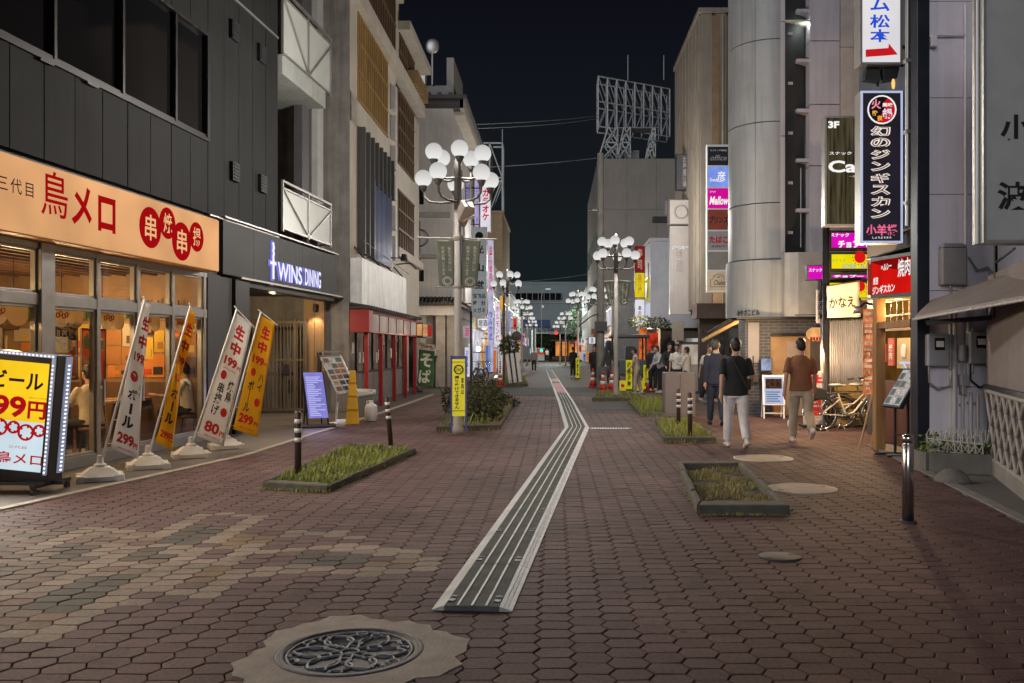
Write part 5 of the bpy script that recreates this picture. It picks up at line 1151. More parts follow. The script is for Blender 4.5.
# parked bikes and clutter by the shrubs: bicycles come later; posts, cone, leaning boards
def pole(label, px, Y, ztop, r=.045, m_=None, name='post', cat='post'):
    t = thing(name, label, cat, (at(px, 0, Y)[0], Y, 0)); b = MB(); b.lathe([(r * 1.8, 0), (r * 1.8, .05), (r, .08), (r, ztop), (0, ztop + .02)], n=14); b.build('shaft', m_ or M_darkmetal, t); return t
pole('dark slim post rising behind the lamp foot shrubs', 471, 36, 3.1); pole('slim brown post beside the leaning striped boards', 504, 39.5, 4.0, .05, mat('brown post paint', (.12, .09, .075), .5, var=.1))
t = thing('round_road_sign', 'back of a round dark road sign on a slim post', 'road sign', (at(516.5, 0, 40)[0], 40, 0)); b = MB(); b.tube([(0, .03, 0), (0, .03, 2.6)], .03, 10); b.build('post', M_pole, t)
zc = at(0, 336, 40)[2]; b = MB(); b.disc((0, zc), .22, -.01, .005, 28); b.build('plate', mat('dark violet sign back', (.09, .06, .09), .5, var=.1), t)
t = thing('striped_board', 'pair of leaning dark boards with white stripes in the far planter', 'barrier board', (at(515, 0, 39)[0], 39, 0)); t.rotation_euler = (0, R(-7), 0)
b = MB(); b.box(-.28, .32, 0, .05, .1, 1.45); b.build('board', mat('navy board', (.03, .035, .07), .5, var=.1), t); b = MB()
for k in range(3): b.box(-.26 + k * .22, -.12 + k * .22, -.012, -.002, .12, 1.42)
b.build('stripe', M_white, t)
leafcloud('foliage', [M_leaf, M_leaf2], None, [(0, 0, 0, .4, .4)], 700, .12, 31).location = (at(509, 0, 39)[0], 39.2, 1.75)
o = bpy.data.objects['foliage' if False else [x.name for x in COL.objects if x.name.startswith('foliage')][-1]]; o.name = 'potted_bush'; tag(o, 'dark bushy plant above the leaning striped boards', 'plant')
b = MB(); b.tube([(0, 0, -1.7), (0, 0, .2)], .05, 8); b.build('trunk', M_darkmetal, o)
M_cone = mat('red cone plastic', (.5, .03, .02), .5, var=.12)
def cone(label, px, py, s=1.):
    x, y, _ = gp(px, py); t = thing('traffic_cone', label, 'traffic cone', (x, y, 0), 0, 'red and white traffic cones')
    b = MB(); b.box(-.19 * s, .19 * s, -.19 * s, .19 * s, 0, .04); b.build('base', M_cone, t, bevel=.01)
    pr = [(.14, .04), (.03, .7)]; f = lambda z: .14 - .11 * (z - .04) / .66
    b = MB(); b.lathe([(f(z) * s, z * s) for z in (.04, .25)] , n=18); b.lathe([(f(z) * s, z * s) for z in (.36, .46)], n=18); b.lathe([(f(z) * s, z * s) for z in (.57, .7)], n=18); b.build('body', M_cone, t)
    b = MB(); b.lathe([(f(z) * s + .002, z * s) for z in (.25, .36)], n=18); b.lathe([(f(z) * s + .002, z * s) for z in (.46, .57)], n=18); b.build('band', M_white, t)
cone('traffic cone beside the leaning striped boards', 500, 386)
for lb, px, py in (('traffic cone nearest the thick grey utility pole', 603, 391.5), ('traffic cone standing alone left of the grey post', 593, 387), ('traffic cone touching the lamp post with the dark banner', 612, 390.5), ('traffic cone at the right end of the arrow boards', 649.5, 391), ('traffic cone behind the arrow boards', 645, 388)): cone(lb, px, py, 1.1)

# ---------------------------------------------------------------- end of the street
eb = thing('end_building', 'long pale building with a dark window band closing the end of the street', 'building', (0, 146, 0))
M_end = mat('dim teal grey panel', (.26, .3, .3), .8, var=.12, scale=.3)
b = MB(); b.box(-40, -3.2, 0, 14, 0, 9.5); b.box(-3.2, 8.5, 0, 14, 4.2, 9.5); b.box(8.5, 40, 0, 14, 0, 9.5); b.box(-22, 26, .4, 14, 9.5, 12.3); b.box(-14, 22, 2, 13, 12.3, 12.9); b.build('wall', M_end, eb)
b = MB(); b.box(-6.6, 1.2, .34, .42, 9.75, 10.9); b.build('window', M_nightglass, eb)
for x0, x1 in ((-20, -9), (3.5, 14)): b = MB(); b.box(x0, x1, -.06, .02, 7.4, 8.5); b.build('window', lit('faint office window', (.10, .12, .12), .5, .6, .3), eb)
b = MB()
for k in range(9): b.box(-6.6 + k * .95, -6.5 + k * .95, .3, .36, 9.72, 10.93)
b.box(-6.7, 1.3, .29, .37, 9.65, 9.75); b.build('window_bars', M_end, eb)
for x in (-14, -8.2, 5.5, 12): b = MB(); b.box(x, x + .5, -.3, 0, 0, 9.4); b.build('pier', M_end, eb)
b = MB()
b = MB(); b.box(-40, 40, -.2, -.05, 9.2, 9.36); b.build('ledge', mat('pale ledge', (.33, .34, .34), .7, var=.1), eb)
b = MB(); 
for x, z in ((-2.2, 8.5), (3.5, 8.4)): b.box(x, x + .35, -.09, -.065, z, z + .35)
b.build('lit_pane', lit('distant lit pane', (.7, .7, .65), .7, 0), eb)
b = MB(); b.box(-5.2, -.8, -.09, -.065, 5.2, 6.5); b.build('blue_panel', mat('dim blue panel', (.05, .08, .2), .6, var=.1), eb)
b = MB(); b.box(-3.2, 8.5, 8, 8.2, 0, 4.2); b.build('passage_wall', mat('dark passage wall', (.03, .035, .03), .9, var=.2), eb)
lamp('end_fill', (0, 108, 7), 5000, (.8, .95, .9), .5)  # unseen fill light added to brighten the end building
st = thing('shop_stalls', 'row of warm lit stalls beyond the crossing under the trees', 'shop', (0, 143.6, 0)); st.name = 'lit_stall'
b = MB(); b.box(-.5, 6.5, 0, 1.5, 0, .5); b.box(-.7, 6.7, -.2, 1.7, 3.0, 3.2); b.build('counter', M_wood, st)
b = MB(); 
for k in range(6): b.box(.1 + k * 1.05, .9 + k * 1.05, .3, .4, .6, 2.9)
b.build('lit_front', lit('amber stall light', C('#e89040'), .9, .5, .6), st)
for lb, x, y, c_, tx in (('white lit vending machine at the left of the far crossing', -3.1, 127, '#d8e4f0', '飲料'), ('red lit vending machine at the far crossing', -2.0, 127, '#c83830', '飲料'), ('green lit vending machine right of the lit stall', 8.2, 140, '#58b088', 'お茶')):
    t = thing('vending_machine', lb, 'vending machine', (x, y, 0)); b = MB(); b.box(-.5, .5, 0, .75, .05, 1.85); b.build('cabinet', M_white, t); b = MB(); b.box(-.45, .45, -.02, 0, .95, 1.78); b.build('lit_window', lit('vending ' + c_, C(c_), .9, .4, 3), t); T(tx, M_white, t, 0, -.01, .7, .2, .5)
def tree(label, x, y, h, r, n, seed, sz, trunk=.18):
    t = thing('street_tree', label, 'tree', (x, y, 0)); rnd = random.Random(seed)
    bl = [(rnd.uniform(-r, r) * .7, rnd.uniform(-r, r) * .7, h * rnd.uniform(.5, .9), r * rnd.uniform(.4, .7), r * rnd.uniform(.35, .6)) for k in range(9)]
    leafcloud('crown', [mat('dark tree leaf', (.04, .065, .03), .6, var=.4, scale=2), M_leaf], t, bl, n, sz, seed)
    b = MB(); b.tube([(0, 0, 0), (.05, 0, h * .4), (-.05, .05, h * .75)], [trunk, trunk * .7, trunk * .3], 10)
    for (bx, by, bz, q, w_) in bl[:6]: b.tube([(0, 0, h * .4), (bx * .5, by * .5, bz * .8), (bx, by, bz)], [trunk * .45, trunk * .3, trunk * .1], 6)
    b.build('trunk', mat('dark bark', (.06, .045, .035), .9, var=.3), t)
tree('dark street tree behind the close pair of far lamps', 4.6, 112, 6.8, 2.6, 2600, 3, .35); tree('dark tree in the passage under the end building, left of centre', -1.0, 147, 4.6, 2.4, 1500, 4, .35); tree('dark tree in the passage under the end building, right of centre', 2.8, 149, 4.8, 2.6, 1500, 5, .35); tree('dark round tree right of the passage at the street end', 7.0, 138, 5.6, 2.6, 2000, 6, .35)
def signal(label, px, py, Y, col, arm, ztop=None):
    X, _, Z = at(px, py, Y); t = thing('traffic_light', label, 'traffic light', (X, Y, 0)); b = MB(); b.tube([(arm, .1, 0), (arm, .1, Z + .6)], .09, 8); b.tube([(arm, .1, Z), (0, .1, Z)], .05, 8); b.build('post', M_pole, t)
    b = MB(); b.box(-.62, .62, -.12, .1, Z - .22, Z + .22); b.build('housing', M_darkmetal, t, bevel=.03); b = MB(); b.disc((.36 if col[0] > .5 else -.36, Z), .22, -.16, -.12, 20); b.build('lens', lit('signal ' + str(col), col, 2.2, 0), t)
    b = MB(); b.disc((0, Z), .13, -.14, -.12, 20); b.disc((-.36 if col[0] > .5 else .36, Z), .13, -.14, -.12, 20); b.build('dark_lens', M_black, t)
signal('red traffic light hanging at the end of the street', 553.5, 333, 118, (1, .04, .03), -2.4); signal('dim red traffic light beside the dark street tree', 574, 342.5, 124, (.7, .03, .03), 1.6); signal('green traffic light low at the left of the passage', 544, 350.5, 126, (.02, .9, .45), -1.8)
t = thing('modern_street_light', 'slim curved modern street light before the end building', 'street light', (at(541.5, 0, 128)[0], 128, 0)); b = MB(); b.tube([(0, 0, 0), (0, 0, 9), (.1, 0, 10.1), (.9, 0, 10.35)], .06, 8); b.build('post', M_pole, t); b = MB(); b.box(.6, 1.3, -.1, .1, 10.28, 10.36); b.build('head', lit('blue white head', (.7, .8, 1), 1.2, 0), t)
# overhead wires
for lb, a, c, sag in (('upper overhead wire across the street to the billboard truss', at(440, 125, 38), at(606, 114.5, 70), .15), ('second overhead wire just below the upper one', at(440, 129, 38), at(606, 117, 70), .2), ('lower overhead wire across the street', at(470, 168, 47), at(640, 152, 66), .15), ('faint far wire low across the street', at(490, 283, 76), at(620, 268, 90), .3)):
    a, c = Vector(a), Vector(c); b = MB(); b.tube([a.lerp(c, k / 14) - Vector((0, 0, sag * 4 * (k / 14) * (1 - k / 14))) for k in range(15)], .022, 5); o = b.build('overhead_wire', mat('wire', (.3, .31, .32), .5, var=0)); tag(o, lb, 'wire')
# ================================================================ right side
M_lav = mat('pale lavender panel', (.8, .735, .79), .65, var=.1, scale=1., bump=.08, streak=.2)
M_navy = mat('navy black pillar', (.018, .021, .03), .35, .1, var=.2)
M_navy2 = mat('slate blue cladding', (.07, .085, .115), .5, .1, var=.2, scale=2, streak=.25)
# ---- near building: lavender wall facing the camera, dark corner pillar
YN = 12.0
nb = thing('lavender_building', 'lavender panelled building with a navy black corner pillar behind the electric meters', 'building', (5.0, YN, 0))
b = MB()
for (x0, x1) in ((.03, .50), (.504, 1.0), (1.004, 3.6)):
    zs = [0, 1.05, 2.35, 3.65, 4.95, 6.25, 7.5, 9, 11]
    for z0, z1 in zip(zs, zs[1:]): b.box(x0, x1 - .0, 0, .3, z0 + .004, z1 - .004)
b.build('panel', M_lav, nb, bevel=.003)
b = MB(); b.box(.03, 3.6, .02, .6, 0, 11); b.box(.75, 3.6, .6, 4.4, 0, 11); b.build('wall', mat('dark joint backing', (.06, .055, .06), .8, var=.1), nb)  # dark backing that shows in the panel joints
b = MB(); b.box(-.14, .027, -.06, .16, 0, 11); b.build('pillar', M_navy, nb, bevel=.008)
b = MB(); b.box(.0, .02, .16, .6, 3.3, 11); b.box(.6, .74, .62, 4.4, 3.5, 11); b.build('side_cladding', M_navy2, nb)
b = MB(); b.tube([(-.03, .55, 3.3), (-.03, .55, 11)], .03, 10)
for z in (3.6, 4.6, 5.6, 6.6): b.box(-.07, .01, .5, .6, z, z + .05)
b.build('pipework', M_alu, nb)
b = MB(); b.tube([(.52, -.035, 2.5), (.52, -.035, 5.55), (.52, -.035, 6.2)], .02, 8); b.tube([(.05, -.04, 5.7), (.12, -.06, 5.78), (.5, -.05, 5.78)], .016, 8)
b.box(.04, .11, -.1, 0, 5.62, 5.76); b.build('conduit', M_lav, nb)
b = MB(); b.box(.16, .50, -.14, -.002, 2.42, 2.92); b.hexa([(.16, -.17, 2.92), (.50, -.17, 2.92), (.50, 0, 2.92), (.16, 0, 2.92)], [(.2, -.1, 2.98), (.46, -.1, 2.98), (.46, 0, 2.98), (.2, 0, 2.98)]); b.build('vent_box', mat('faded grey box', (.33, .31, .31), .5, var=.12), nb, bevel=.02)
b = MB(); b.tube([(.56, -.04, 2.8), (.66, -.07, 2.62), (.8, -.07, 2.66), (.9, -.05, 2.55), (.9, -.05, 2.2)], .014, 8); b.tube([(.3, -.07, 2.42), (.3, -.1, 2.3), (.15, -.1, 2.2)], .02, 8); b.build('cable', M_alu, nb)
# electric meters, pipes
M_meter = mat('grey meter plastic', (.3, .31, .33), .45, var=.1)
def meter(x, z, label):
    t = thing('electric_meter', label, 'electric meter', (5.0 + x, YN, z), 0, 'electric meters on the lavender wall')
    b = MB(); b.box(-.15, .15, -.15, -.003, -.24, .2); b.build('case', M_meter, t, bevel=.025, seg=3); b = MB(); b.box(-.06, .07, -.165, -.15, -.02, .14); b.build('window', M_nightglass, t); b = MB(); b.box(-.045, .055, -.172, -.165, .02, .1); b.build('dial', M_white, t)
    b = MB(); b.box(-.13, .13, -.158, -.15, .185, .198); b.build('cap', M_alu, t)
    b = MB(); b.tube([(-.1, -.06, -.24), (-.1, -.07, -.45), (.02, -.07, -.55), (.18, -.07, -.5), (.2, -.06, -.3)], .014, 8); b.build('cable', M_black if x > .5 else M_alu, t)
meter(.115, 1.57, 'grey electric meter nearest the navy black pillar'); meter(.67, 1.6, 'grey electric meter right of the white pipes')
t = thing('pipe_run', 'white service pipes running down the lavender wall between the meters', 'pipes', (5.0, YN, 0)); 
for x, z0, z1, r in ((.36, .1, 2.2, .035), (.30, 1.3, 2.2, .02), (.54, 1.2, 2.1, .025), (.60, 1.25, 2.1, .018), (.47, .15, .95, .02), (.58, .15, .98, .025), (.67, .15, .97, .022)):
    b = MB(); b.tube([(x, -.06, z0), (x, -.06, z1)], r, 10); 
    for z in (z0 + .2, z1 - .15): b.box(x - r - .01, x + r + .01, -.06, -.005, z, z + .03)
    b.build('pipe', mat('white pipe', (.5, .48, .47), .5, var=.1), t)
b = MB(); b.box(.42, .53, -.14, -.003, 1.07, 1.22); b.box(.44, .5, -.12, -.003, .95, 1.075); b.box(.44, .46, -.1, -.06, 1.2, 1.42); b.lathe([(.05, 1.4), (.06, 1.5), (.05, 1.62), (0, 1.63)], (.45, -.09, 0), 14); b.build('valve', M_meter, t, bevel=.008)
# ---- namako lattice wall shop with awning, angled
d = Vector((.317, 1)).normalized(); ang = math.degrees(math.atan2(-d.y, -d.x))   # local x runs towards the camera
nk = thing('lattice_wall_shop', 'grey shop wall with a white raised diamond lattice plinth below the brown awning', 'building', (5.43, 11.0, 0), ang)
b = MB(); b.box(-.6, 5.5, .0, 3.0, 1.08, 2.5); b.build('wall', mat('grey brown plaster', (.2, .175, .165), .85, var=.15, scale=2, bump=.15), nk)
b = MB(); b.box(-.6, 5.5, -.03, 3.0, 0, .18); b.build('plinth', mat('grey footing', (.22, .21, .2), .8, var=.2, bump=.2), nk, bevel=.01)
b = MB(); b.box(-.6, 5.5, .004, 3.0, .18, 1.02); b.build('tile_field', mat('black wall tile', (.035, .033, .035), .4, var=.25, scale=5), nk)
b = MB()
for k in range(13):
    x = -.6 + k * .42
    for s_ in (-1, 1):
        p_ = [(x, 0, .2), (x + .8, 0, 1.0)] if s_ > 0 else [(x + .8, 0, .2), (x, 0, 1.0)]
        b.tube([Vector(p_[0]).lerp(Vector(p_[1]), q / 6) + Vector((0, -.002, 0)) for q in range(7)], .026, 10)
b.tube([(-.6, 0, 1.02), (5.5, 0, 1.02)], .03, 10); b.tube([(-.6, 0, .19), (5.5, 0, .19)], .03, 10); b.build('lattice', mat('white lime ridge', (.3, .28, .265), .75, var=.15, scale=6, bump=.2), nk)
b = MB(); b.box(-.6, 5.5, -.04, .0, 1.055, 1.11); b.build('rail', M_darkmetal, nk)
aw = thing('awning', 'brown sloping shop awning shading the two electric meters', 'awning', (0, 0, 0))
A = [(4.75, 11.75, 2.0), (4.45, 8.4, 2.07), (4.3, 7.4, 2.09)]; Bk = [(5.05, 11.95, 2.22), (5.35, 9.5, 2.55), (5.5, 7.4, 2.8)]
b = MB(); n_ = 26; vs = []
for k in range(n_ + 1):
    u = k / n_ * 2; i = min(int(u), 1); f = u - i; a = Vector(A[i]).lerp(Vector(A[i + 1]), f); c = Vector(Bk[i]).lerp(Vector(Bk[i + 1]), f); vs += [a, c, c - Vector((0, 0, .05)), a - Vector((0, 0, .05))]
b.add(vs, [(4 * k, 4 * k + 4, 4 * k + 5, 4 * k + 1) for k in range(n_)] + [(4 * k + 3, 4 * k + 2, 4 * k + 6, 4 * k + 7) for k in range(n_)] + [(4 * k, 4 * k + 3, 4 * k + 7, 4 * k + 4) for k in range(n_)] + [(0, 1, 2, 3)])
b.build('canopy', mat('brown awning sheet', (.2, .165, .15), .6, var=.2, scale=3, bump=.15), aw)
b = MB(); 
for k in range(70):
    u = k / 70 * 2; i = min(int(u), 1); a = Vector(A[i]).lerp(Vector(A[i + 1]), u - i); b.ball((a.x - .01, a.y, a.z - .045), (.025, .034 if i == 0 else .02, .022), 6, 4)
b.tube([(q_[0] - .01, q_[1], q_[2] - .045) for q_ in A], .012, 8); b.build('trim', mat('pale trim', (.5, .48, .45), .6, var=.1), aw)
b = MB(); b.bar((4.8, 11.5, 1.9), (5.4, 11.0, 1.95), .05, .06); b.tube([(5.42, 10.95, 1.95), (5.42, 10.95, 2.9)], .025, 8); b.tube([(5.42, 10.95, 2.62), (4.75, 9.2, 2.6)], .015, 6); b.build('support', M_darkmetal, aw)
# ---- grey brush-lettered sign at the upper right edge
def ex_hood(t, hw, z0, z1):
    b = MB(); b.tube([(-hw - .02, .1, z0), (-hw - .02, .1, z1)], .035, 10); b.build('edge_tube', M_alu, t)
psign('large grey glossy sign with black brush lettering above the brown awning', 983, 1043, -40, 243, 9.5, mat('glossy grey sign face', (.42, .42, .41), .2, var=.08, spec=.5), mat('silver sign frame', (.5, .5, .48), .35, .7, var=.1),
    [('小', .54, .403, .1, .52, M_blacktext, dict(bold=.03)), ('波', .5, .166, .1, .54, M_blacktext, dict(bold=.03))], depth=.25, extra=ex_hood, wall=6.4)
# ---- planter box with toy fence, stone stop
t = thing('planter_box', 'low concrete planter box of weeds under the meters', 'planter', (5.25, 11.2, 0))
b = MB(); q = [(-.58, .45), (-.5, .1), (.5, -.28), (.75, -.3), (.75, .5)]; 
for (x0, y0), (x1, y1) in ((q[0], q[1]), (q[1], q[2]), (q[2], q[3])): b.bar((x0, y0, .12), (x1, y1, .12), .1, .26)
b.build('wall', M_conc, t, bevel=.01)
b = MB(); b.slab([(-.55, .5), (-.48, .12), (.5, -.25), (.75, -.27), (.75, .7), (-.55, .7)], 0, .18); b.build('soil', M_soil, t)
leafcloud('foliage', [M_grass, M_leaf], t, [(-.35, .25, .3, .2, .16), (0, .2, .24, .2, .1), (.3, .1, .24, .2, .1), (.55, .0, .22, .18, .1)], 1300, .06, 12)
t = thing('garden_fence', 'small white plastic garden fence, one panel fallen over', 'fence', (5.25, 11.2, 0)); M_toy = mat('white toy fence', (.58, .56, .53), .5, var=.08)
def toyfence(p0, p1, lean):
    b = MB(); p0, p1 = Vector(p0), Vector(p1); up = Vector((lean[0], lean[1], .34))
    for k in range(9):
        a = p0.lerp(p1, k / 8); b.tube([a, a + up * (1 if k % 2 else .82)], .01, 6)
        if k < 8:
            c = p0.lerp(p1, (k + 1) / 8); b.tube([a + up * .8, (a + c) / 2 + up * 1.05, c + up * .8], .007, 6); b.tube([a + up * .2, c + up * .6], .006, 5); b.tube([c + up * .2, a + up * .6], .006, 5)
    b.tube([p0 + up * .2, p1 + up * .2], .008, 6); b.tube([p0 + up * .65, p1 + up * .65], .008, 6); b.build('fence_panel', M_toy, t)
toyfence((-.1, .55, .17), (.34, .5, .17), (0, 0)); toyfence((.36, .5, .17), (.75, .45, .17), (0, 0)); toyfence((-.42, .3, .2), (.12, -.05, .16), (-.12, -.2))
x, y, _ = gp(952, 482); t = thing('stone_stop', 'low rounded concrete stop before the planter box of weeds', 'stone', (x, y, 0)); b = MB(); b.lathe([(.2, 0), (.2, .03), (.15, .1), (.09, .145), (0, .155)], n=28); b.build('stone', M_conc, t)
x, y, _ = gp(908, 522); t = thing('steel_bollard', 'polished steel bollard standing alone in the hexagon paving', 'bollard', (x, y, 0)); b = MB(); b.lathe([(.051, 0), (.051, .70), (.046, .705), (.046, .72), (.053, .725), (.053, .76), (.045, .785), (0, .79)], n=28); b.build('post', mat('polished steel', (.5, .48, .47), .22, 1., var=.08), t)
b = MB(); b.lathe([(.075, .0), (.075, .012), (.055, .016)], n=28); b.build('collar', M_iron, t)
def stripedbollard(label, px, py, H=.8, lean=0):
    x, y, _ = gp(px, py); t = thing('striped_bollard', label, 'bollard', (x, y, 0), 0, 'brown bollards with white bands'); t.rotation_euler = (0, R(lean), 0)
    b = MB(); b.lathe([(.04, 0), (.04, H), (.03, H + .02), (0, H + .025)], n=18); b.build('post', mat('dark brown bollard', (.05, .03, .025), .45, var=.15), t)
    for k in range(3): b = MB(); b.lathe([(.0415, H - .12 - k * .11), (.0415, H - .07 - k * .11)], n=18); b.build('band', mat('reflective white band', (.62, .62, .6), .4, var=.05), t)
stripedbollard('striped bollard standing upright by the banner flags', 298, 480.5); stripedbollard('leaning striped bollard at the far end of the long low planter', 391, 446, .78, -5)
stripedbollard('striped bollard in front of the grey utility cabinet, nearer of the pair', 690, 440.5, .8); stripedbollard('striped bollard touching the grey utility cabinet', 678.5, 430, .78)
x, y, _ = gp(679, 416); t = thing('utility_cabinet', 'grey metal utility cabinet behind the striped bollards', 'cabinet', (x, y, 0))
M_cab = mat('grey violet cabinet paint', (.15, .133, .135), .5, .1, var=.1, streak=.15)
b = MB(); b.box(-.36, .36, -.2, .3, 0, 1.03); b.build('body', M_cab, t, bevel=.012); b = MB(); b.box(-.34, -.012, -.212, -.2, .06, .99); b.box(.012, .34, -.212, -.2, .06, .99); b.build('door', M_cab, t, bevel=.004); b = MB(); b.box(-.05, -.03, -.235, -.212, .5, .62); b.build('handle', M_steel, t)

# ---- red barbecue shop
YR = 12.35
rb = thing('barbecue_shop', 'small timber grill restaurant with a red lit sign and warm entrance', 'restaurant', (5.12, YR, 0))
b = MB(); b.box(.44, .6, .1, 2.95, 0, 3.0); b.box(.2, .6, .02, .1, 0, 3.0); b.build('wall', mat('dark timber wall', (.06, .038, .025), .7, var=.3, scale=3, stretch=(1, 1, .2)), rb)
b = MB(); b.hexa([(-.13, .15, 3.0), (.4, .15, 3.0), (.4, 1.95, 3.0), (-.13, 1.95, 3.0)], [(-.1, .15, 3.03), (.4, .15, 3.06), (.4, 1.95, 3.06), (-.1, 1.95, 3.03)]); b.build('roof', mat('dark green roof sheet', (.035, .045, .04), .5, var=.25, streak=.3), rb)
def westbox(mb, y0, y1, xf, xb, z0, z1, mi=0): mb.box(xf, xb, y0, y1, z0, z1, mi)
sg = thing('grill_sign', 'red lit wedge sign with white grill lettering above the warm entrance', 'sign', (5.12, YR, 0), -90)
# local x -> towards the camera (-Y); local -y -> street
b = MB(); b.prism([(-1.72, 2.37), (.0, 2.30), (.0, 2.92), (-1.72, 3.0)], -.13, .2); b.build('cabinet', M_dkframe, sg)
L_red = lit('red acrylic', C('#e01810'), .8, .15, 2); L_dred = lit('deep red acrylic', C('#8c0c0c'), .75, .15, 2)
b = MB(); b.prism([(-1.66, 2.42), (-.05, 2.36), (-.05, 2.6), (-1.66, 2.92)], -.14, -.13); b.build('face', L_red, sg)
b = MB(); b.prism([(-1.66, 2.925), (-.05, 2.605), (-.05, 2.87), (-1.66, 2.94)], -.1395, -.13); b.build('dark_face', L_dred, sg)
TW = lit('white lit lettering', (.95, .93, .9), .95, 0)
T('ヘルシー', TW, sg, -1.02, -.145, 2.80, .1, .42, .03); T('焼肉', TW, sg, -.34, -.145, 2.73, .26, .46, .015); T('成吉', TW, sg, -1.46, -.145, 2.62, .12, .22, .03); T('ジンギスカン', TW, sg, -1.14, -.145, 2.475, .13, .92, .03)
b = MB(); b.hexa([(-1.73, -.13, 2.37), (-1.72, .2, 2.37), (-2.25, .32, 2.42), (-2.25, .25, 2.42)], [(-1.73, -.13, 3.0), (-1.72, .2, 3.0), (-2.25, .32, 2.85), (-2.25, .25, 2.85)]); b.build('end_frame', M_alu, sg)
def ew(u, v, o): a = Vector((-1.77, -.13 - .03, 2.42)).lerp(Vector((-2.2, .22, 2.46)), u); c = Vector((-1.77, -.16, 2.94)).lerp(Vector((-2.2, .22, 2.81)), u); return a.lerp(c, v)
b = MB(); b.poly([ew(0, 0, 0), ew(1, 0, 0), ew(1, 1, 0), ew(0, 1, 0)][::-1]); b.build('end_face', lit('red and cream panel', C('#b04030'), .6, .5, 6), sg)
b = MB(); b.prism([(-2.2, 2.36), (.0, 2.27), (.0, 2.30), (-2.2, 2.40)], -.12, .9); b.build('soffit', mat('yellow painted soffit', (.5, .33, .06), .5, var=.15), sg)
# entrance bay
b = MB(); b.box(-.18, -.03, 1.35, 1.5, 0, 2.35); b.build('post', mat('honey timber', (.3, .16, .06), .55, var=.3, scale=4, stretch=(1.5, 1.5, .12)), rb, bevel=.008)
b = MB(); b.box(-.14, .0, .15, 1.35, 1.88, 1.98); b.box(-.1, 0, .12, .2, 0, 2.3); b.build('lintel', mat('honey timber', (.3, .16, .06)), rb)
b = MB(); b.box(.39, .436, .2, 2.8, 0.02, 1.05); b.build('door', mat('red brown boards', (.11, .035, .022), .55, var=.25, scale=4, stretch=(1, 6, .5)), rb)
b = MB(); b.box(.41, .436, .2, 2.8, 1.05, 1.88); b.build('window', lit('amber grill window', C('#7a5426'), .38, .5, 2.2), rb)
b = MB(); b.box(.41, .436, .2, 2.8, 1.9, 2.33); b.build('transom', lit('amber transom', C('#a87830'), .5, .5, 3), rb)
b = MB()
for k in range(10): b.box(.395, .41, .25 + k * .25, .28 + k * .25, 1.88, 2.33)
b.box(.394, .41, .2, 2.8, 2.1, 2.13); b.box(.38, .41, .2, 2.8, 1.86, 1.92); b.build('transom_bar', M_wood, rb)
for lb, y, z, h_, w_, c_, tx in (('red and white calendar on the grill window', 2.2, 1.52, .45, .24, (.55, .08, .05), '焼肉'), ('cream framed paper on the grill window', 1.66, 1.5, .48, .55, (.55, .42, .2), ''), ('second small red notice by the grill door', 2.48, 1.5, .3, .12, (.5, .1, .08), '')):
    t = thing('wall_notice', lb, 'notice', (5.12, YR, 0), -90); b = MB(); b.box(-y - w_ / 2, -y + w_ / 2, -.07 + .44, -.045 + .44, z - h_ / 2, z + h_ / 2); b.build('sheet', mat('notice ' + lb[:6], c_, .6, var=.2, scale=8), t)
    if tx: T(tx, M_white, t, -y, .366, z, .25, .16, vertical=True)
    else:
        b = MB(); b.ball((-y, .367, z + .03), (.1 * w_ * 2, .003, .12), 16, 8); b.build('picture', M_white, t)
t = thing('lit_banner_strip', 'pair of orange lit menu strips on the timber post', 'banner', (5.08, YR + 1.72, 0), -12)
for x0 in (-.2, -.03):
    b = MB(); b.box(x0, x0 + .15, -.03, .0, .85, 2.2); b.build('panel', lit('orange menu strip', C('#e08048'), .62, .75, 9), t)
    b = MB(); 
    for k in range(14): z = .9 + k * .092; b.box(x0 + .02, x0 + .13, -.036, -.031, z, z + .05) if k % 3 else b.box(x0 + .04, x0 + .1, -.036, -.031, z, z + .06)
    b.build('dish_row', lit('pale dish row', C('#f0c0a0') if x0 < -.1 else C('#b03828'), .6, .7, 14), t)
b = MB(); b.bar((-.1, -.05, 0), (.06, .0, .85), .025, .02); b.bar((-.3, -.3, 0), (-.05, -.02, .9), .025, .02); b.build('prop', M_wood2, t)
lamp('entrance_lamp', (5.25, YR + 1.3, 2.15), 34, (1, .66, .3), .06); lamp('entrance_lamp', (5.35, 16.0, 2.35), 360, (1, .68, .36), .06)
t = thing('gooseneck_lamp', 'dark clamp lamp under the red sign', 'lamp', (4.98, YR + 1.66, 2.26)); b = MB(); b.tube([(.05, 0, 0), (-.1, 0, .03), (-.2, 0, -.05)], .018, 8); b.build('arm', M_darkmetal, t); b = MB(); b.lathe([(.04, .0), (.07, -.12)], (-.22, 0, -.02), 14); b.build('shade', M_alu, t)
b = MB(); b.ball((-.22, 0, -.13), (.05, .05, .03), 12, 6); b.build('bulb', lit('warm bulb', (1, .75, .4), 3, 0), t)
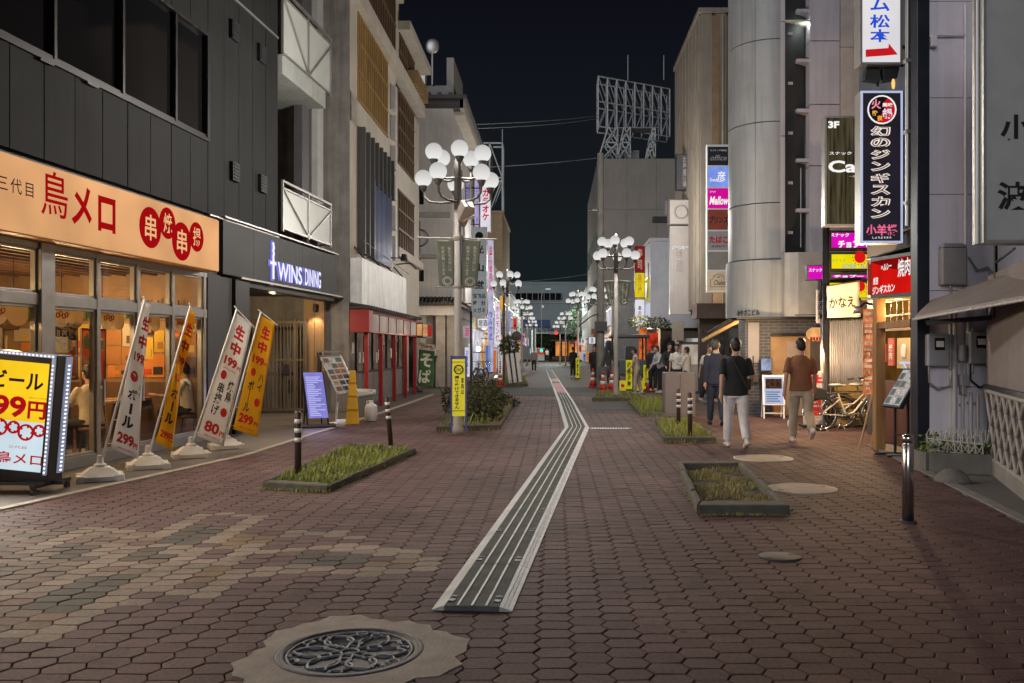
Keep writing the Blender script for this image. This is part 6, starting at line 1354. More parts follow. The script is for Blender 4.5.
# tilted lit menu stand
x, y, _ = gp(890, 455); t = thing('menu_stand', 'black lectern menu stand with a tilted lit menu by the grill entrance', 'menu board', (x + .02, y - .1, 0), -80)
b = MB()
for s_ in (-.17, .17): b.bar((s_, .12, 0), (s_, .12, .95), .03, .03); b.bar((s_, -.2, .015), (s_, .3, .015), .03, .03)
b.bar((-.17, .12, .3), (.17, .12, .3), .025, .025); b.build('stand', M_black, t)
q0 = [(-.24, -.06, .72), (.24, -.06, .72), (.24, -.0, .69), (-.24, -.0, .69)]; q1 = [(-.24, .3, 1.28), (.24, .3, 1.28), (.24, .36, 1.25), (-.24, .36, 1.25)]
b = MB(); b.hexa(q0, q1); b.build('case', M_black, t, bevel=.008)
on2 = lambda u, v, o: Vector(q0[0]).lerp(Vector(q0[1]), u).lerp(Vector(q1[0]).lerp(Vector(q1[1]), u), v) + Vector((0, -.84, .54)) * o
b = MB(); b.poly([on2(.06, .05, .004), on2(.94, .05, .004), on2(.94, .95, .004), on2(.06, .95, .004)]); b.build('sheet', lit('blue white menu', C('#b4bcc8'), .7, .5, 7), t)
rnd = random.Random(11)
for k in range(12):
    b = MB(); u0, v0 = .1 + (k % 3) * .28, .08 + (k // 3) * .21; b.poly([on2(u0, v0, .007), on2(u0 + .23, v0, .007), on2(u0 + .23, v0 + .16, .007), on2(u0, v0 + .16, .007)]); b.build('dish_photo', mat('dim dish print %d' % rnd.randrange(5)), t)
b = MB(); b.bar((-.24, .26, 1.36), (.24, .26, 1.36), .06, .03); b.bar((-.2, .33, 1.25), (-.2, .27, 1.36), .02, .02); b.build('lamp_bar', lit('cold lamp bar', (.55, .7, 1), .9, 0), t)

# ---- tall projecting signs near the corner
def ex_flame(t, hw, z0, z1):
    zc = z1 - (z1 - z0) * .125; r = hw * .66
    b = MB(); b.disc((0, zc), r, -.014, -.009, 40); b.build('red_disc', lit('red glowing disc', (.62, .01, .02), .8, .1), t)
    b = MB(); n_ = 20; b.prism([(r * math.cos(a) * .98, zc + r * math.sin(a) * .98) for a in [math.pi * .35 + math.pi * q / n_ for q in range(n_ + 1)]] + [(r * .0, zc - r * .3), (r * .2, zc + .02), (r * .1, zc + r * .5)], -.018, -.0145); b.build('dark_half', lit('dark disc half', (.02, .01, .015), .5, 0), t)
    b = MB(); b.tube([(r * math.cos(q * .3), -.02, zc + r * math.sin(q * .3)) for q in range(22)], .012, 6); b.build('ring', TW, t)
    T('火', lit('pink lit lettering', (.9, .3, .4), .9, 0), t, -r * .42, -.021, zc + r * .4, r * .7, r * .7, .03); T('鍋', lit('pale lit lettering', (.85, .75, .85), .9, 0), t, r * .38, -.021, zc - r * .28, r * .75, r * .7, .03)
    T('酔', lit('amber lit lettering', (.95, .5, .05), .9, 0), t, -r * .5, -.021, zc - r * .25, r * .38, None, .04); T('夜', lit('amber lit lettering', (.95, .5, .05), .9, 0), t, -r * .15, -.021, zc - r * .6, r * .38, None, .04); T('美味', TW, t, r * .4, -.021, zc + r * .35, r * .3, r * .75, .03)
    t1, t2 = z1 - (z1 - z0) * .225, z1 - (z1 - z0) * .845
    for ch, k in zip('幻のジンギスカン', range(8)):
        zz_ = t1 + (t2 - t1) * (k + .5) / 8; h_ = (t1 - t2) / 8 * .84
        T(ch, lit('cream lit lettering', (.95, .88, .75), .95, 0), t, -.02, -.012, zz_, h_, hw * .95, .055, 'lettering'); T(ch, lit('crimson lit lettering', (.25, .05, .1), .55, 0), t, -.02, -.014, zz_, h_ * .9, hw * .82, -.005, 'lettering')
    T('小羊楼', lit('rose lit lettering', (.9, .16, .3), .9, 0), t, 0, -.012, z0 + (z1 - z0) * .085, (z1 - z0) * .075, hw * 1.5, .03); T('しょうようろう', TW, t, 0, -.012, z0 + (z1 - z0) * .035, (z1 - z0) * .014, hw * .9, .02)
psign('tall black vertical sign framed in white light with pale brush lettering', 860.5, 902.5, 91, 243, 14.3, lit('black lit acrylic', (.016, .014, .022), 1., .3, 1), lit('cold white light frame', C('#c4cdf0'), .8, .1), [], depth=.28, wall=5.6, extra=ex_flame, cab=M_alu)
def ex_arrow(t, hw, z0, z1):
    zc = z0 + .185; b = MB(); b.prism([(-hw * .74, zc - .07), (hw * .32, zc - .045), (hw * .78, zc - .03), (hw * .36, zc + .14), (hw * .34, zc + .07), (-hw * .74, zc + .045)], -.014, -.009); b.build('arrow', lit('red lit arrow', (.62, .012, .02), .85, 0), t)
psign('white lit sign with blue lettering and a red arrow above the floodlights', 860, 902, -70, 64.5, 14.0, lit('bright white acrylic', C('#ece8ec'), .88, .08, 1.), M_alu,
    [('ム', .47, .45, .11, .46, TB, dict(bold=.02)), ('松', .47, .32, .1, .48, TB, dict(bold=.02)), ('本', .47, .213, .097, .48, TB, dict(bold=.02)), ('テ', .47, .6, .1, .46, TB, dict(bold=.02))], depth=.28, wall=5.6, extra=ex_arrow)
t = thing('floodlight', 'pair of dark floodlights between the white sign and the black sign', 'floodlight', (at(880, 0, 14.2)[0], 14.2, at(0, 76, 14.2)[2])); b = MB(); b.hexa([(-.28, -.1, -.08), (-.06, -.12, -.12), (-.04, .1, -.1), (-.26, .12, -.06)], [(-.24, -.08, .12), (-.02, -.1, .08), (-.0, .1, .1), (-.22, .12, .14)]); b.hexa([(.02, -.1, -.1), (.24, -.1, -.06), (.24, .1, -.06), (.02, .1, -.1)], [(.0, -.1, .1), (.28, -.1, .14), (.28, .1, .14), (.0, .1, .1)]); b.build('housing', M_black, t, bevel=.01); b = MB(); b.tube([(-.02, .05, -.15), (-.02, .05, .2), (.4, .1, .2)], .025, 8); b.build('bracket', M_darkmetal, t); b = MB(); b.ball((.17, -.11, -.16), (.03, .02, .09), 10, 6); b.build('lens', lit('amber flood lens', (1, .55, .15), 1.2, 0), t)
M_gold = lit('dark gold grained board', (.055, .045, .024), .9, .95, 3)
MP_ = M_gold.node_tree.nodes.new('ShaderNodeMapping'); MP_.inputs['Scale'].default_value = (5, 1, .3); tn_ = [n for n in M_gold.node_tree.nodes if n.type == 'TEX_NOISE'][0]; tc_n = [n for n in M_gold.node_tree.nodes if n.type == 'TEX_COORD'][0]; M_gold.node_tree.links.new(tc_n.outputs['Object'], MP_.inputs[0]); M_gold.node_tree.links.new(MP_.outputs[0], tn_.inputs['Vector'])
psign('dark gold snack bar sign marked 3F behind the black sign', 824.5, 862, 116, 226, 17, M_gold, M_alu, [('3F', .24, .92, .065, .3, TW, dict(bold=.05)), ('スナック', .42, .66, .03, .6, TW, dict(bold=.02)), ('Can', .62, .54, .11, 1.05, TW, dict(bold=.03)), ('〜歌〜', .8, .45, .02, .3, M_white, {})], depth=.2, wall=6.6)
M_mag = lit('magenta acrylic', C('#e010c0'), .85, .12, 1.5); M_yel = lit('lemon acrylic', C('#f4e410'), .85, .12, 1.5)
def sunmark(t, x, z, r, y=-.013):
    m_ = lit('red sun print', (.75, .01, .01), .85, 0); b = MB(); b.disc((x, z), r, y - .002, y + .002, 26); b.build('sun', m_, t); b = MB()
    b.disc((x, z), r * 1.05, y - .0025, y - .0022, 20)
    for k in range(14): a = k * 2 * math.pi / 14; b.bar((x, y, z), (x + r * 1.2 * math.cos(a), y, z + r * 1.2 * math.sin(a)), r * .05, .001); b.disc((x + r * 1.33 * math.cos(a), z + r * 1.33 * math.sin(a)), r * .12, y - .0015, y + .0015, 8)
    b.build('ray', m_, t)
YS = 18.0
psign('magenta lit snack sign, top of the stack on the dark pole', 829, 876.5, 230.5, 250, YS, M_mag, M_dkframe, [('スナック', .22, .77, .2, .4, TW, dict(bold=.03)), ('チョプ', .42, .3, .42, .46, TW, dict(bold=.05)), ('ー', .86, .2, .12, .16, TW, dict(bold=.05))])
psign('yellow lit snack sign with a red sun, second in the stack on the dark pole', 829, 877, 252, 271, YS, M_yel, M_dkframe, [('スナック', .2, .56, .14, .28, lit('green lit lettering', (.25, .5, .1), .7, 0), {}), ('GYER  SUN', .58, .25, .2, .62, lit('blue grey lit lettering', (.25, .5, .6), .8, 0), dict(font_shear=.3, bold=.02))], extra=lambda t, hw, z0, z1: sunmark(t, hw * .28, z1 - .11, .11))
psign('thin magenta lit strip sign under the yellow one', 829, 878, 272.5, 280, YS, M_mag, M_dkframe, [('チョプー', .4, .5, .4, .6, TW, dict(bold=.05))])
psign('lower yellow lit sign mostly behind the cream cloth', 821, 869, 280.5, 300, YS + .1, M_yel, M_dkframe, [], extra=lambda t, hw, z0, z1: sunmark(t, hw * .62, z1 - .12, .1))
psign('small magenta lit snack sign left of the dark pole', 807, 823.5, 265, 280, YS + .3, M_mag, M_dkframe, [('スナック', .5, .66, .25, .8, TW, dict(bold=.03))])
pole('dark square pole carrying the stacked magenta and yellow snack signs', 826, YS - .15, 4.05, .07)
t = thing('cream_banner', 'cream cloth with brush lettering under the yellow sign', 'banner', (0, 0, 0)); 
t, og, S_, cl = hangflag('cream_banner', 'cream cloth with brush lettering under the yellow snack signs', [at(827, 286, 17.6), at(859, 281, 17.7), at(861, 317, 17.7), at(827, 318, 17.6)], mat('lit cream cloth', (.62, .55, .42), .8, var=.12, scale=2), [('かなえ', .45, .45, .32, .8, M_blacktext, dict(bold=.02))], wob=.02)
for o_ in [x for x in COL.objects if x.name.startswith('cream_banner') and not x.children]: bpy.data.objects.remove(o_)
t.name = 'cream_banner'
b = MB(); b.tube([S_(0, 1), S_(1, 1)], .015, 8); b.build('rod', M_wood, t)
lamp('banner_lamp', (at(846, 0, 17.2)[0], 17.1, at(0, 322, 17)[2]), 5, (1, .85, .6), .08)
t = thing('white_hanging_banner', 'small white hanging banner beside the dark pole', 'banner', (0, 0, 0)); x0, _, z1 = at(816, 290, 18.2); x1, _, z0 = at(824, 323, 18.2); b = MB(); b.box(x0, x1, 18.2, 18.21, z0, z1); b.build('cloth', mat('pale cloth', (.4, .38, .4), .8, var=.25, scale=8), t); T('居酒屋', M_blacktext, t, (x0 + x1) / 2, 18.19, (z0 + z1) / 2, (z1 - z0) * .8, .09, vertical=True)
x, _, z = at(817, 334, 18.4); t = thing('paper_lantern', 'oval glowing red and cream paper lantern by the dark pole', 'lantern', (x, 18.4, z)); b = MB(); b.ball((0, 0, 0), (.22, .22, .15), 24, 14); b.build('paper', lit('glowing lantern paper', C('#f0b070'), .85, .25, 6), t)
b = MB(); 
for k in range(7): a = -.9 + k * .3; b.box(.2 * math.sin(a) - .018, .2 * math.sin(a) + .018, -.215 * math.cos(a) - .02, -.215 * math.cos(a) + .01, -.13, -.07)
b.build('red_mark', M_redlit, t); b = MB(); b.lathe([(.1, .13), (.1, .17), (0, .18)], n=16); b.lathe([(.1, -.17), (.1, -.13)], n=16); b.build('cap', M_black, t); b = MB(); b.tube([(0, 0, .17), (0, .1, .4), (-.4, .2, .4)], .012, 6); b.build('cord', M_black, t)
lamp('lantern_bulb', (x - .1, 17.9, z - .35), 60, (1, .55, .25), .1)
# corrugated screen behind the bicycles
t = thing('corrugated_screen', 'grey corrugated screen fence behind the bicycles', 'fence', (5.4, 18.1, 0)); b = MB(); n_ = 26; w_ = 1.12; vs = []
for k in range(n_ * 4 + 1):
    x = w_ * k / (n_ * 4); y = .018 * math.sin(k * math.pi / 2); vs += [(x, y, .02), (x, y, 2.22)]
b.add(vs, [(2 * k, 2 * k + 2, 2 * k + 3, 2 * k + 1) for k in range(n_ * 4)], 0, True); o = b.build('sheet', mat('grey corrugated sheet', (.3, .285, .295), .6, .1, var=.2, scale=2, streak=.35), t); o.modifiers.new('t', 'SOLIDIFY').thickness = .004
b = MB(); b.box(-.03, w_ + .03, -.04, .04, 2.2, 2.26); b.build('top_rail', M_darkmetal, t)
t = thing('yellow_crate_stack', 'ochre wooden boards stacked under the corrugated screen', 'crate', (6.35, 17.85, 0)); t.name = 'wooden_crate'
b = MB()
for k in range(5): b.box(-.75, .1, -.03, .03, .05 + k * .17, .19 + k * .17)
b.build('board', mat('ochre boards', (.25, .16, .05), .6, var=.3, scale=4), t)
for x in (-.72, .07): b = MB(); b.box(x - .03, x + .03, .03, .1, 0, .9); b.build('post', M_wood, t)

# ---- round cornered building
Y2 = 21.0
rd = thing('round_corner_building', 'grey metal clad building with a rounded corner tower', 'building', (5.30, 22.0, 0))
M_clad = mat('grey metal cladding', (.27, .28, .285), .5, .1, var=.12, scale=1.1, streak=.35)
M_clad2 = mat('pale lavender cladding', (.42, .39, .43), .5, .15, var=.1, scale=1.1, streak=.25)
def cylwall(mb, r, z0, z1, a0, a1, n_=26, th=.12):
    vs = []
    for k in range(n_ + 1):
        a = R(a0 + (a1 - a0) * k / n_)
        for rr in (r, r - th): vs += [(rr * math.cos(a), rr * math.sin(a), z0), (rr * math.cos(a), rr * math.sin(a), z1)]
    fs = []
    for k in range(n_): i = 4 * k; fs += [(i, i + 4, i + 5, i + 1), (i + 6, i + 2, i + 3, i + 7), (i + 1, i + 5, i + 7, i + 3), (i, i + 2, i + 6, i + 4)]
    fs += [(0, 1, 3, 2), (4 * n_, 4 * n_ + 2, 4 * n_ + 3, 4 * n_ + 1)]
    mb.add(vs, fs, 0, False)
b = MB(); zs = [3.70, 5.03, 6.95, 8.9, 10.9, 13]
for z0, z1 in zip(zs, zs[1:]):
    for a0, a1 in ((150, 185), (185.5, 237), (237.5, 273.5)): cylwall(b, 1.0, z0 + .012, z1 - .012, a0, a1)
tw = b.build('tower_cladding', M_clad, rd)
b = MB(); b.lathe([(.93, 2.3), (.93, 13.0)], n=40); b.box(.35, 4.4, .0, 6, 2.3, 13); b.build('core', mat('dark joint core', (.045, .045, .045), .7, var=.1), rd)
b = MB()
for a0, a1 in ((150, 200), (200.3, 235), (235.3, 272)): cylwall(b, 1.06, 2.33, 3.68, a0, a1)
b.build('lower_ring', M_clad, rd)
# bulging canopy front and flat panels
b = MB(); prof = [(.03, -1.06), (.06, -1.22), (.16, -1.32), (.34, -1.36), (.9, -1.36), (1.35, -1.36)]
vs = []
for (x, y) in prof: vs += [(x, y, 2.33), (x, y, 3.82)]
for (x, y) in prof[::-1]: vs += [(x, -.9, 2.33), (x, -.9, 3.82)]
n_ = len(prof) * 2; b.add(vs, [(2 * k, 2 * ((k + 1) % n_), 2 * ((k + 1) % n_) + 1, 2 * k + 1) for k in range(n_)] + [tuple(range(1, 2 * n_, 2)), tuple(range(0, 2 * n_, 2))[::-1]]); b.build('canopy', mat('warm silver canopy', (.34, .33, .31), .45, .2, var=.12, streak=.2), rd)
b = MB(); b.box(-1, 4.4, -1.3, -.95, 2.27, 2.325); b.build('canopy_edge', M_darkmetal, rd)
b = MB()
zj = [3.83, 5.9, 7.35, 8.85, 11, 13]
for z0, z1 in zip(zj, zj[1:]): b.box(.72, 1.42, -.99, -.6, z0 + .01, z1 - .01)
for z0, z1 in zip([3.83, 6.6, 9.3, 13], [6.6, 9.3, 13]): b.box(.02, .13, -1.0, -.6, z0 + .01, z1 - .01)
b.build('flat_panel', M_clad2, rd, bevel=.004)
b = MB(); b.box(1.42, 4.4, -.97, -.5, 3.83, 6.4); b.box(1.42, 4.4, -.97, -.5, 6.415, 8.7); b.box(1.42, 4.4, -.97, -.5, 8.715, 13); b.box(.97, 4.4, -1.02, -.5, 2.33, 3.825); b.build('side_panel', mat('greige panel', (.42, .37, .35), .6, .1, var=.12, streak=.2), rd)
b = MB(); b.box(.13, .72, -.62, -.55, 3.83, 9.6); win = b.build('window', lit('greenish stair glass', (.03, .045, .045), .55, .9, .9), rd)
b = MB()
for k in range(5):
    z = 4.3 + k * 1.18; b.box(.13, .34, -.9, -.6, z, z + .07); b.box(.42, .72, -.95, -.6, z + .52, z + .6)
b.box(.4, .43, -.72, -.62, 3.83, 9.6); b.build('ledge', M_clad2, win)
b = MB(); b.box(.46, .58, -.74, -.68, 4.0, 5.9); b.build('fluorescent_fitting', mat('pale fitting', (.5, .5, .52), .5, var=.1), win)
lamp('stair_lamp', (5.95, 21.1, 9.3), 10, (.85, 1, .95), .1); b = MB(); b.box(.13, .72, -1.0, -.6, 9.3, 9.34); b.build('soffit', M_cream, win)
# ground floor: grey brick, tan door, sign letters
M_gbrick = brickmat('grey glazed brick', (.085, .085, .1), (.06, .06, .072), (.13, .125, .128), .24, .075, .012, .45)
b = MB(); b.box(-.8, -.2, -.95, -.2, 0, 2.27); b.box(-.2, 4.0, -.96, -.5, 1.9, 2.27); b.build('brick_wall', M_gbrick, rd)
b = MB(); b.box(-.74, -.48, -.99, -.95, 1.25, 2.2); b.build('blank_plate', mat('grey plate', (.25, .24, .25), .5, var=.1), rd)
b = MB(); b.box(-.2, .75, -.9, -.5, 0, 1.9); b.build('tan_wall', mat('tan render', (.36, .22, .11), .7, var=.15), rd)
b = MB(); b.box(.18, .62, -.93, -.895, 0, 1.75); b.build('door', mat('warm grey door', (.34, .25, .19), .5, var=.1), rd); b = MB(); b.box(-.18, .78, -1.02, -.88, 1.87, 1.95); b.build('door_hood', M_dkframe, rd)
b = MB(); b.box(.3, .44, -.945, -.93, 1.2, 1.4); b.build('door_notice', M_dkframe, rd)
b = MB(); b.box(.75, 4.0, -.93, -.5, 0, 1.9); b.build('dark_bay', mat('dim brown wall', (.1, .075, .06), .7, var=.2), rd)
lamp('door_lamp', (4.8, 19.4, 1.75), 120, (1, .68, .36), .06)
def on_ring(u, v): a = R(228) + u / 1.075; return (1.075 * math.cos(a), 1.075 * math.sin(a), 2.44 + v)
T('みやさこビル', M_blacktext, rd, 0, 0, 0, .15, .62, .03, fn=on_ring)
psign('small dark framed notice on the round building', 807, 814, 296, 317, 20.95, mat('cream notice', (.45, .4, .33), .6, var=.25, scale=14), M_black, [('営業', .5, .7, .25, .7, M_blacktext, {}), ('案内', .5, .3, .25, .7, M_blacktext, {})], depth=.03)
psign('small lit picture screen on the grey brick wall', 760.5, 772, 358, 371, 20.8, lit('pale blue screen', C('#a8b4d8'), .7, .5, 5), M_dkframe, [], depth=.06)
psign('red picture panel under the small lit screen', 761, 772, 373, 386, 20.8, lit('red brown picture', C('#7a3030'), .45, .6, 7), M_dkframe, [], depth=.06)
psign('magenta picture panel lowest on the grey brick wall', 761.5, 768, 388, 401, 20.8, lit('magenta picture', C('#b030a0'), .5, .6, 7), M_dkframe, [], depth=.06)
x, y, _ = gp(774, 418.5); t = thing('easel_sign', 'white lit easel sign with a food picture before the brick wall', 'menu board', (x, y, 0), -6)
b = MB(); b.hexa([(-.25, -.02, .3), (.25, -.02, .3), (.25, .03, .3), (-.25, .03, .3)], [(-.25, .1, .98), (.25, .1, .98), (.25, .15, .98), (-.25, .15, .98)]); b.build('frame', M_white, t, bevel=.015)
on3 = lambda u, v, o: Vector((-.25 + .5 * u, -.025 + .12 * v - o, .3 + .68 * v)); b = MB(); b.poly([on3(.08, .05, .002), on3(.92, .05, .002), on3(.92, .95, .002), on3(.08, .95, .002)]); b.build('sheet', lit('lit easel sheet', C('#b8c0e4'), .85, .1), t)
b = MB(); b.poly([on3(.14, .55, .005), on3(.86, .55, .005), on3(.86, .88, .005), on3(.14, .88, .005)]); b.build('food_picture', lit('food picture print', C('#503828'), .6, .9, 16), t)
b = MB()
for k in range(5): v = .12 + k * .075; b.poly([on3(.16, v, .005), on3(.78 - .1 * (k % 2), v, .005), on3(.78 - .1 * (k % 2), v + .035, .005), on3(.16, v + .035, .005)])
b.build('writing', lit('teal print', C('#6088a0'), .6, 0), t)
b = MB()
for s_ in (-.22, .22): b.bar((s_, .0, 0), (s_, .04, .35), .03, .03); b.bar((s_, .45, 0), (s_, .13, .95), .025, .025)
b.bar((-.22, .02, .12), (.22, .02, .12), .025, .02); b.build('stand', M_white, t)
t = thing('wall_broom', 'dark brush hanging on the grey brick wall', 'broom', (at(754, 0, 20.9)[0], 20.98, 0)); b = MB(); zt_ = at(0, 362, 21)[2]; b.tube([(0, 0, zt_ - .3), (0, 0, zt_ + .15)], .012, 6); b.build('handle', M_black, t); b = MB(); b.hexa([(-.12, -.04, zt_ - .48), (.12, -.04, zt_ - .48), (.12, .03, zt_ - .48), (-.12, .03, zt_ - .48)], [(-.03, -.03, zt_ - .25), (.03, -.03, zt_ - .25), (.03, .03, zt_ - .25), (-.03, .03, zt_ - .25)]); b.build('bristles', M_black, t)

# ---- beige tower with the stacked sign board, storefront beneath
bt = thing('beige_tower', 'tall beige building with vertical grooves behind the round corner', 'building', (5.0, 30.5, 0))
M_bt = mat('beige vertical panel', (.22, .19, .15), .7, var=.15, scale=1.2, streak=.3)
b = MB(); b.box(0, 5, .1, 6.3, 3.0, 13.1)
for k in range(7): b.box(.0 + k * .5, .38 + k * .5, 0, .1, 3.0, 13.1)
for k in range(8): b.box(-.06, 0, .1 + k * .78, .74 + k * .78, 3.0, 13.05)
b.build('wall', M_bt, bt, bevel=.004)
b = MB(); b.box(.38, .62, -.03, .05, 5.5, 13.0); b.box(.9, 1.25, -.02, .05, 5, 13.0); b.box(-.09, -.05, 3.4, 3.9, 7.6, 10.2); b.build('brown_strip', mat('brown strip panel', (.2, .13, .075), .7, var=.2), bt)
b = MB(); b.tube([(.75, -.06, 3), (.75, -.06, 13)], .04, 8); b.build('downpipe', M_bt, bt)
b = MB(); b.box(-.1, 5.1, -.1, 6.4, 13.1, 13.25); b.build('coping', M_bt, bt)
b = MB(); b.box(-.3, 4, -1.0, 0, 2.6, 3.1); b.build('shop_fascia', mat('dark brown fascia', (.09, .06, .05), .6, var=.2), bt)
b = MB(); b.box(-.1, 4, -.3, 0, 0, 2.6); b.build('shop_front', mat('dark shop timber', (.055, .042, .035), .6, var=.25), bt)
b = MB(); 
for k in range(4): b.box(.2 + k * .7, .75 + k * .7, -.34, -.305, .5, 2.3)
b.build('shop_window', lit('dim shop pane', (.07, .06, .06), .5, .9, 2), bt)
b = MB(); b.box(.4, 1.7, -.08, -.035, 3.15, 4.6); b.build('tan_panel', mat('tan lit panel', (.42, .28, .15), .6, var=.12), bt)
lamp('panel_spot', (6.0, 29.3, 4.9), 30, (1, .75, .45), .1)
b = MB(); b.prism([(.55, 3.7), (1.5, 3.78), (1.5, 3.86), (.55, 3.78)], -.12, -.09); b.box(.85, 1.35, -.12, -.09, 3.5, 3.7); b.prism([(.9, 3.2), (1.2, 3.05), (1.35, 3.25), (1.35, 3.45), (.9, 3.45)], -.12, -.09)
for k in range(3): b.box(.95 + k * .15, 1.02 + k * .15, -.12, -.09, 3.86, 4.15 + .1 * (k == 1))
b.build('white_emblem', mat('cream cut emblem', (.68, .6, .48), .6, var=.08, emit=(1, .8, .55), es=.12), bt)
t = thing('stacked_sign_board', 'tall board of seven stacked sign panels on the beige tower', 'sign', (at(718.5, 0, 27.5)[0], 27.5, 0)); hw = .36
edges = [146, 166, 187.5, 209, 230.5, 251, 270.5, 291.5]
b = MB(); b.box(-hw, hw, .0, .2, at(0, 292.5, 27.5)[2], at(0, 144.5, 27.5)[2]); b.build('cabinet', M_white, t, bevel=.006)
facs = [(lit('black sign panel', (.02, .02, .025), .8, .2), [('office', .5, .4, .3, .72, mat('grey script', (.35, .35, .37), .5, var=0), dict(font_shear=.3)), ('ロッキング倶楽部', .5, .8, .1, .7, M_white, {})]), (lit('sky blue panel', C('#7f9cf0'), .85, .2, 3), [('彦', .62, .5, .55, .36, TW, {}), ('Snack', .3, .35, .18, .34, TW, {})]),
        (lit('magenta panel', C('#d8109c'), .85, .1, 3), [('Mellow', .52, .38, .42, .84, TW, dict(font_shear=.3, bold=.03)), ('スナック', .25, .82, .1, .25, TW, {})]), (mat('rust red panel', (.3, .06, .03), .5, var=.15), [('プリンス', .5, .5, .36, .8, M_blacktext, dict(bold=.04))]),
        (mat('greyish white panel', (.33, .33, .35), .5, var=.1), [('たばこ', .5, .56, .38, .8, M_redtext, dict(bold=.05)), ('販売許可', .5, .2, .1, .6, M_blacktext, {})]), (mat('blank grey panel', (.26, .25, .24), .5, var=.1), []), (lit('warm cream panel', C('#d8bfa0'), .55, .15, 2), [('Chalet', .55, .42, .26, .5, M_blacktext, dict(font_shear=.3)), ('〜 cafe 〜', .5, .72, .1, .4, M_blacktext, {})])]
for k, (fm, txs) in enumerate(facs):
    z1, z0 = at(0, edges[k] + .8, 27.5)[2], at(0, edges[k + 1] - .8, 27.5)[2]; b = MB(); b.box(-hw + .03, hw - .03, -.015, -.001, z0, z1); pn = b.build('panel', fm, t)
    for (s_, u, v, hh, ww, m_, kk) in txs: T(s_, m_, pn, -hw + 2 * hw * u, -.019, z0 + (z1 - z0) * v, hh * (z1 - z0), ww * 2 * hw, **kk)
    if k == 6: b = MB(); zc = (z0 + z1) / 2; b.tube([(x_, -.018, z_) for x_, z_ in ((-.25, zc - .18), (-.25, zc + .05), (-.18, zc + .05), (-.15, zc + .16), (0, zc + .22), (.15, zc + .16), (.18, zc + .05), (.25, zc + .05), (.25, zc - .18), (-.25, zc - .18))], .008, 5); b.build('outline', M_blacktext, pn)
b = MB(); 
for z in (5.0, 7.0): b.bar((hw, .1, z), (.6, 2.0, z), .06, .06)
b.build('bracket', M_darkmetal, t)
t = thing('crossed_beam_lamp', 'pair of long golden crossed beams with a brass lantern over the dark shop front', 'shop ornament', (0, 0, 0)); M_brass = mat('gilded timber', (.42, .27, .1), .45, .3, var=.3, scale=5)
p0, p1 = at(702, 341, 26.5), at(744, 318, 26); p2, p3 = at(707, 334, 26.8), at(740, 314.5, 27); b = MB(); b.bar(p0, p1, .11, .1); b.build('beam', M_brass, t, bevel=.015); b = MB(); b.bar(p2, p3, .1, .1); b.build('beam', mat('dark timber beam', (.08, .05, .03), .6, var=.3), t, bevel=.015); b = MB(); b.bar(p1, at(745, 317, 29.6), .1, .1); b.bar(p3, at(740, 313, 29.6), .1, .1); b.bar(p0, at(703, 331, 29.6), .06, .06); b.build('stay', M_darkmetal, t)
px_ = at(739, 350, 26.2); b = MB(); b.tube([at(739, 322, 26.2), (px_[0], px_[1], px_[2] + .1)], .012, 6); b.build('chain', M_brass, t); b = MB(); b.lathe([(.03, .14), (.17, .02), (.17, -.04), (.1, -.12), (0, -.16)], px_, 18); b.build('lantern', M_brass, t)
b = MB(); b.ball(at(741, 323, 26.1), .07, 12, 8); b.build('bulb', lit('warm bulb', (1, .75, .4)), t); lamp('beam_bulb', at(741, 330, 25.5), 60, (1, .72, .4), .06)
for x, z in ((1.7, 5.4), (2.6, 5.4)):
    b = MB(); b.box(x, x + .75, -.35, -.02, z, z + .55); ac = b.build('air_conditioner', mat('grey unit casing', (.4, .39, .37), .5, var=.15), bt, bevel=.015); b = MB(); b.disc((x + .3, z + .28), .21, -.365, -.351, 22); b.build('fan_grille', M_darkmetal, ac)
# ---- tall double sign tower
psign('square pale sign with a faint ring on top of the tall sign tower', 668.5, 693, 199, 225, 33, mat('pale greige sign', (.36, .34, .31), .5, var=.1), mat('brown edge', (.1, .08, .07), .5, var=.1), [], depth=.4, extra=lambda t, hw, z0, z1: MB().tube([(.24 * math.cos(q * .35), -.012, (z0 + z1) / 2 + .24 * math.sin(q * .35)) for q in range(19)], .035, 6).build('ring', mat('faint ring print', (.28, .26, .24), .5, var=.1), t))
psign('tall faded grey vertical sign beneath the ringed square', 670, 691, 226, 314.5, 33, mat('faded mauve sign', (.33, .3, .28), .5, var=.12, scale=1.2, streak=.2), M_alu, [('味蔵', .45, .62, .3, .35, mat('faded print', (.24, .22, .21), .6, var=0), dict(vertical=True))], depth=.3, wall=5.1, extra=lambda t, hw, z0, z1: T('♪〜cafe〜', lit('white neon script', (.9, .9, .95), .9, 0), t, 0, -.02, z0 + (z1 - z0) * .76, .16, .62, .0, font_shear=.3))
psign('dark narrow sign high on the beige tower wall', 676, 689, 154, 190, 33.4, mat('dark louvre sign', (.06, .06, .06), .5, var=.2), M_darkmetal, [('北海道酒場', .65, .5, .85, .3, mat('grey print', (.3, .3, .3), .5, var=0), V)], depth=.3, wall=5.1)
b = MB(); b.box(.35, .75, -.25, 0, 1.9, 2.6); 
t = thing('wall_grille', 'pale louvred grille under the tall faded sign', 'vent', (at(676, 0, 33)[0] - .5, 33, 0)); b.build('case', M_bt, t)
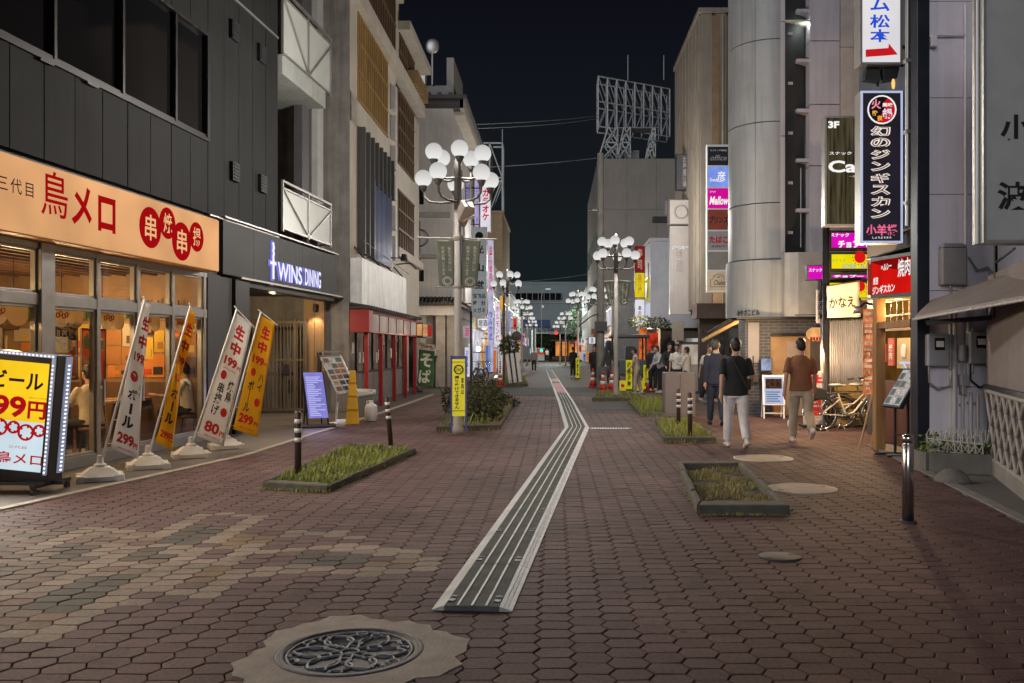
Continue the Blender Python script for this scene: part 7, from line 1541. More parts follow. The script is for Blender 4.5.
# ---- white corner building and its signs
wc = thing('white_corner_building', 'white panelled corner building with a yellow lit window', 'building', (4.35, 40.5, 0)); M_wp = mat('pale blue grey panel', (.42, .45, .5), .6, .1, var=.08, streak=.15)
b = MB(); b.box(0, 4, 0, 7, 2.55, 6.5); b.box(-.05, 4, -.05, 7.05, 6.5, 6.65); b.build('wall', M_wp, wc, bevel=.01); b = MB(); b.box(.5, 4, .5, 7, 0, 2.55); b.build('ground_floor', mat('dark shop recess', (.09, .075, .06), .8, var=.2), wc)
b = MB(); b.box(-.03, .02, .6, 4.6, 3.9, 4.9); y_ = b.build('window', lit('yellow lit window', C('#d8c020'), .7, .2), wc); b = MB(); b.box(-.06, -.03, .6, 4.6, 4.85, 4.95); b.box(-.06, -.03, 2.5, 2.7, 3.9, 4.85); b.box(-.06, -.03, 1.0, 2.0, 4.0, 4.7); b.build('frame', M_dkframe, y_)
b = MB(); b.box(-.03, .02, .8, 4.4, 5.0, 5.6); b.build('blind', mat('grey blind', (.2, .2, .2), .6, var=.1), wc)
b = MB(); b.box(-.04, .0, .1, 6.5, 2.7, 3.7); b.build('lit_fascia', lit('white lit fascia', C('#d0d4e4'), .8, .15, 1), wc)
b = MB(); b.tube([(1.5, 1, 6.6), (1.2, 1, 7.4), (.6, 1, 7.6)], .06, 8); b.box(.2, .9, .8, 1.2, 7.5, 7.75); b.build('roof_light', M_darkmetal, wc)
b = MB(); b.disc((1.0, 1.75), .38, .44, .5, 24); b.build('round_emblem', M_black, wc)
lamp('recess_glow', (4.2, 41.5, 2.2), 120, (1, .8, .55), .2); lamp('recess_glow', (3.6, 38, 3.0), 80, (1, .85, .7), .2)
psign('red panel of the projecting sign on the white corner building', 634.5, 645, 246, 272, 39.5, lit('dim red acrylic', C('#8a2020'), .7, .2, 2), M_dkframe, [('寿司', .5, .5, .8, .5, lit('cream print', (.6, .4, .3), .6, 0), V)])
psign('yellow panel of the projecting sign on the white corner building', 634.5, 645, 272.5, 298, 39.5, lit('yellow sign acrylic', C('#e8d020'), .8, .15, 2), M_dkframe, [('居酒屋', .5, .55, .75, .4, lit('orange print', (.6, .25, .05), .7, 0), V)])
psign('white lowest panel of the projecting sign on the white corner building', 634.5, 645, 299, 323, 39.5, LW, M_dkframe, [('串の坊', .5, .42, .6, .3, TK, V)])
t = thing('hanging_food_sign', 'orange lit food stall banners under the white corner building', 'banner', (at(647, 0, 39)[0], 39, 0)); b = MB(); b.box(-.35, .0, 0, .05, .9, 2.5); b.build('panel', lit('orange stall banner', C('#e07030'), .7, .7, 5), t); b = MB(); b.box(.05, .5, .1, .15, 1.5, 2.3); b.build('panel', lit('red stall banner', C('#c03820'), .7, .7, 5), t)
t = thing('awning', 'dark leafy canopy over the food stall banners', 'awning', (at(648, 0, 38.6)[0], 38.6, 0)); leafcloud('leaves', [M_leaf, M_leaf2], t, [(-.3, 0, 2.75, .5, .2), (.4, 0, 2.7, .5, .2)], 600, .14, 21)
# ---- grey block with the billboard truss
gb = thing('grey_block', 'grey beige block carrying the big billboard truss', 'building', (3.35, 70, 0)); M_gb = mat('grey beige panel', (.27, .245, .215), .8, var=.1, scale=.5, streak=.25)
b = MB(); 
for k in range(3):
    for z0, z1 in ((4.2, 8.4), (8.42, 12.6), (12.62, 16.6)): b.box(.0 + k * 2.32, 2.3 + k * 2.32, 0, .3, z0, z1)
b.box(0.02, 7.2, .05, 22, 0, 16.55); b.build('wall', M_gb, gb)
b = MB(); b.box(-.04, .03, 1, 20, 5.5, 7.2); b.box(-.04, .03, 1, 20, 9.5, 11.2); b.build('side_window', lit('dim window strip', (.16, .17, .15), .4, .8, 1), gb)
for z in (8.9, 12.2, 5.6): b = MB(); b.box(5.3, 6.2, -.05, .02, z, z + 1.1); b.build('window', mat('blind window', (.4, .4, .4), .5, var=.1), gb)
b = MB(); b.box(-.5, 7, -.6, -.05, 2.8, 3.2); b.box(-.3, 7, .0, .04, 0, 2.8); b.build('shop_front', lit('mixed lit shop', C('#7a5a40'), .4, .9, .7), gb)
t = thing('billboard_truss', 'large empty steel billboard truss on the grey block roof', 'billboard frame', (3.4, 71, 16.8)); b = MB(); truss(b, (.05, 0, 2.6 + .0), (6.2, 3.5, 2.6), 4.0, 8, .085, 2.0)
for x0, x1 in ((.35, 1.6), (1.6, 2.6), (3.9, 4.6)):
    for y in (0, 1.6):
        for (a, c) in (((x0 - .3 if x0 < 1 else x0, y, 0), (x0 + .5, y, 2.6)), ((x1, y, 0), (x1, y, 2.6)), ((x0, y, 0), (x1, y, 1.3)), ((x1, y, 0), (x0 + .3, y, 1.3)), ((x0 + .25, y, 1.3), (x1, y, 2.6)), ((x1, y, 1.3), (x0 + .5, y, 2.6)), ((x0 + .2, y, 1.3), (x1, y, 1.3))): b.bar(a, c, .085, .085)
b.build('lattice', M_truss, t)
b = MB(); b.box(2.2, 3.4, 1, 2, 0, .9); b.box(1.5, 4.9, .2, 1.8, 2.5, 2.58); b.build('plant_box', mat('roof plant box', (.25, .25, .25), .6, var=.1), t)
for x in (2.5, 5.4): b = MB(); b.tube([(x, 1, 6.6), (x, 1, 8.6)], .04, 6); b.build('mast', M_truss, t)
block('shop_building', 'low grey shop with a projecting sign beyond the utility pole', 3.6, 56, 5, 13, 4.6, M_greyw, [(.6, 5, .3, 2.6, L_warm), (6, 12, .3, 2.6, L_white), (.6, 5.5, 3.2, 4.2, L_white)], side=-1)
block('shop_building', 'far row of shops beyond the grey truss block', 3.4, 93, 6, 30, 8, M_greyw, [(.6, 14, .3, 2.6, L_warm), (15, 29, .3, 2.6, L_warm), (.6, 29, 4, 5.6, M_nightglass)], side=-1)
psign('small white lit projecting sign on the low grey shop', 588.5, 595.5, 337, 344, 55, LW, M_darkmetal, [('酒', .5, .5, .7, .4, TK, {})], wall=3.6)
lamp('shop_glow', (3.0, 58, 2.3), 160, (1, .8, .6), .3); lamp('shop_glow', (3.0, 75, 2.3), 160, (1, .78, .55), .3); lamp('shop_glow', (2.9, 100, 2.3), 180, (1, .7, .45), .3)
for lb, px0, px1, py0, py1, Y, col, tx in (('orange lit bar sign low on the far shop row', 586, 590, 352, 362, 66, '#e08838', '酒'), ('white lit sign over the far shop row doors', 581, 585, 338, 345, 84, '#d8dcec', '茶'), ('red lit sign over the far shop row doors', 578.5, 581.5, 345, 352, 97, '#d03c30', '肉'), ('blue lit sign low by the far shop row', 583, 586, 353, 361, 78, '#6088d8', '薬')):
    psign(lb, px0, px1, py0, py1, Y, lit('far sign ' + col, C(col), .8, .25, 1), None, [(tx, .5, .5, .6, .6, TK, V)], wall=3.55)
# grey utility pole, caution posts, arrow boards, covered machine
t = thing('utility_pole', 'thick grey concrete utility pole behind the traffic cones', 'utility pole', (at(600.5, 0, 36)[0], 36, 0)); b = MB(); b.tube([(0, 0, 0), (0, 0, 9.5)], [.17, .13], 18); b.build('shaft', M_conc, t); b = MB(); b.box(-.5, .1, -.1, .0, 7.2, 7.3); b.box(-.25, .25, -.3, -.1, 2.3, 2.7); b.tube([(-.1, -.2, 3.0), (-.4, -.2, 2.9), (-.9, -.2, 2.5)], .03, 6); b.build('fittings', M_darkmetal, t)
def caution(label, px0, px1, py0, py1, Y, txt):
    x0, _, z1 = at(px0, py0, Y); x1, _, z0 = at(px1, py1, Y); cx = (x0 + x1) / 2; hw = (x1 - x0) / 2
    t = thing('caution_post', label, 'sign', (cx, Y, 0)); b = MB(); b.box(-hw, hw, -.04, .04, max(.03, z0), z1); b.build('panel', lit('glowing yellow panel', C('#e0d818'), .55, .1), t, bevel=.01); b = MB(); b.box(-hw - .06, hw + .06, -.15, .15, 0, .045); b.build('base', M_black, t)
    T(txt, M_blacktext, t, 0, -.044, (max(.03, z0) + z1) / 2, (z1 - max(.03, z0)) * .86, hw * 1.3, vertical=True, bold=.03)
caution('yellow step caution post beside the standing man', 626, 632, 360, 389, 32.6, '段差注意'); caution('yellow caution post under a far globe lamp by the dark figure', 575.8, 579.2, 358, 378, 48, '段差注意')
caution('yellow caution post between the food stall and the traffic cones', 643.5, 648, 365, 389, 34.5, '足元注意')
def arrowboard(label, px0, px1, left):
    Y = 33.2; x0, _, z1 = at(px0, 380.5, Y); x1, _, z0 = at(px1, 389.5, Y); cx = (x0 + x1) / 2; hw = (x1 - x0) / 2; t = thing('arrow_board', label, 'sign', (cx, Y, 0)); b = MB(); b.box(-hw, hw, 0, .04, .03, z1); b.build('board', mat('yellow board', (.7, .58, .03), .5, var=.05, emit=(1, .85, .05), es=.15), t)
    zc = (.03 + z1) / 2; s_ = -1 if left else 1; pts = [(-hw * .5 * s_, zc - .05), (hw * .1 * s_, zc - .05), (hw * .1 * s_, zc - .12), (hw * .6 * s_, zc), (hw * .1 * s_, zc + .12), (hw * .1 * s_, zc + .05), (-hw * .5 * s_, zc + .05)]
    b = MB(); b.prism(pts if not left else pts[::-1], -.012, -.002); b.build('arrow', M_redtext, t); b = MB(); b.box(-hw * .8, -hw * .7, .0, .2, 0, .03); b.box(hw * .7, hw * .8, .0, .2, 0, .03); b.build('foot', M_black, t)
arrowboard('yellow arrow board left of the step caution post', 619.5, 626, True); arrowboard('yellow arrow board right of the standing man', 636, 643.5, False)
t = thing('covered_machine', 'dark canopied small digger parked behind the arrow boards', 'digger', (at(631, 0, 37)[0], 37, 0)); M_mach = mat('dark machine paint', (.06, .07, .08), .5, .2, var=.2)
b = MB(); b.box(-.75, .65, -.3, 1.4, .5, 1.15); b.build('body', M_mach, t, bevel=.06); b = MB(); b.box(-.85, .75, -.4, 1.4, 2.05, 2.2); b.build('canopy', M_mach, t, bevel=.05)
for x in (-.7, .6):
    for y in (-.2, 1.2): b = MB(); b.tube([(x, y, 1.1), (x, y, 2.05)], .035, 8); b.build('canopy_post', M_darkmetal, t)
for x in (-.85, .45): b = MB(); b.box(x, x + .4, -.4, 1.5, .02, .5); b.build('track', M_black, t, bevel=.18)
b = MB(); b.bar((-.6, -.4, .9), (-1.0, -.9, 1.9), .14, .14); b.bar((-1.0, -.9, 1.9), (-1.25, -1.2, .9), .12, .12); b.box(-1.4, -1.1, -1.35, -1.05, .5, .9); b.build('arm', M_mach, t); b = MB(); b.box(-.2, .2, .3, .7, 1.15, 1.7); b.build('seat', M_black, t, bevel=.04)
t = thing('food_kiosk', 'small lit white kiosk front beside the beige tower', 'kiosk', (at(687, 0, 33.5)[0], 33.5, 0)); b = MB(); b.box(-.3, .5, 0, 1, 0, 2.0); b.build('wall', mat('greige panel', (.42, .37, .35)), t); b = MB(); b.box(-.2, .4, -.03, -.002, 1.0, 1.75); b.build('window', lit('pale lit kiosk', C('#c8b8a8'), .6, .4, 2), t); b = MB(); b.box(-.45, .65, -.3, .1, 1.85, 1.98); b.build('hood', M_white, t)
b = MB(); b.slab([(4.2, 25.2), (8, 25.2), (8, 30), (4.2, 30)], -.1, .08); struct(b.build('pavement', mat('grey apron concrete', (.12, .112, .105)), bevel=.01))
b = MB(); b.hexa([(4.6, 26.2, .08), (6.2, 26.2, .08), (6.2, 26.7, .08), (4.6, 26.7, .08)], [(4.6, 26.2, .6), (6.2, 26.2, .6), (6.2, 26.7, .6), (4.6, 26.7, .6)]); t = thing('terracotta_planter', 'red brown box planter before the dark shop front', 'planter', (0, 0, 0)); b.build('box', mat('red brown box', (.2, .07, .04), .6, var=.2), t, bevel=.02); leafcloud('foliage', [M_leaf], t, [(5.0, 26.4, .68, .3, .15), (5.7, 26.4, .68, .3, .15)], 400, .09, 41)
# ---------------------------------------------------------------- people
def rem(mb, vox, smooth=4):
    """closed lofts fused into one continuous skin"""
    me = mb.mesh('tmp', []); o = bpy.data.objects.new('tmp', me); COL.objects.link(o)
    r = o.modifiers.new('r', 'REMESH'); r.mode = 'VOXEL'; r.voxel_size = vox; r.use_smooth_shade = True
    s_ = o.modifiers.new('s', 'SMOOTH'); s_.factor = .5; s_.iterations = smooth
    bpy.context.view_layer.update()
    m2 = bpy.data.meshes.new_from_object(o.evaluated_get(bpy.context.evaluated_depsgraph_get())); bpy.data.objects.remove(o); bpy.data.meshes.remove(me); return m2
def put(me, name, m_, parent):
    me.materials.clear(); me.materials.append(m_); o = bpy.data.objects.new(name, me); COL.objects.link(o); o.parent = parent; return o
M_skin = mat('skin', (.42, .25, .17), .55, var=.1, scale=8); M_hair = mat('black hair', (.012, .01, .009), .5, var=.3, scale=60, stretch=(1, 1, .2)); M_sole = mat('pale sneaker', (.5, .46, .4), .6, var=.1)
def cloth(name, col): return mat(name, col, .85, var=.2, scale=6, bump=.9, bscale=11, stretch=(1, 1, .7))
def person(label, loc, rz, H=1.72, legs=((0, 0), (0, 0)), arms=((0, .12, .1), (0, .12, .1)), lean=0., shirt=None, trousers=None, sleeve=.5, shoe=None, hair=M_hair, tuck=False, jacket=False, head_turn=0., vox=.014, sit=False, bag=None, grp=None, hem=.0, width=1.):
    k = H / 1.72; t = thing('person', label, 'person', loc, rz, grp); sc = Matrix.Scale(k, 4)
    hipz = .92; V_ = Vector
    def leg(s_, a, kn):
        hp = V_((s_ * .095, 0, hipz)); ke = hp + V_((s_ * .01, math.sin(a), -math.cos(a))) * .43; an = ke + V_((0, math.sin(a - kn), -math.cos(a - kn))) * .41; return hp, ke, an
    L_ = [leg(-1, R(legs[0][0]), R(legs[0][1])), leg(1, R(legs[1][0]), R(legs[1][1]))]
    dz = .085 - min(L_[0][2].z, L_[1][2].z)
    def mv(p_): return V_((p_.x, p_.y, p_.z + dz)) * k
    ln = R(lean)
    def up(x, y, z):     # upper body leans forward about the hips
        q = z - hipz; return V_((x, y * math.cos(ln) + q * math.sin(ln), hipz + q * math.cos(ln) - y * math.sin(ln)))
    A_ = []
    for s_, (b_, ab, el) in zip((-1, 1), arms):
        b_, el = R(b_), R(el * 100 if el < 2 else el); ab = ab
        sh = up(s_ * .185 * width, 0, 1.40); e = sh + V_((s_ * math.sin(ab), math.sin(b_) * math.cos(ab), -math.cos(b_) * math.cos(ab))) * .28
        fa = b_ + el; w_ = e + V_((s_ * math.sin(ab * .5), math.sin(fa), -math.cos(fa))) * .25; A_.append((sh, e, w_, V_((s_ * math.sin(ab * .3), math.sin(fa + .1), -math.cos(fa + .1)))))
    # body
    b = MB()
    def ring(x, y, z, rx, ry): p_ = mv(up(x, y, z)); return (p_.x, p_.y, p_.z, rx * k * width, ry * k)
    b.loft([ring(0, 0, .86, .14, .10), ring(0, 0, .95, .165, .115), ring(0, .005, 1.08, .14, .10), ring(0, .005, 1.25, .165, .112), ring(0, -.005, 1.37, .15, .095), ring(0, -.01, 1.43, .09, .072), ring(0, -.005, 1.49, .06, .058), ring(0, .01, 1.58, .055, .058)], 18)
    ht = R(head_turn); fx, fy = -math.sin(ht), math.cos(ht); hc = up(0, .02, 1.635)
    hcp = mv(hc); b.ball(hcp, (.076 * k, .093 * k, .112 * k), 18, 14); jaw = mv(hc + V_((fx * .03, fy * .03, -.055))); b.ball(jaw, (.058 * k, .068 * k, .068 * k), 14, 10)
    nz = mv(hc + V_((fx * .098, fy * .098, -.015))); b.ball(nz, (.014 * k, .02 * k, .024 * k), 8, 6)
    for s_ in (-1, 1): e_ = mv(hc + V_((fy * s_ * .078, -fx * s_ * .078, -.005))); b.ball(e_, (.014 * k, .022 * k, .034 * k), 8, 6)
    def limb(mb, pts, rs): mb.tube([mv(p_) for p_ in pts], [r * k for r in rs], 12); [mb.ball(mv(p_), r * k * .99, 12, 8) for p_, r in zip(pts, rs)]
    for hp, ke, an in L_: limb(b, [hp, hp.lerp(ke, .4), ke, ke.lerp(an, .3), an], [.082, .078, .055, .056, .04]); limb(b, [an, an + V_((0, .09, -.045))], [.04, .03])
    for s_, (sh, e, w_, hd) in zip((-1, 1), A_):
        limb(b, [sh, sh.lerp(e, .4), e, e.lerp(w_, .35), w_], [.034, .042, .037, .036, .026])
        pl = w_ + hd * .055; b.tube([mv(w_), mv(pl), mv(w_ + hd * .09)], [.026 * k, .036 * k, .03 * k], 10)
        if vox < .016:
            side = V_((0, 1, 0)) if abs(hd.y) < .8 else V_((0, 0, 1)); side = (side - hd * side.dot(hd)).normalized(); inn = V_((-s_, 0, 0))
            for q, ln_ in zip((-1.5, -.5, .5, 1.5), (.06, .075, .08, .07)):
                r0 = w_ + hd * .085 + side * q * .018; b.tube([mv(r0), mv(r0 + hd * ln_ * .55 + inn * .006), mv(r0 + hd * ln_ * .95 + inn * .026)], [.0105 * k, .01 * k, .0085 * k], 7)
            r0 = w_ + hd * .03 + side * .025; b.tube([mv(r0), mv(r0 + hd * .04 + side * .025 + inn * .012), mv(r0 + hd * .075 + side * .022 + inn * .022)], [.0125 * k, .011 * k, .009 * k], 7)
        else: b.tube([mv(w_ + hd * .06), mv(w_ + hd * .16)], [.034 * k, .018 * k], 8)
    body = put(rem(b, (.0095 if vox < .016 else vox) * k, 2), 'body', M_skin, t)
    for s_ in (-1, 1):
        e_ = MB(); p_ = mv(hc + V_((fx * .086 + fy * s_ * .032, fy * .086 - fx * s_ * .032, .012))); e_.ball(p_, (.011 * k, .008 * k, .007 * k), 8, 6); e_.build('eye', M_black, body)
    e_ = MB(); p_ = mv(hc + V_((fx * .093, fy * .093, -.062))); e_.ball(p_, (.022 * k * abs(fy) + .006, .022 * k * abs(fx) + .006, .005 * k), 8, 6); e_.build('mouth', mat('lip', (.3, .1, .08), .5, var=0), body)
    # shirt
    b = MB(); z0 = .88 - hem if not tuck else .98
    b.loft([ring(0, 0, z0, .19, .14), ring(0, 0, 1.0, .178, .13), ring(0, .005, 1.12, .165, .12), ring(0, .005, 1.27, .185, .128), ring(0, -.005, 1.37, .182, .112), ring(0, -.01, 1.435, .125, .085), ring(0, -.008, 1.475, .072, .07)], 20)
    for (sh, e, w_, hd) in A_:
        p_ = [sh + V_((0, 0, -.0))]; full = [sh, sh.lerp(e, .5), e, e.lerp(w_, .5), w_]; rr = [.068, .066, .058, .05, .043]; nmax = 2 if sleeve < .8 else 5
        if sleeve < .8: full = [sh, sh.lerp(e, .45), sh.lerp(e, .85)]; rr = [.05, .059, .063]
        b.tube([mv(q) for q in full], [r * k for r in rr], 14); b.ball(mv(sh + V_((0, 0, -.008))), .051 * k, 12, 8)
        if sleeve >= .8: b.ball(mv(e), .058 * k, 12, 8)
    put(rem(b, vox * k, 3), 'jacket' if jacket else 'shirt', shirt, t)
    b = MB()
    b.loft([ring(0, 0, .80, .155, .115), ring(0, 0, .92, .165, .118), ring(0, 0, 1.0, .148, .106)], 18)
    for hp, ke, an in L_:
        lo = ke.lerp(an, .93); b.tube([mv(q) for q in (hp, hp.lerp(ke, .5), ke, ke.lerp(an, .5), lo)], [r * k for r in (.098, .094, .077, .072, .066)], 14); b.ball(mv(ke), .077 * k, 12, 8); b.ball(mv(hp), .1 * k, 12, 8)
    put(rem(b, vox * k, 3), 'trousers', trousers, t)
    for (hp, ke, an), (a, kn) in zip(L_, legs):
        b = MB(); pitch = R(kn - a) * .55; c_, s2 = math.cos(pitch), math.sin(pitch)
        def f(y, z): return mv(an + V_((0, y * c_ - z * s2 * -1, -y * s2 + z * c_)))
        P_ = [(-.055, -.045), (.02, -.04), (.1, -.052), (.175, -.06)]
        for (y, z), r in zip(P_, (.046, .05, .045, .034)): q = f(y, z); b.ball(q, (r * .95 * k, r * 1.1 * k, r * .8 * k), 12, 8)
        b.tube([f(*q) for q in P_], [r * k * .85 for r in (.044, .048, .042, .03)], 10); b.ball(f(-.01, .01), .048 * k, 10, 8)
        put(rem(b, max(.012, vox) * k, 3), 'shoe', shoe or M_sole, t)
    # hair: cap over the skull
    b = MB(); b.ball(mv(hc + V_((-fx * .012, -fy * .012, .022))), (.083 * k, .099 * k, .102 * k), 20, 16)
    b.ball(mv(hc + V_((-fx * .04, -fy * .042, -.018))), (.074 * k, .066 * k, .092 * k), 16, 12)
    hm = b.mesh('hair', hair); bm = bmesh.new(); bm.from_mesh(hm); cc = mv(hc)
    kill = [f_ for f_ in bm.faces if (lambda d_: (d_.x * fx + d_.y * fy) > .035 * k and d_.z < .05 * k or d_.z < -.1 * k)(f_.calc_center_median() - cc)]
    bmesh.ops.delete(bm, geom=kill, context='FACES')
    rnd = random.Random(label); 
    for v_ in bm.verts: v_.co += Vector((rnd.uniform(-1, 1), rnd.uniform(-1, 1), rnd.uniform(-1, 1))) * .005
    bm.to_mesh(hm); bm.free(); o = bpy.data.objects.new('hair', hm); COL.objects.link(o); o.parent = t
    if bag == 'strap':
        b = MB(); pts = []
        for q in range(9):
            u = q / 8; x = -.1 + .26 * u; z = 1.45 - .5 * u; p_ = mv(up(x, -.128 - .01 * math.sin(u * 3.1), z)); pts.append(p_)
        for a_, c_ in zip(pts, pts[1:]): b.bar(a_, c_, .012, .035, up=(0, 1, 0))
        b.build('bag_strap', mat('dark olive strap', (.03, .035, .025), .7, var=.1), t); b = MB(); p_ = mv(up(.17, .06, 1.02)); b.box(p_.x - .05, p_.x + .06, p_.y - .12, p_.y + .08, p_.z - .09, p_.z + .09); b.build('bag', mat('black bag', (.02, .02, .02), .6, var=.1), t, bevel=.03)
    if jacket:
        b = MB()
        b.loft([ring(0, -.008, 1.46, .075, .075), ring(0, -.008, 1.5, .066, .066)], 16); b.build('collar', mat('pale collar', (.4, .38, .4), .7, var=.05), t)
    return t
C_black = cloth('black cotton', (.016, .016, .018)); C_white = cloth('off white twill', (.58, .55, .55)); C_brown = cloth('brown cotton', (.2, .088, .042)); C_tan = cloth('khaki twill', (.36, .29, .21)); C_navy = cloth('navy suit wool', (.022, .028, .05)); C_wshirt = cloth('white shirt cotton', (.62, .58, .52)); C_beige = cloth('beige cotton', (.4, .33, .24)); C_dark = cloth('dark trouser wool', (.02, .02, .022)); C_grey = cloth('grey trouser wool', (.14, .135, .13))
person('man in a loose black tee and white trousers walking away with a shoulder strap', gp(736, 448), 2, 1.72, legs=((14, 6), (-10, 22)), arms=((-14, .14, .12), (6, .2, .5)), shirt=C_black, trousers=C_white, bag='strap', hem=.04, width=1.08)
person('man in a brown tee and khaki trousers walking away past the bicycles', gp(801, 443.5), -6, 1.74, legs=((16, 4), (-20, 34)), arms=((-18, .2, .2), (14, .16, .15)), lean=2, shirt=C_brown, trousers=C_tan, head_turn=12, width=1.04)
person('man in a dark navy suit walking away ahead of the man in black', gp(716, 425), 0, 1.74, legs=((10, 4), (-8, 14)), arms=((-8, .1, .1), (8, .1, .15)), shirt=C_navy, trousers=C_navy, sleeve=1, jacket=True, shoe=M_black, head_turn=-25, hem=.04, hair=mat('greying hair', (.05, .045, .04), .5, var=.3))
far = dict(vox=.022)
person('man in a white tee stepping towards the dark shop front', at(709, 0, 26.0)[:2] + (.02,), 200, 1.68, legs=((20, 8), (-12, 20)), arms=((20, .15, .2), (-20, .15, .1)), shirt=C_wshirt, trousers=C_dark, **far)
person('older man in beige standing by the yellow step caution post', at(637, 0, 31.4)[:2] + (0,), 75, 1.6, legs=((6, 4), (-6, 8)), arms=((10, .1, .3), (4, .1, .2)), lean=8, shirt=C_beige, trousers=C_beige, **far)
person('woman in a cream blouse chatting in the crowd behind the utility cabinet', at(687, 0, 28.0)[:2] + (0,), 60, 1.62, arms=((25, .15, .9), (0, .15, .1)), shirt=C_wshirt, trousers=C_dark, sleeve=1, **far)
person('man in a white shirt with a dark strap in the crowd', at(677, 0, 30.5)[:2] + (0,), 170, 1.72, arms=((12, .15, .4), (0, .15, .1)), shirt=C_wshirt, trousers=C_dark, **far)
person('man in a black jacket at the centre of the crowd', at(669.5, 0, 31)[:2] + (0,), 200, 1.76, arms=((12, .2, .6), (8, .2, .4)), shirt=C_dark, trousers=C_dark, sleeve=1, **far)
person('man in a pale grey shirt leaning over beside the crowd', at(661, 0, 32)[:2] + (0,), 110, 1.7, lean=14, arms=((20, .15, .5), (12, .15, .2)), shirt=cloth('pale grey shirt', (.35, .36, .38)), trousers=C_dark, sleeve=1, **far)
person('person in black seen from behind at the food stall', at(653, 0, 33.5)[:2] + (0,), 20, 1.7, shirt=C_dark, trousers=C_dark, sleeve=1, **far)
person('worker in dark clothes standing beside the grey pole', at(594, 0, 44)[:2] + (0,), 160, 1.72, shirt=C_dark, trousers=C_dark, sleeve=1, **far)
person('worker in olive clothes behind the traffic cones', at(609, 0, 38.5)[:2] + (0,), 100, 1.7, lean=4, shirt=cloth('olive cotton', (.08, .08, .05)), trousers=C_grey, sleeve=1, **far)
person('pedestrian in a dark coat walking alone down the far pavement', at(534, 0, 62)[:2] + (0,), 180, 1.66, legs=((12, 5), (-12, 15)), shirt=C_grey, trousers=C_dark, sleeve=1, vox=.03)
person('two tone figure in a white top at the far crossing', at(547, 0, 120)[:2] + (0,), 180, 1.75, shirt=C_wshirt, trousers=C_dark, vox=.03)
person('dark figure beside the far yellow caution post', at(573, 0, 50)[:2] + (0,), 30, 1.7, shirt=C_dark, trousers=C_dark, sleeve=1, vox=.03)
# guests behind the glass
def seated(label, px, Y, rz, shirt):
    x = at(px, 0, Y)[0]; t = person(label, (x, Y, .0), rz, 1.7, legs=((86, 88), (86, 88)), arms=((35, .12, .6), (30, .12, .7)), lean=6, shirt=shirt, trousers=C_dark, vox=.02)
    s_ = thing('stool', 'dark stool under the ' + label.split(' seated')[0], 'stool', (x, Y, 0), rz); b = MB(); b.lathe([(.17, .40), (.18, .42), (.17, .455)], n=20); b.build('seat', M_wood, s_)
    for a in range(4): b = MB(); b.tube([(.12 * math.cos(a * 1.57 + .78), .12 * math.sin(a * 1.57 + .78), .4), (.17 * math.cos(a * 1.57 + .78), .17 * math.sin(a * 1.57 + .78), .0)], .015, 6); b.build('leg', M_black, s_)
seated('guest in a cream shirt seated behind the nearer glass', 92, 12.75, 60, cloth('cream shirt cotton', (.55, .46, .34))); seated('guest in a white shirt seated behind the farther glass', 189, 15.25, 100, C_wshirt)

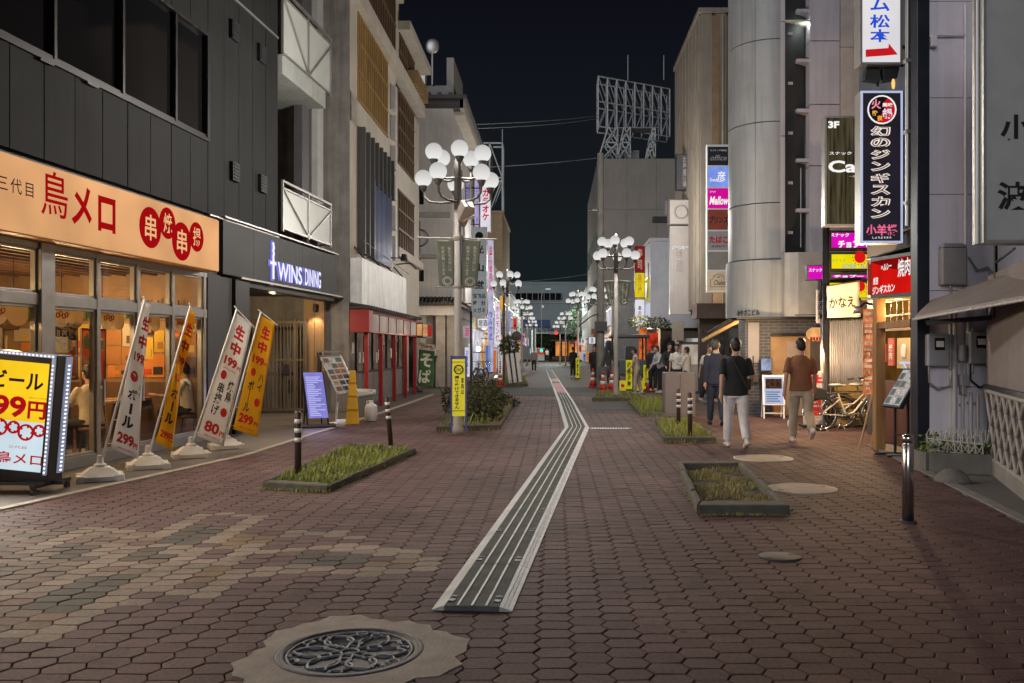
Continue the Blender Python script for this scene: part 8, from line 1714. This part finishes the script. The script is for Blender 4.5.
# ---------------------------------------------------------------- bicycles
M_tyre = mat('rubber tyre', (.02, .02, .02), .7, var=.1); M_chrome = mat('chrome', (.6, .6, .6), .2, 1., var=.05)
def bicycle(label, loc, rz, fm, lean=0., child_seat=False):
    t = thing('bicycle', label, 'bicycle', loc, rz, 'parked bicycles'); t.rotation_euler = (R(lean), 0, R(rz)); r = .33
    def ringpts(c, rr, n_=32): return [(c[0] + rr * math.cos(2 * math.pi * q / n_), c[1], c[2] + rr * math.sin(2 * math.pi * q / n_)) for q in range(n_ + 1)]
    for x in (-.54, .54):
        wb_ = MB(); wb_.tube(ringpts((x, 0, r), r - .018), .018, 8, cap=False); wl = wb_.build('wheel', M_tyre, t)
        b = MB(); b.tube(ringpts((x, 0, r), r - .045), .011, 6, cap=False); b.cyl((x, -.05, r), (x, .05, r), .022, n=10); b.build('rim', M_chrome, wl)
        b = MB()
        for q in range(20): a = 2 * math.pi * q / 20; b.tube([(x + .02 * math.cos(a + .5), .02 * (-1) ** q, r + .02 * math.sin(a + .5)), (x + (r - .05) * math.cos(a), 0, r + (r - .05) * math.sin(a))], .0018, 4)
        b.build('spoke', M_chrome, wl)
        b = MB(); b.tube([(x + (r + .03) * math.cos(R(g)), 0, r + (r + .03) * math.sin(R(g))) for g in (range(20, 191, 15) if x < 0 else range(-10, 141, 15))], .02, 6); b.build('mudguard', M_chrome, t)
    bb = (-.06, 0, .29); st_ = (-.2, 0, .72); hd = (.36, 0, .66); hd2 = (.33, 0, .84)
    b = MB(); b.tube([bb, st_], .017, 8); b.tube([bb, (.1, 0, .36), hd], .021, 8); b.tube([(-.12, 0, .5), (.1, 0, .52), (.34, 0, .74)], .017, 8); b.tube([hd, hd2], .02, 8)
    for s_ in (-.05, .05): b.tube([(-.54, s_, r), (bb[0], s_ * .6, bb[2])], .011, 6); b.tube([(-.54, s_, r), (st_[0] + .02, s_ * .4, .6)], .01, 6); b.tube([(.54, s_, r), (.47, s_, .45), (.37, s_ * .6, .64)], .012, 6)
    b.build('frame', fm, t)
    b = MB(); b.tube([st_, (-.23, 0, .84)], .013, 8); b.build('seat_post', M_chrome, t); b = MB(); b.ball((-.25, 0, .88), (.14, .09, .035), 14, 8); b.ball((-.12, 0, .875), (.1, .035, .025), 10, 6); b.build('saddle', mat('pale saddle', (.4, .37, .32), .5, var=.1), t)
    b = MB(); b.tube([hd2, (.31, 0, .98)], .013, 8); b.tube([(.12, -.27, 1.0), (.26, -.24, 1.02), (.33, -.08, .98), (.33, .08, .98), (.26, .24, 1.02), (.12, .27, 1.0)], .012, 8); b.build('handlebar', M_chrome, t)
    for s_ in (-1, 1): b = MB(); b.tube([(.22, s_ * .25, 1.015), (.1, s_ * .27, .995)], .017, 8); b.build('grip', M_black, t)
    b = MB(); b.tube(ringpts((bb[0], -.05, bb[2]), .09, 24), .008, 6, cap=False); 
    for q in range(5): a = q * 1.2566; b.bar((bb[0], -.05, bb[2]), (bb[0] + .09 * math.cos(a), -.05, bb[2] + .09 * math.sin(a)), .012, .006)
    b.build('chainring', M_chrome, t)
    for s_, a in ((-1, -.6), (1, 2.54)): p_ = (bb[0] + .17 * math.cos(a), s_ * .08, bb[2] + .17 * math.sin(a)); b = MB(); b.bar((bb[0], s_ * .07, bb[2]), p_, .02, .015); b.box(p_[0] - .045, p_[0] + .045, p_[1] - .04 + s_ * .05, p_[1] + .04 + s_ * .05, p_[2] - .012, p_[2] + .012); b.build('pedal', M_darkmetal, t)
    b = MB(); b.tube([(-.54, -.055, r + .08), (-.54, -.055, .1)], .01, 6); b.tube([(-.62, -.12, .0), (-.54, -.06, .14), (-.46, -.12, 0)], .01, 6); b.build('kickstand', M_chrome, t)
    b = MB(); b.box(-.78, -.36, -.07, .07, .70, .72); b.tube([(-.54, -.06, r), (-.66, -.06, .7)], .008, 6); b.tube([(-.54, .06, r), (-.66, .06, .7)], .008, 6); b.build('carrier', M_chrome, t)
    if child_seat: 
        b = MB(); b.hexa([(-.72, -.12, .6), (-.44, -.12, .6), (-.44, .12, .6), (-.72, .12, .6)], [(-.74, -.13, .86), (-.46, -.12, .8), (-.46, .12, .8), (-.74, .13, .86)]); b.hexa([(-.75, -.12, .84), (-.69, -.12, .84), (-.69, .12, .84), (-.75, .12, .84)], [(-.79, -.1, 1.0), (-.75, -.1, 1.0), (-.75, .1, 1.0), (-.79, .1, 1.0)]); b.build('rear_basket', M_black, t, bevel=.04)
    else:
        b = MB()
        for z in (.78, .86, .94, 1.02): b.tube([(.42, -.15, z), (.72, -.17, z), (.72, .17, z), (.42, .15, z), (.42, -.15, z)], .004, 5)
        for q in range(7): b.tube([(.44 + q * .045, -.155, .78), (.44 + q * .047, -.16, 1.02)], .003, 4); b.tube([(.72, -.15 + q * .05, .78), (.72, -.15 + q * .05, 1.02)], .003, 4)
        b.build('basket', M_chrome, t)
    return t
bicycle('cream bicycle with a dark rear child seat parked by the corrugated screen', (at(843, 0, 17.0)[0] + .12, 17.0, 0), 4, mat('cream bike paint', (.5, .44, .34), .35, var=.05), -4, True)
bicycle('silver bicycle with a front basket parked behind the cream one', (at(853, 0, 17.45)[0] + .3, 17.45, 0), -6, mat('silver bike paint', (.45, .43, .38), .3, .6, var=.05), 4)
bb_ = bicycle('bicycle parked among the shop signs behind the dark shrubs', (at(474, 0, 41)[0], 41, 0), 60, mat('dark bike paint', (.05, .05, .06), .4, var=.05)); bicycle('pale bicycle parked near the blue upright banner', (at(481, 0, 43)[0], 43, 0), 70, mat('pale bike paint', (.4, .42, .45), .4, var=.05))
t = thing('kanji_stand_sign', 'white stand sign with red characters behind the rear bicycle wheel', 'sign', (at(813, 0, 18.0)[0], 17.9, 0), 0); b = MB(); b.box(-.22, .26, 0, .05, .05, 1.12); b.build('panel', mat('white sign panel', (.5, .48, .45), .5, var=.08), t, bevel=.01); T('味自慢', M_redtext, t, .02, -.004, .58, .95, .32, .03, vertical=True)
b = MB(); b.box(-.26, .3, -.15, .2, 0, .05); b.build('base', M_black, t)
t = thing('sandbag', 'small white bag on the ground by the easel sign', 'bag', gp(792, 428)); b = MB(); b.ball((0, 0, .09), (.1, .08, .1), 14, 8); b.build('sack', M_white, t)
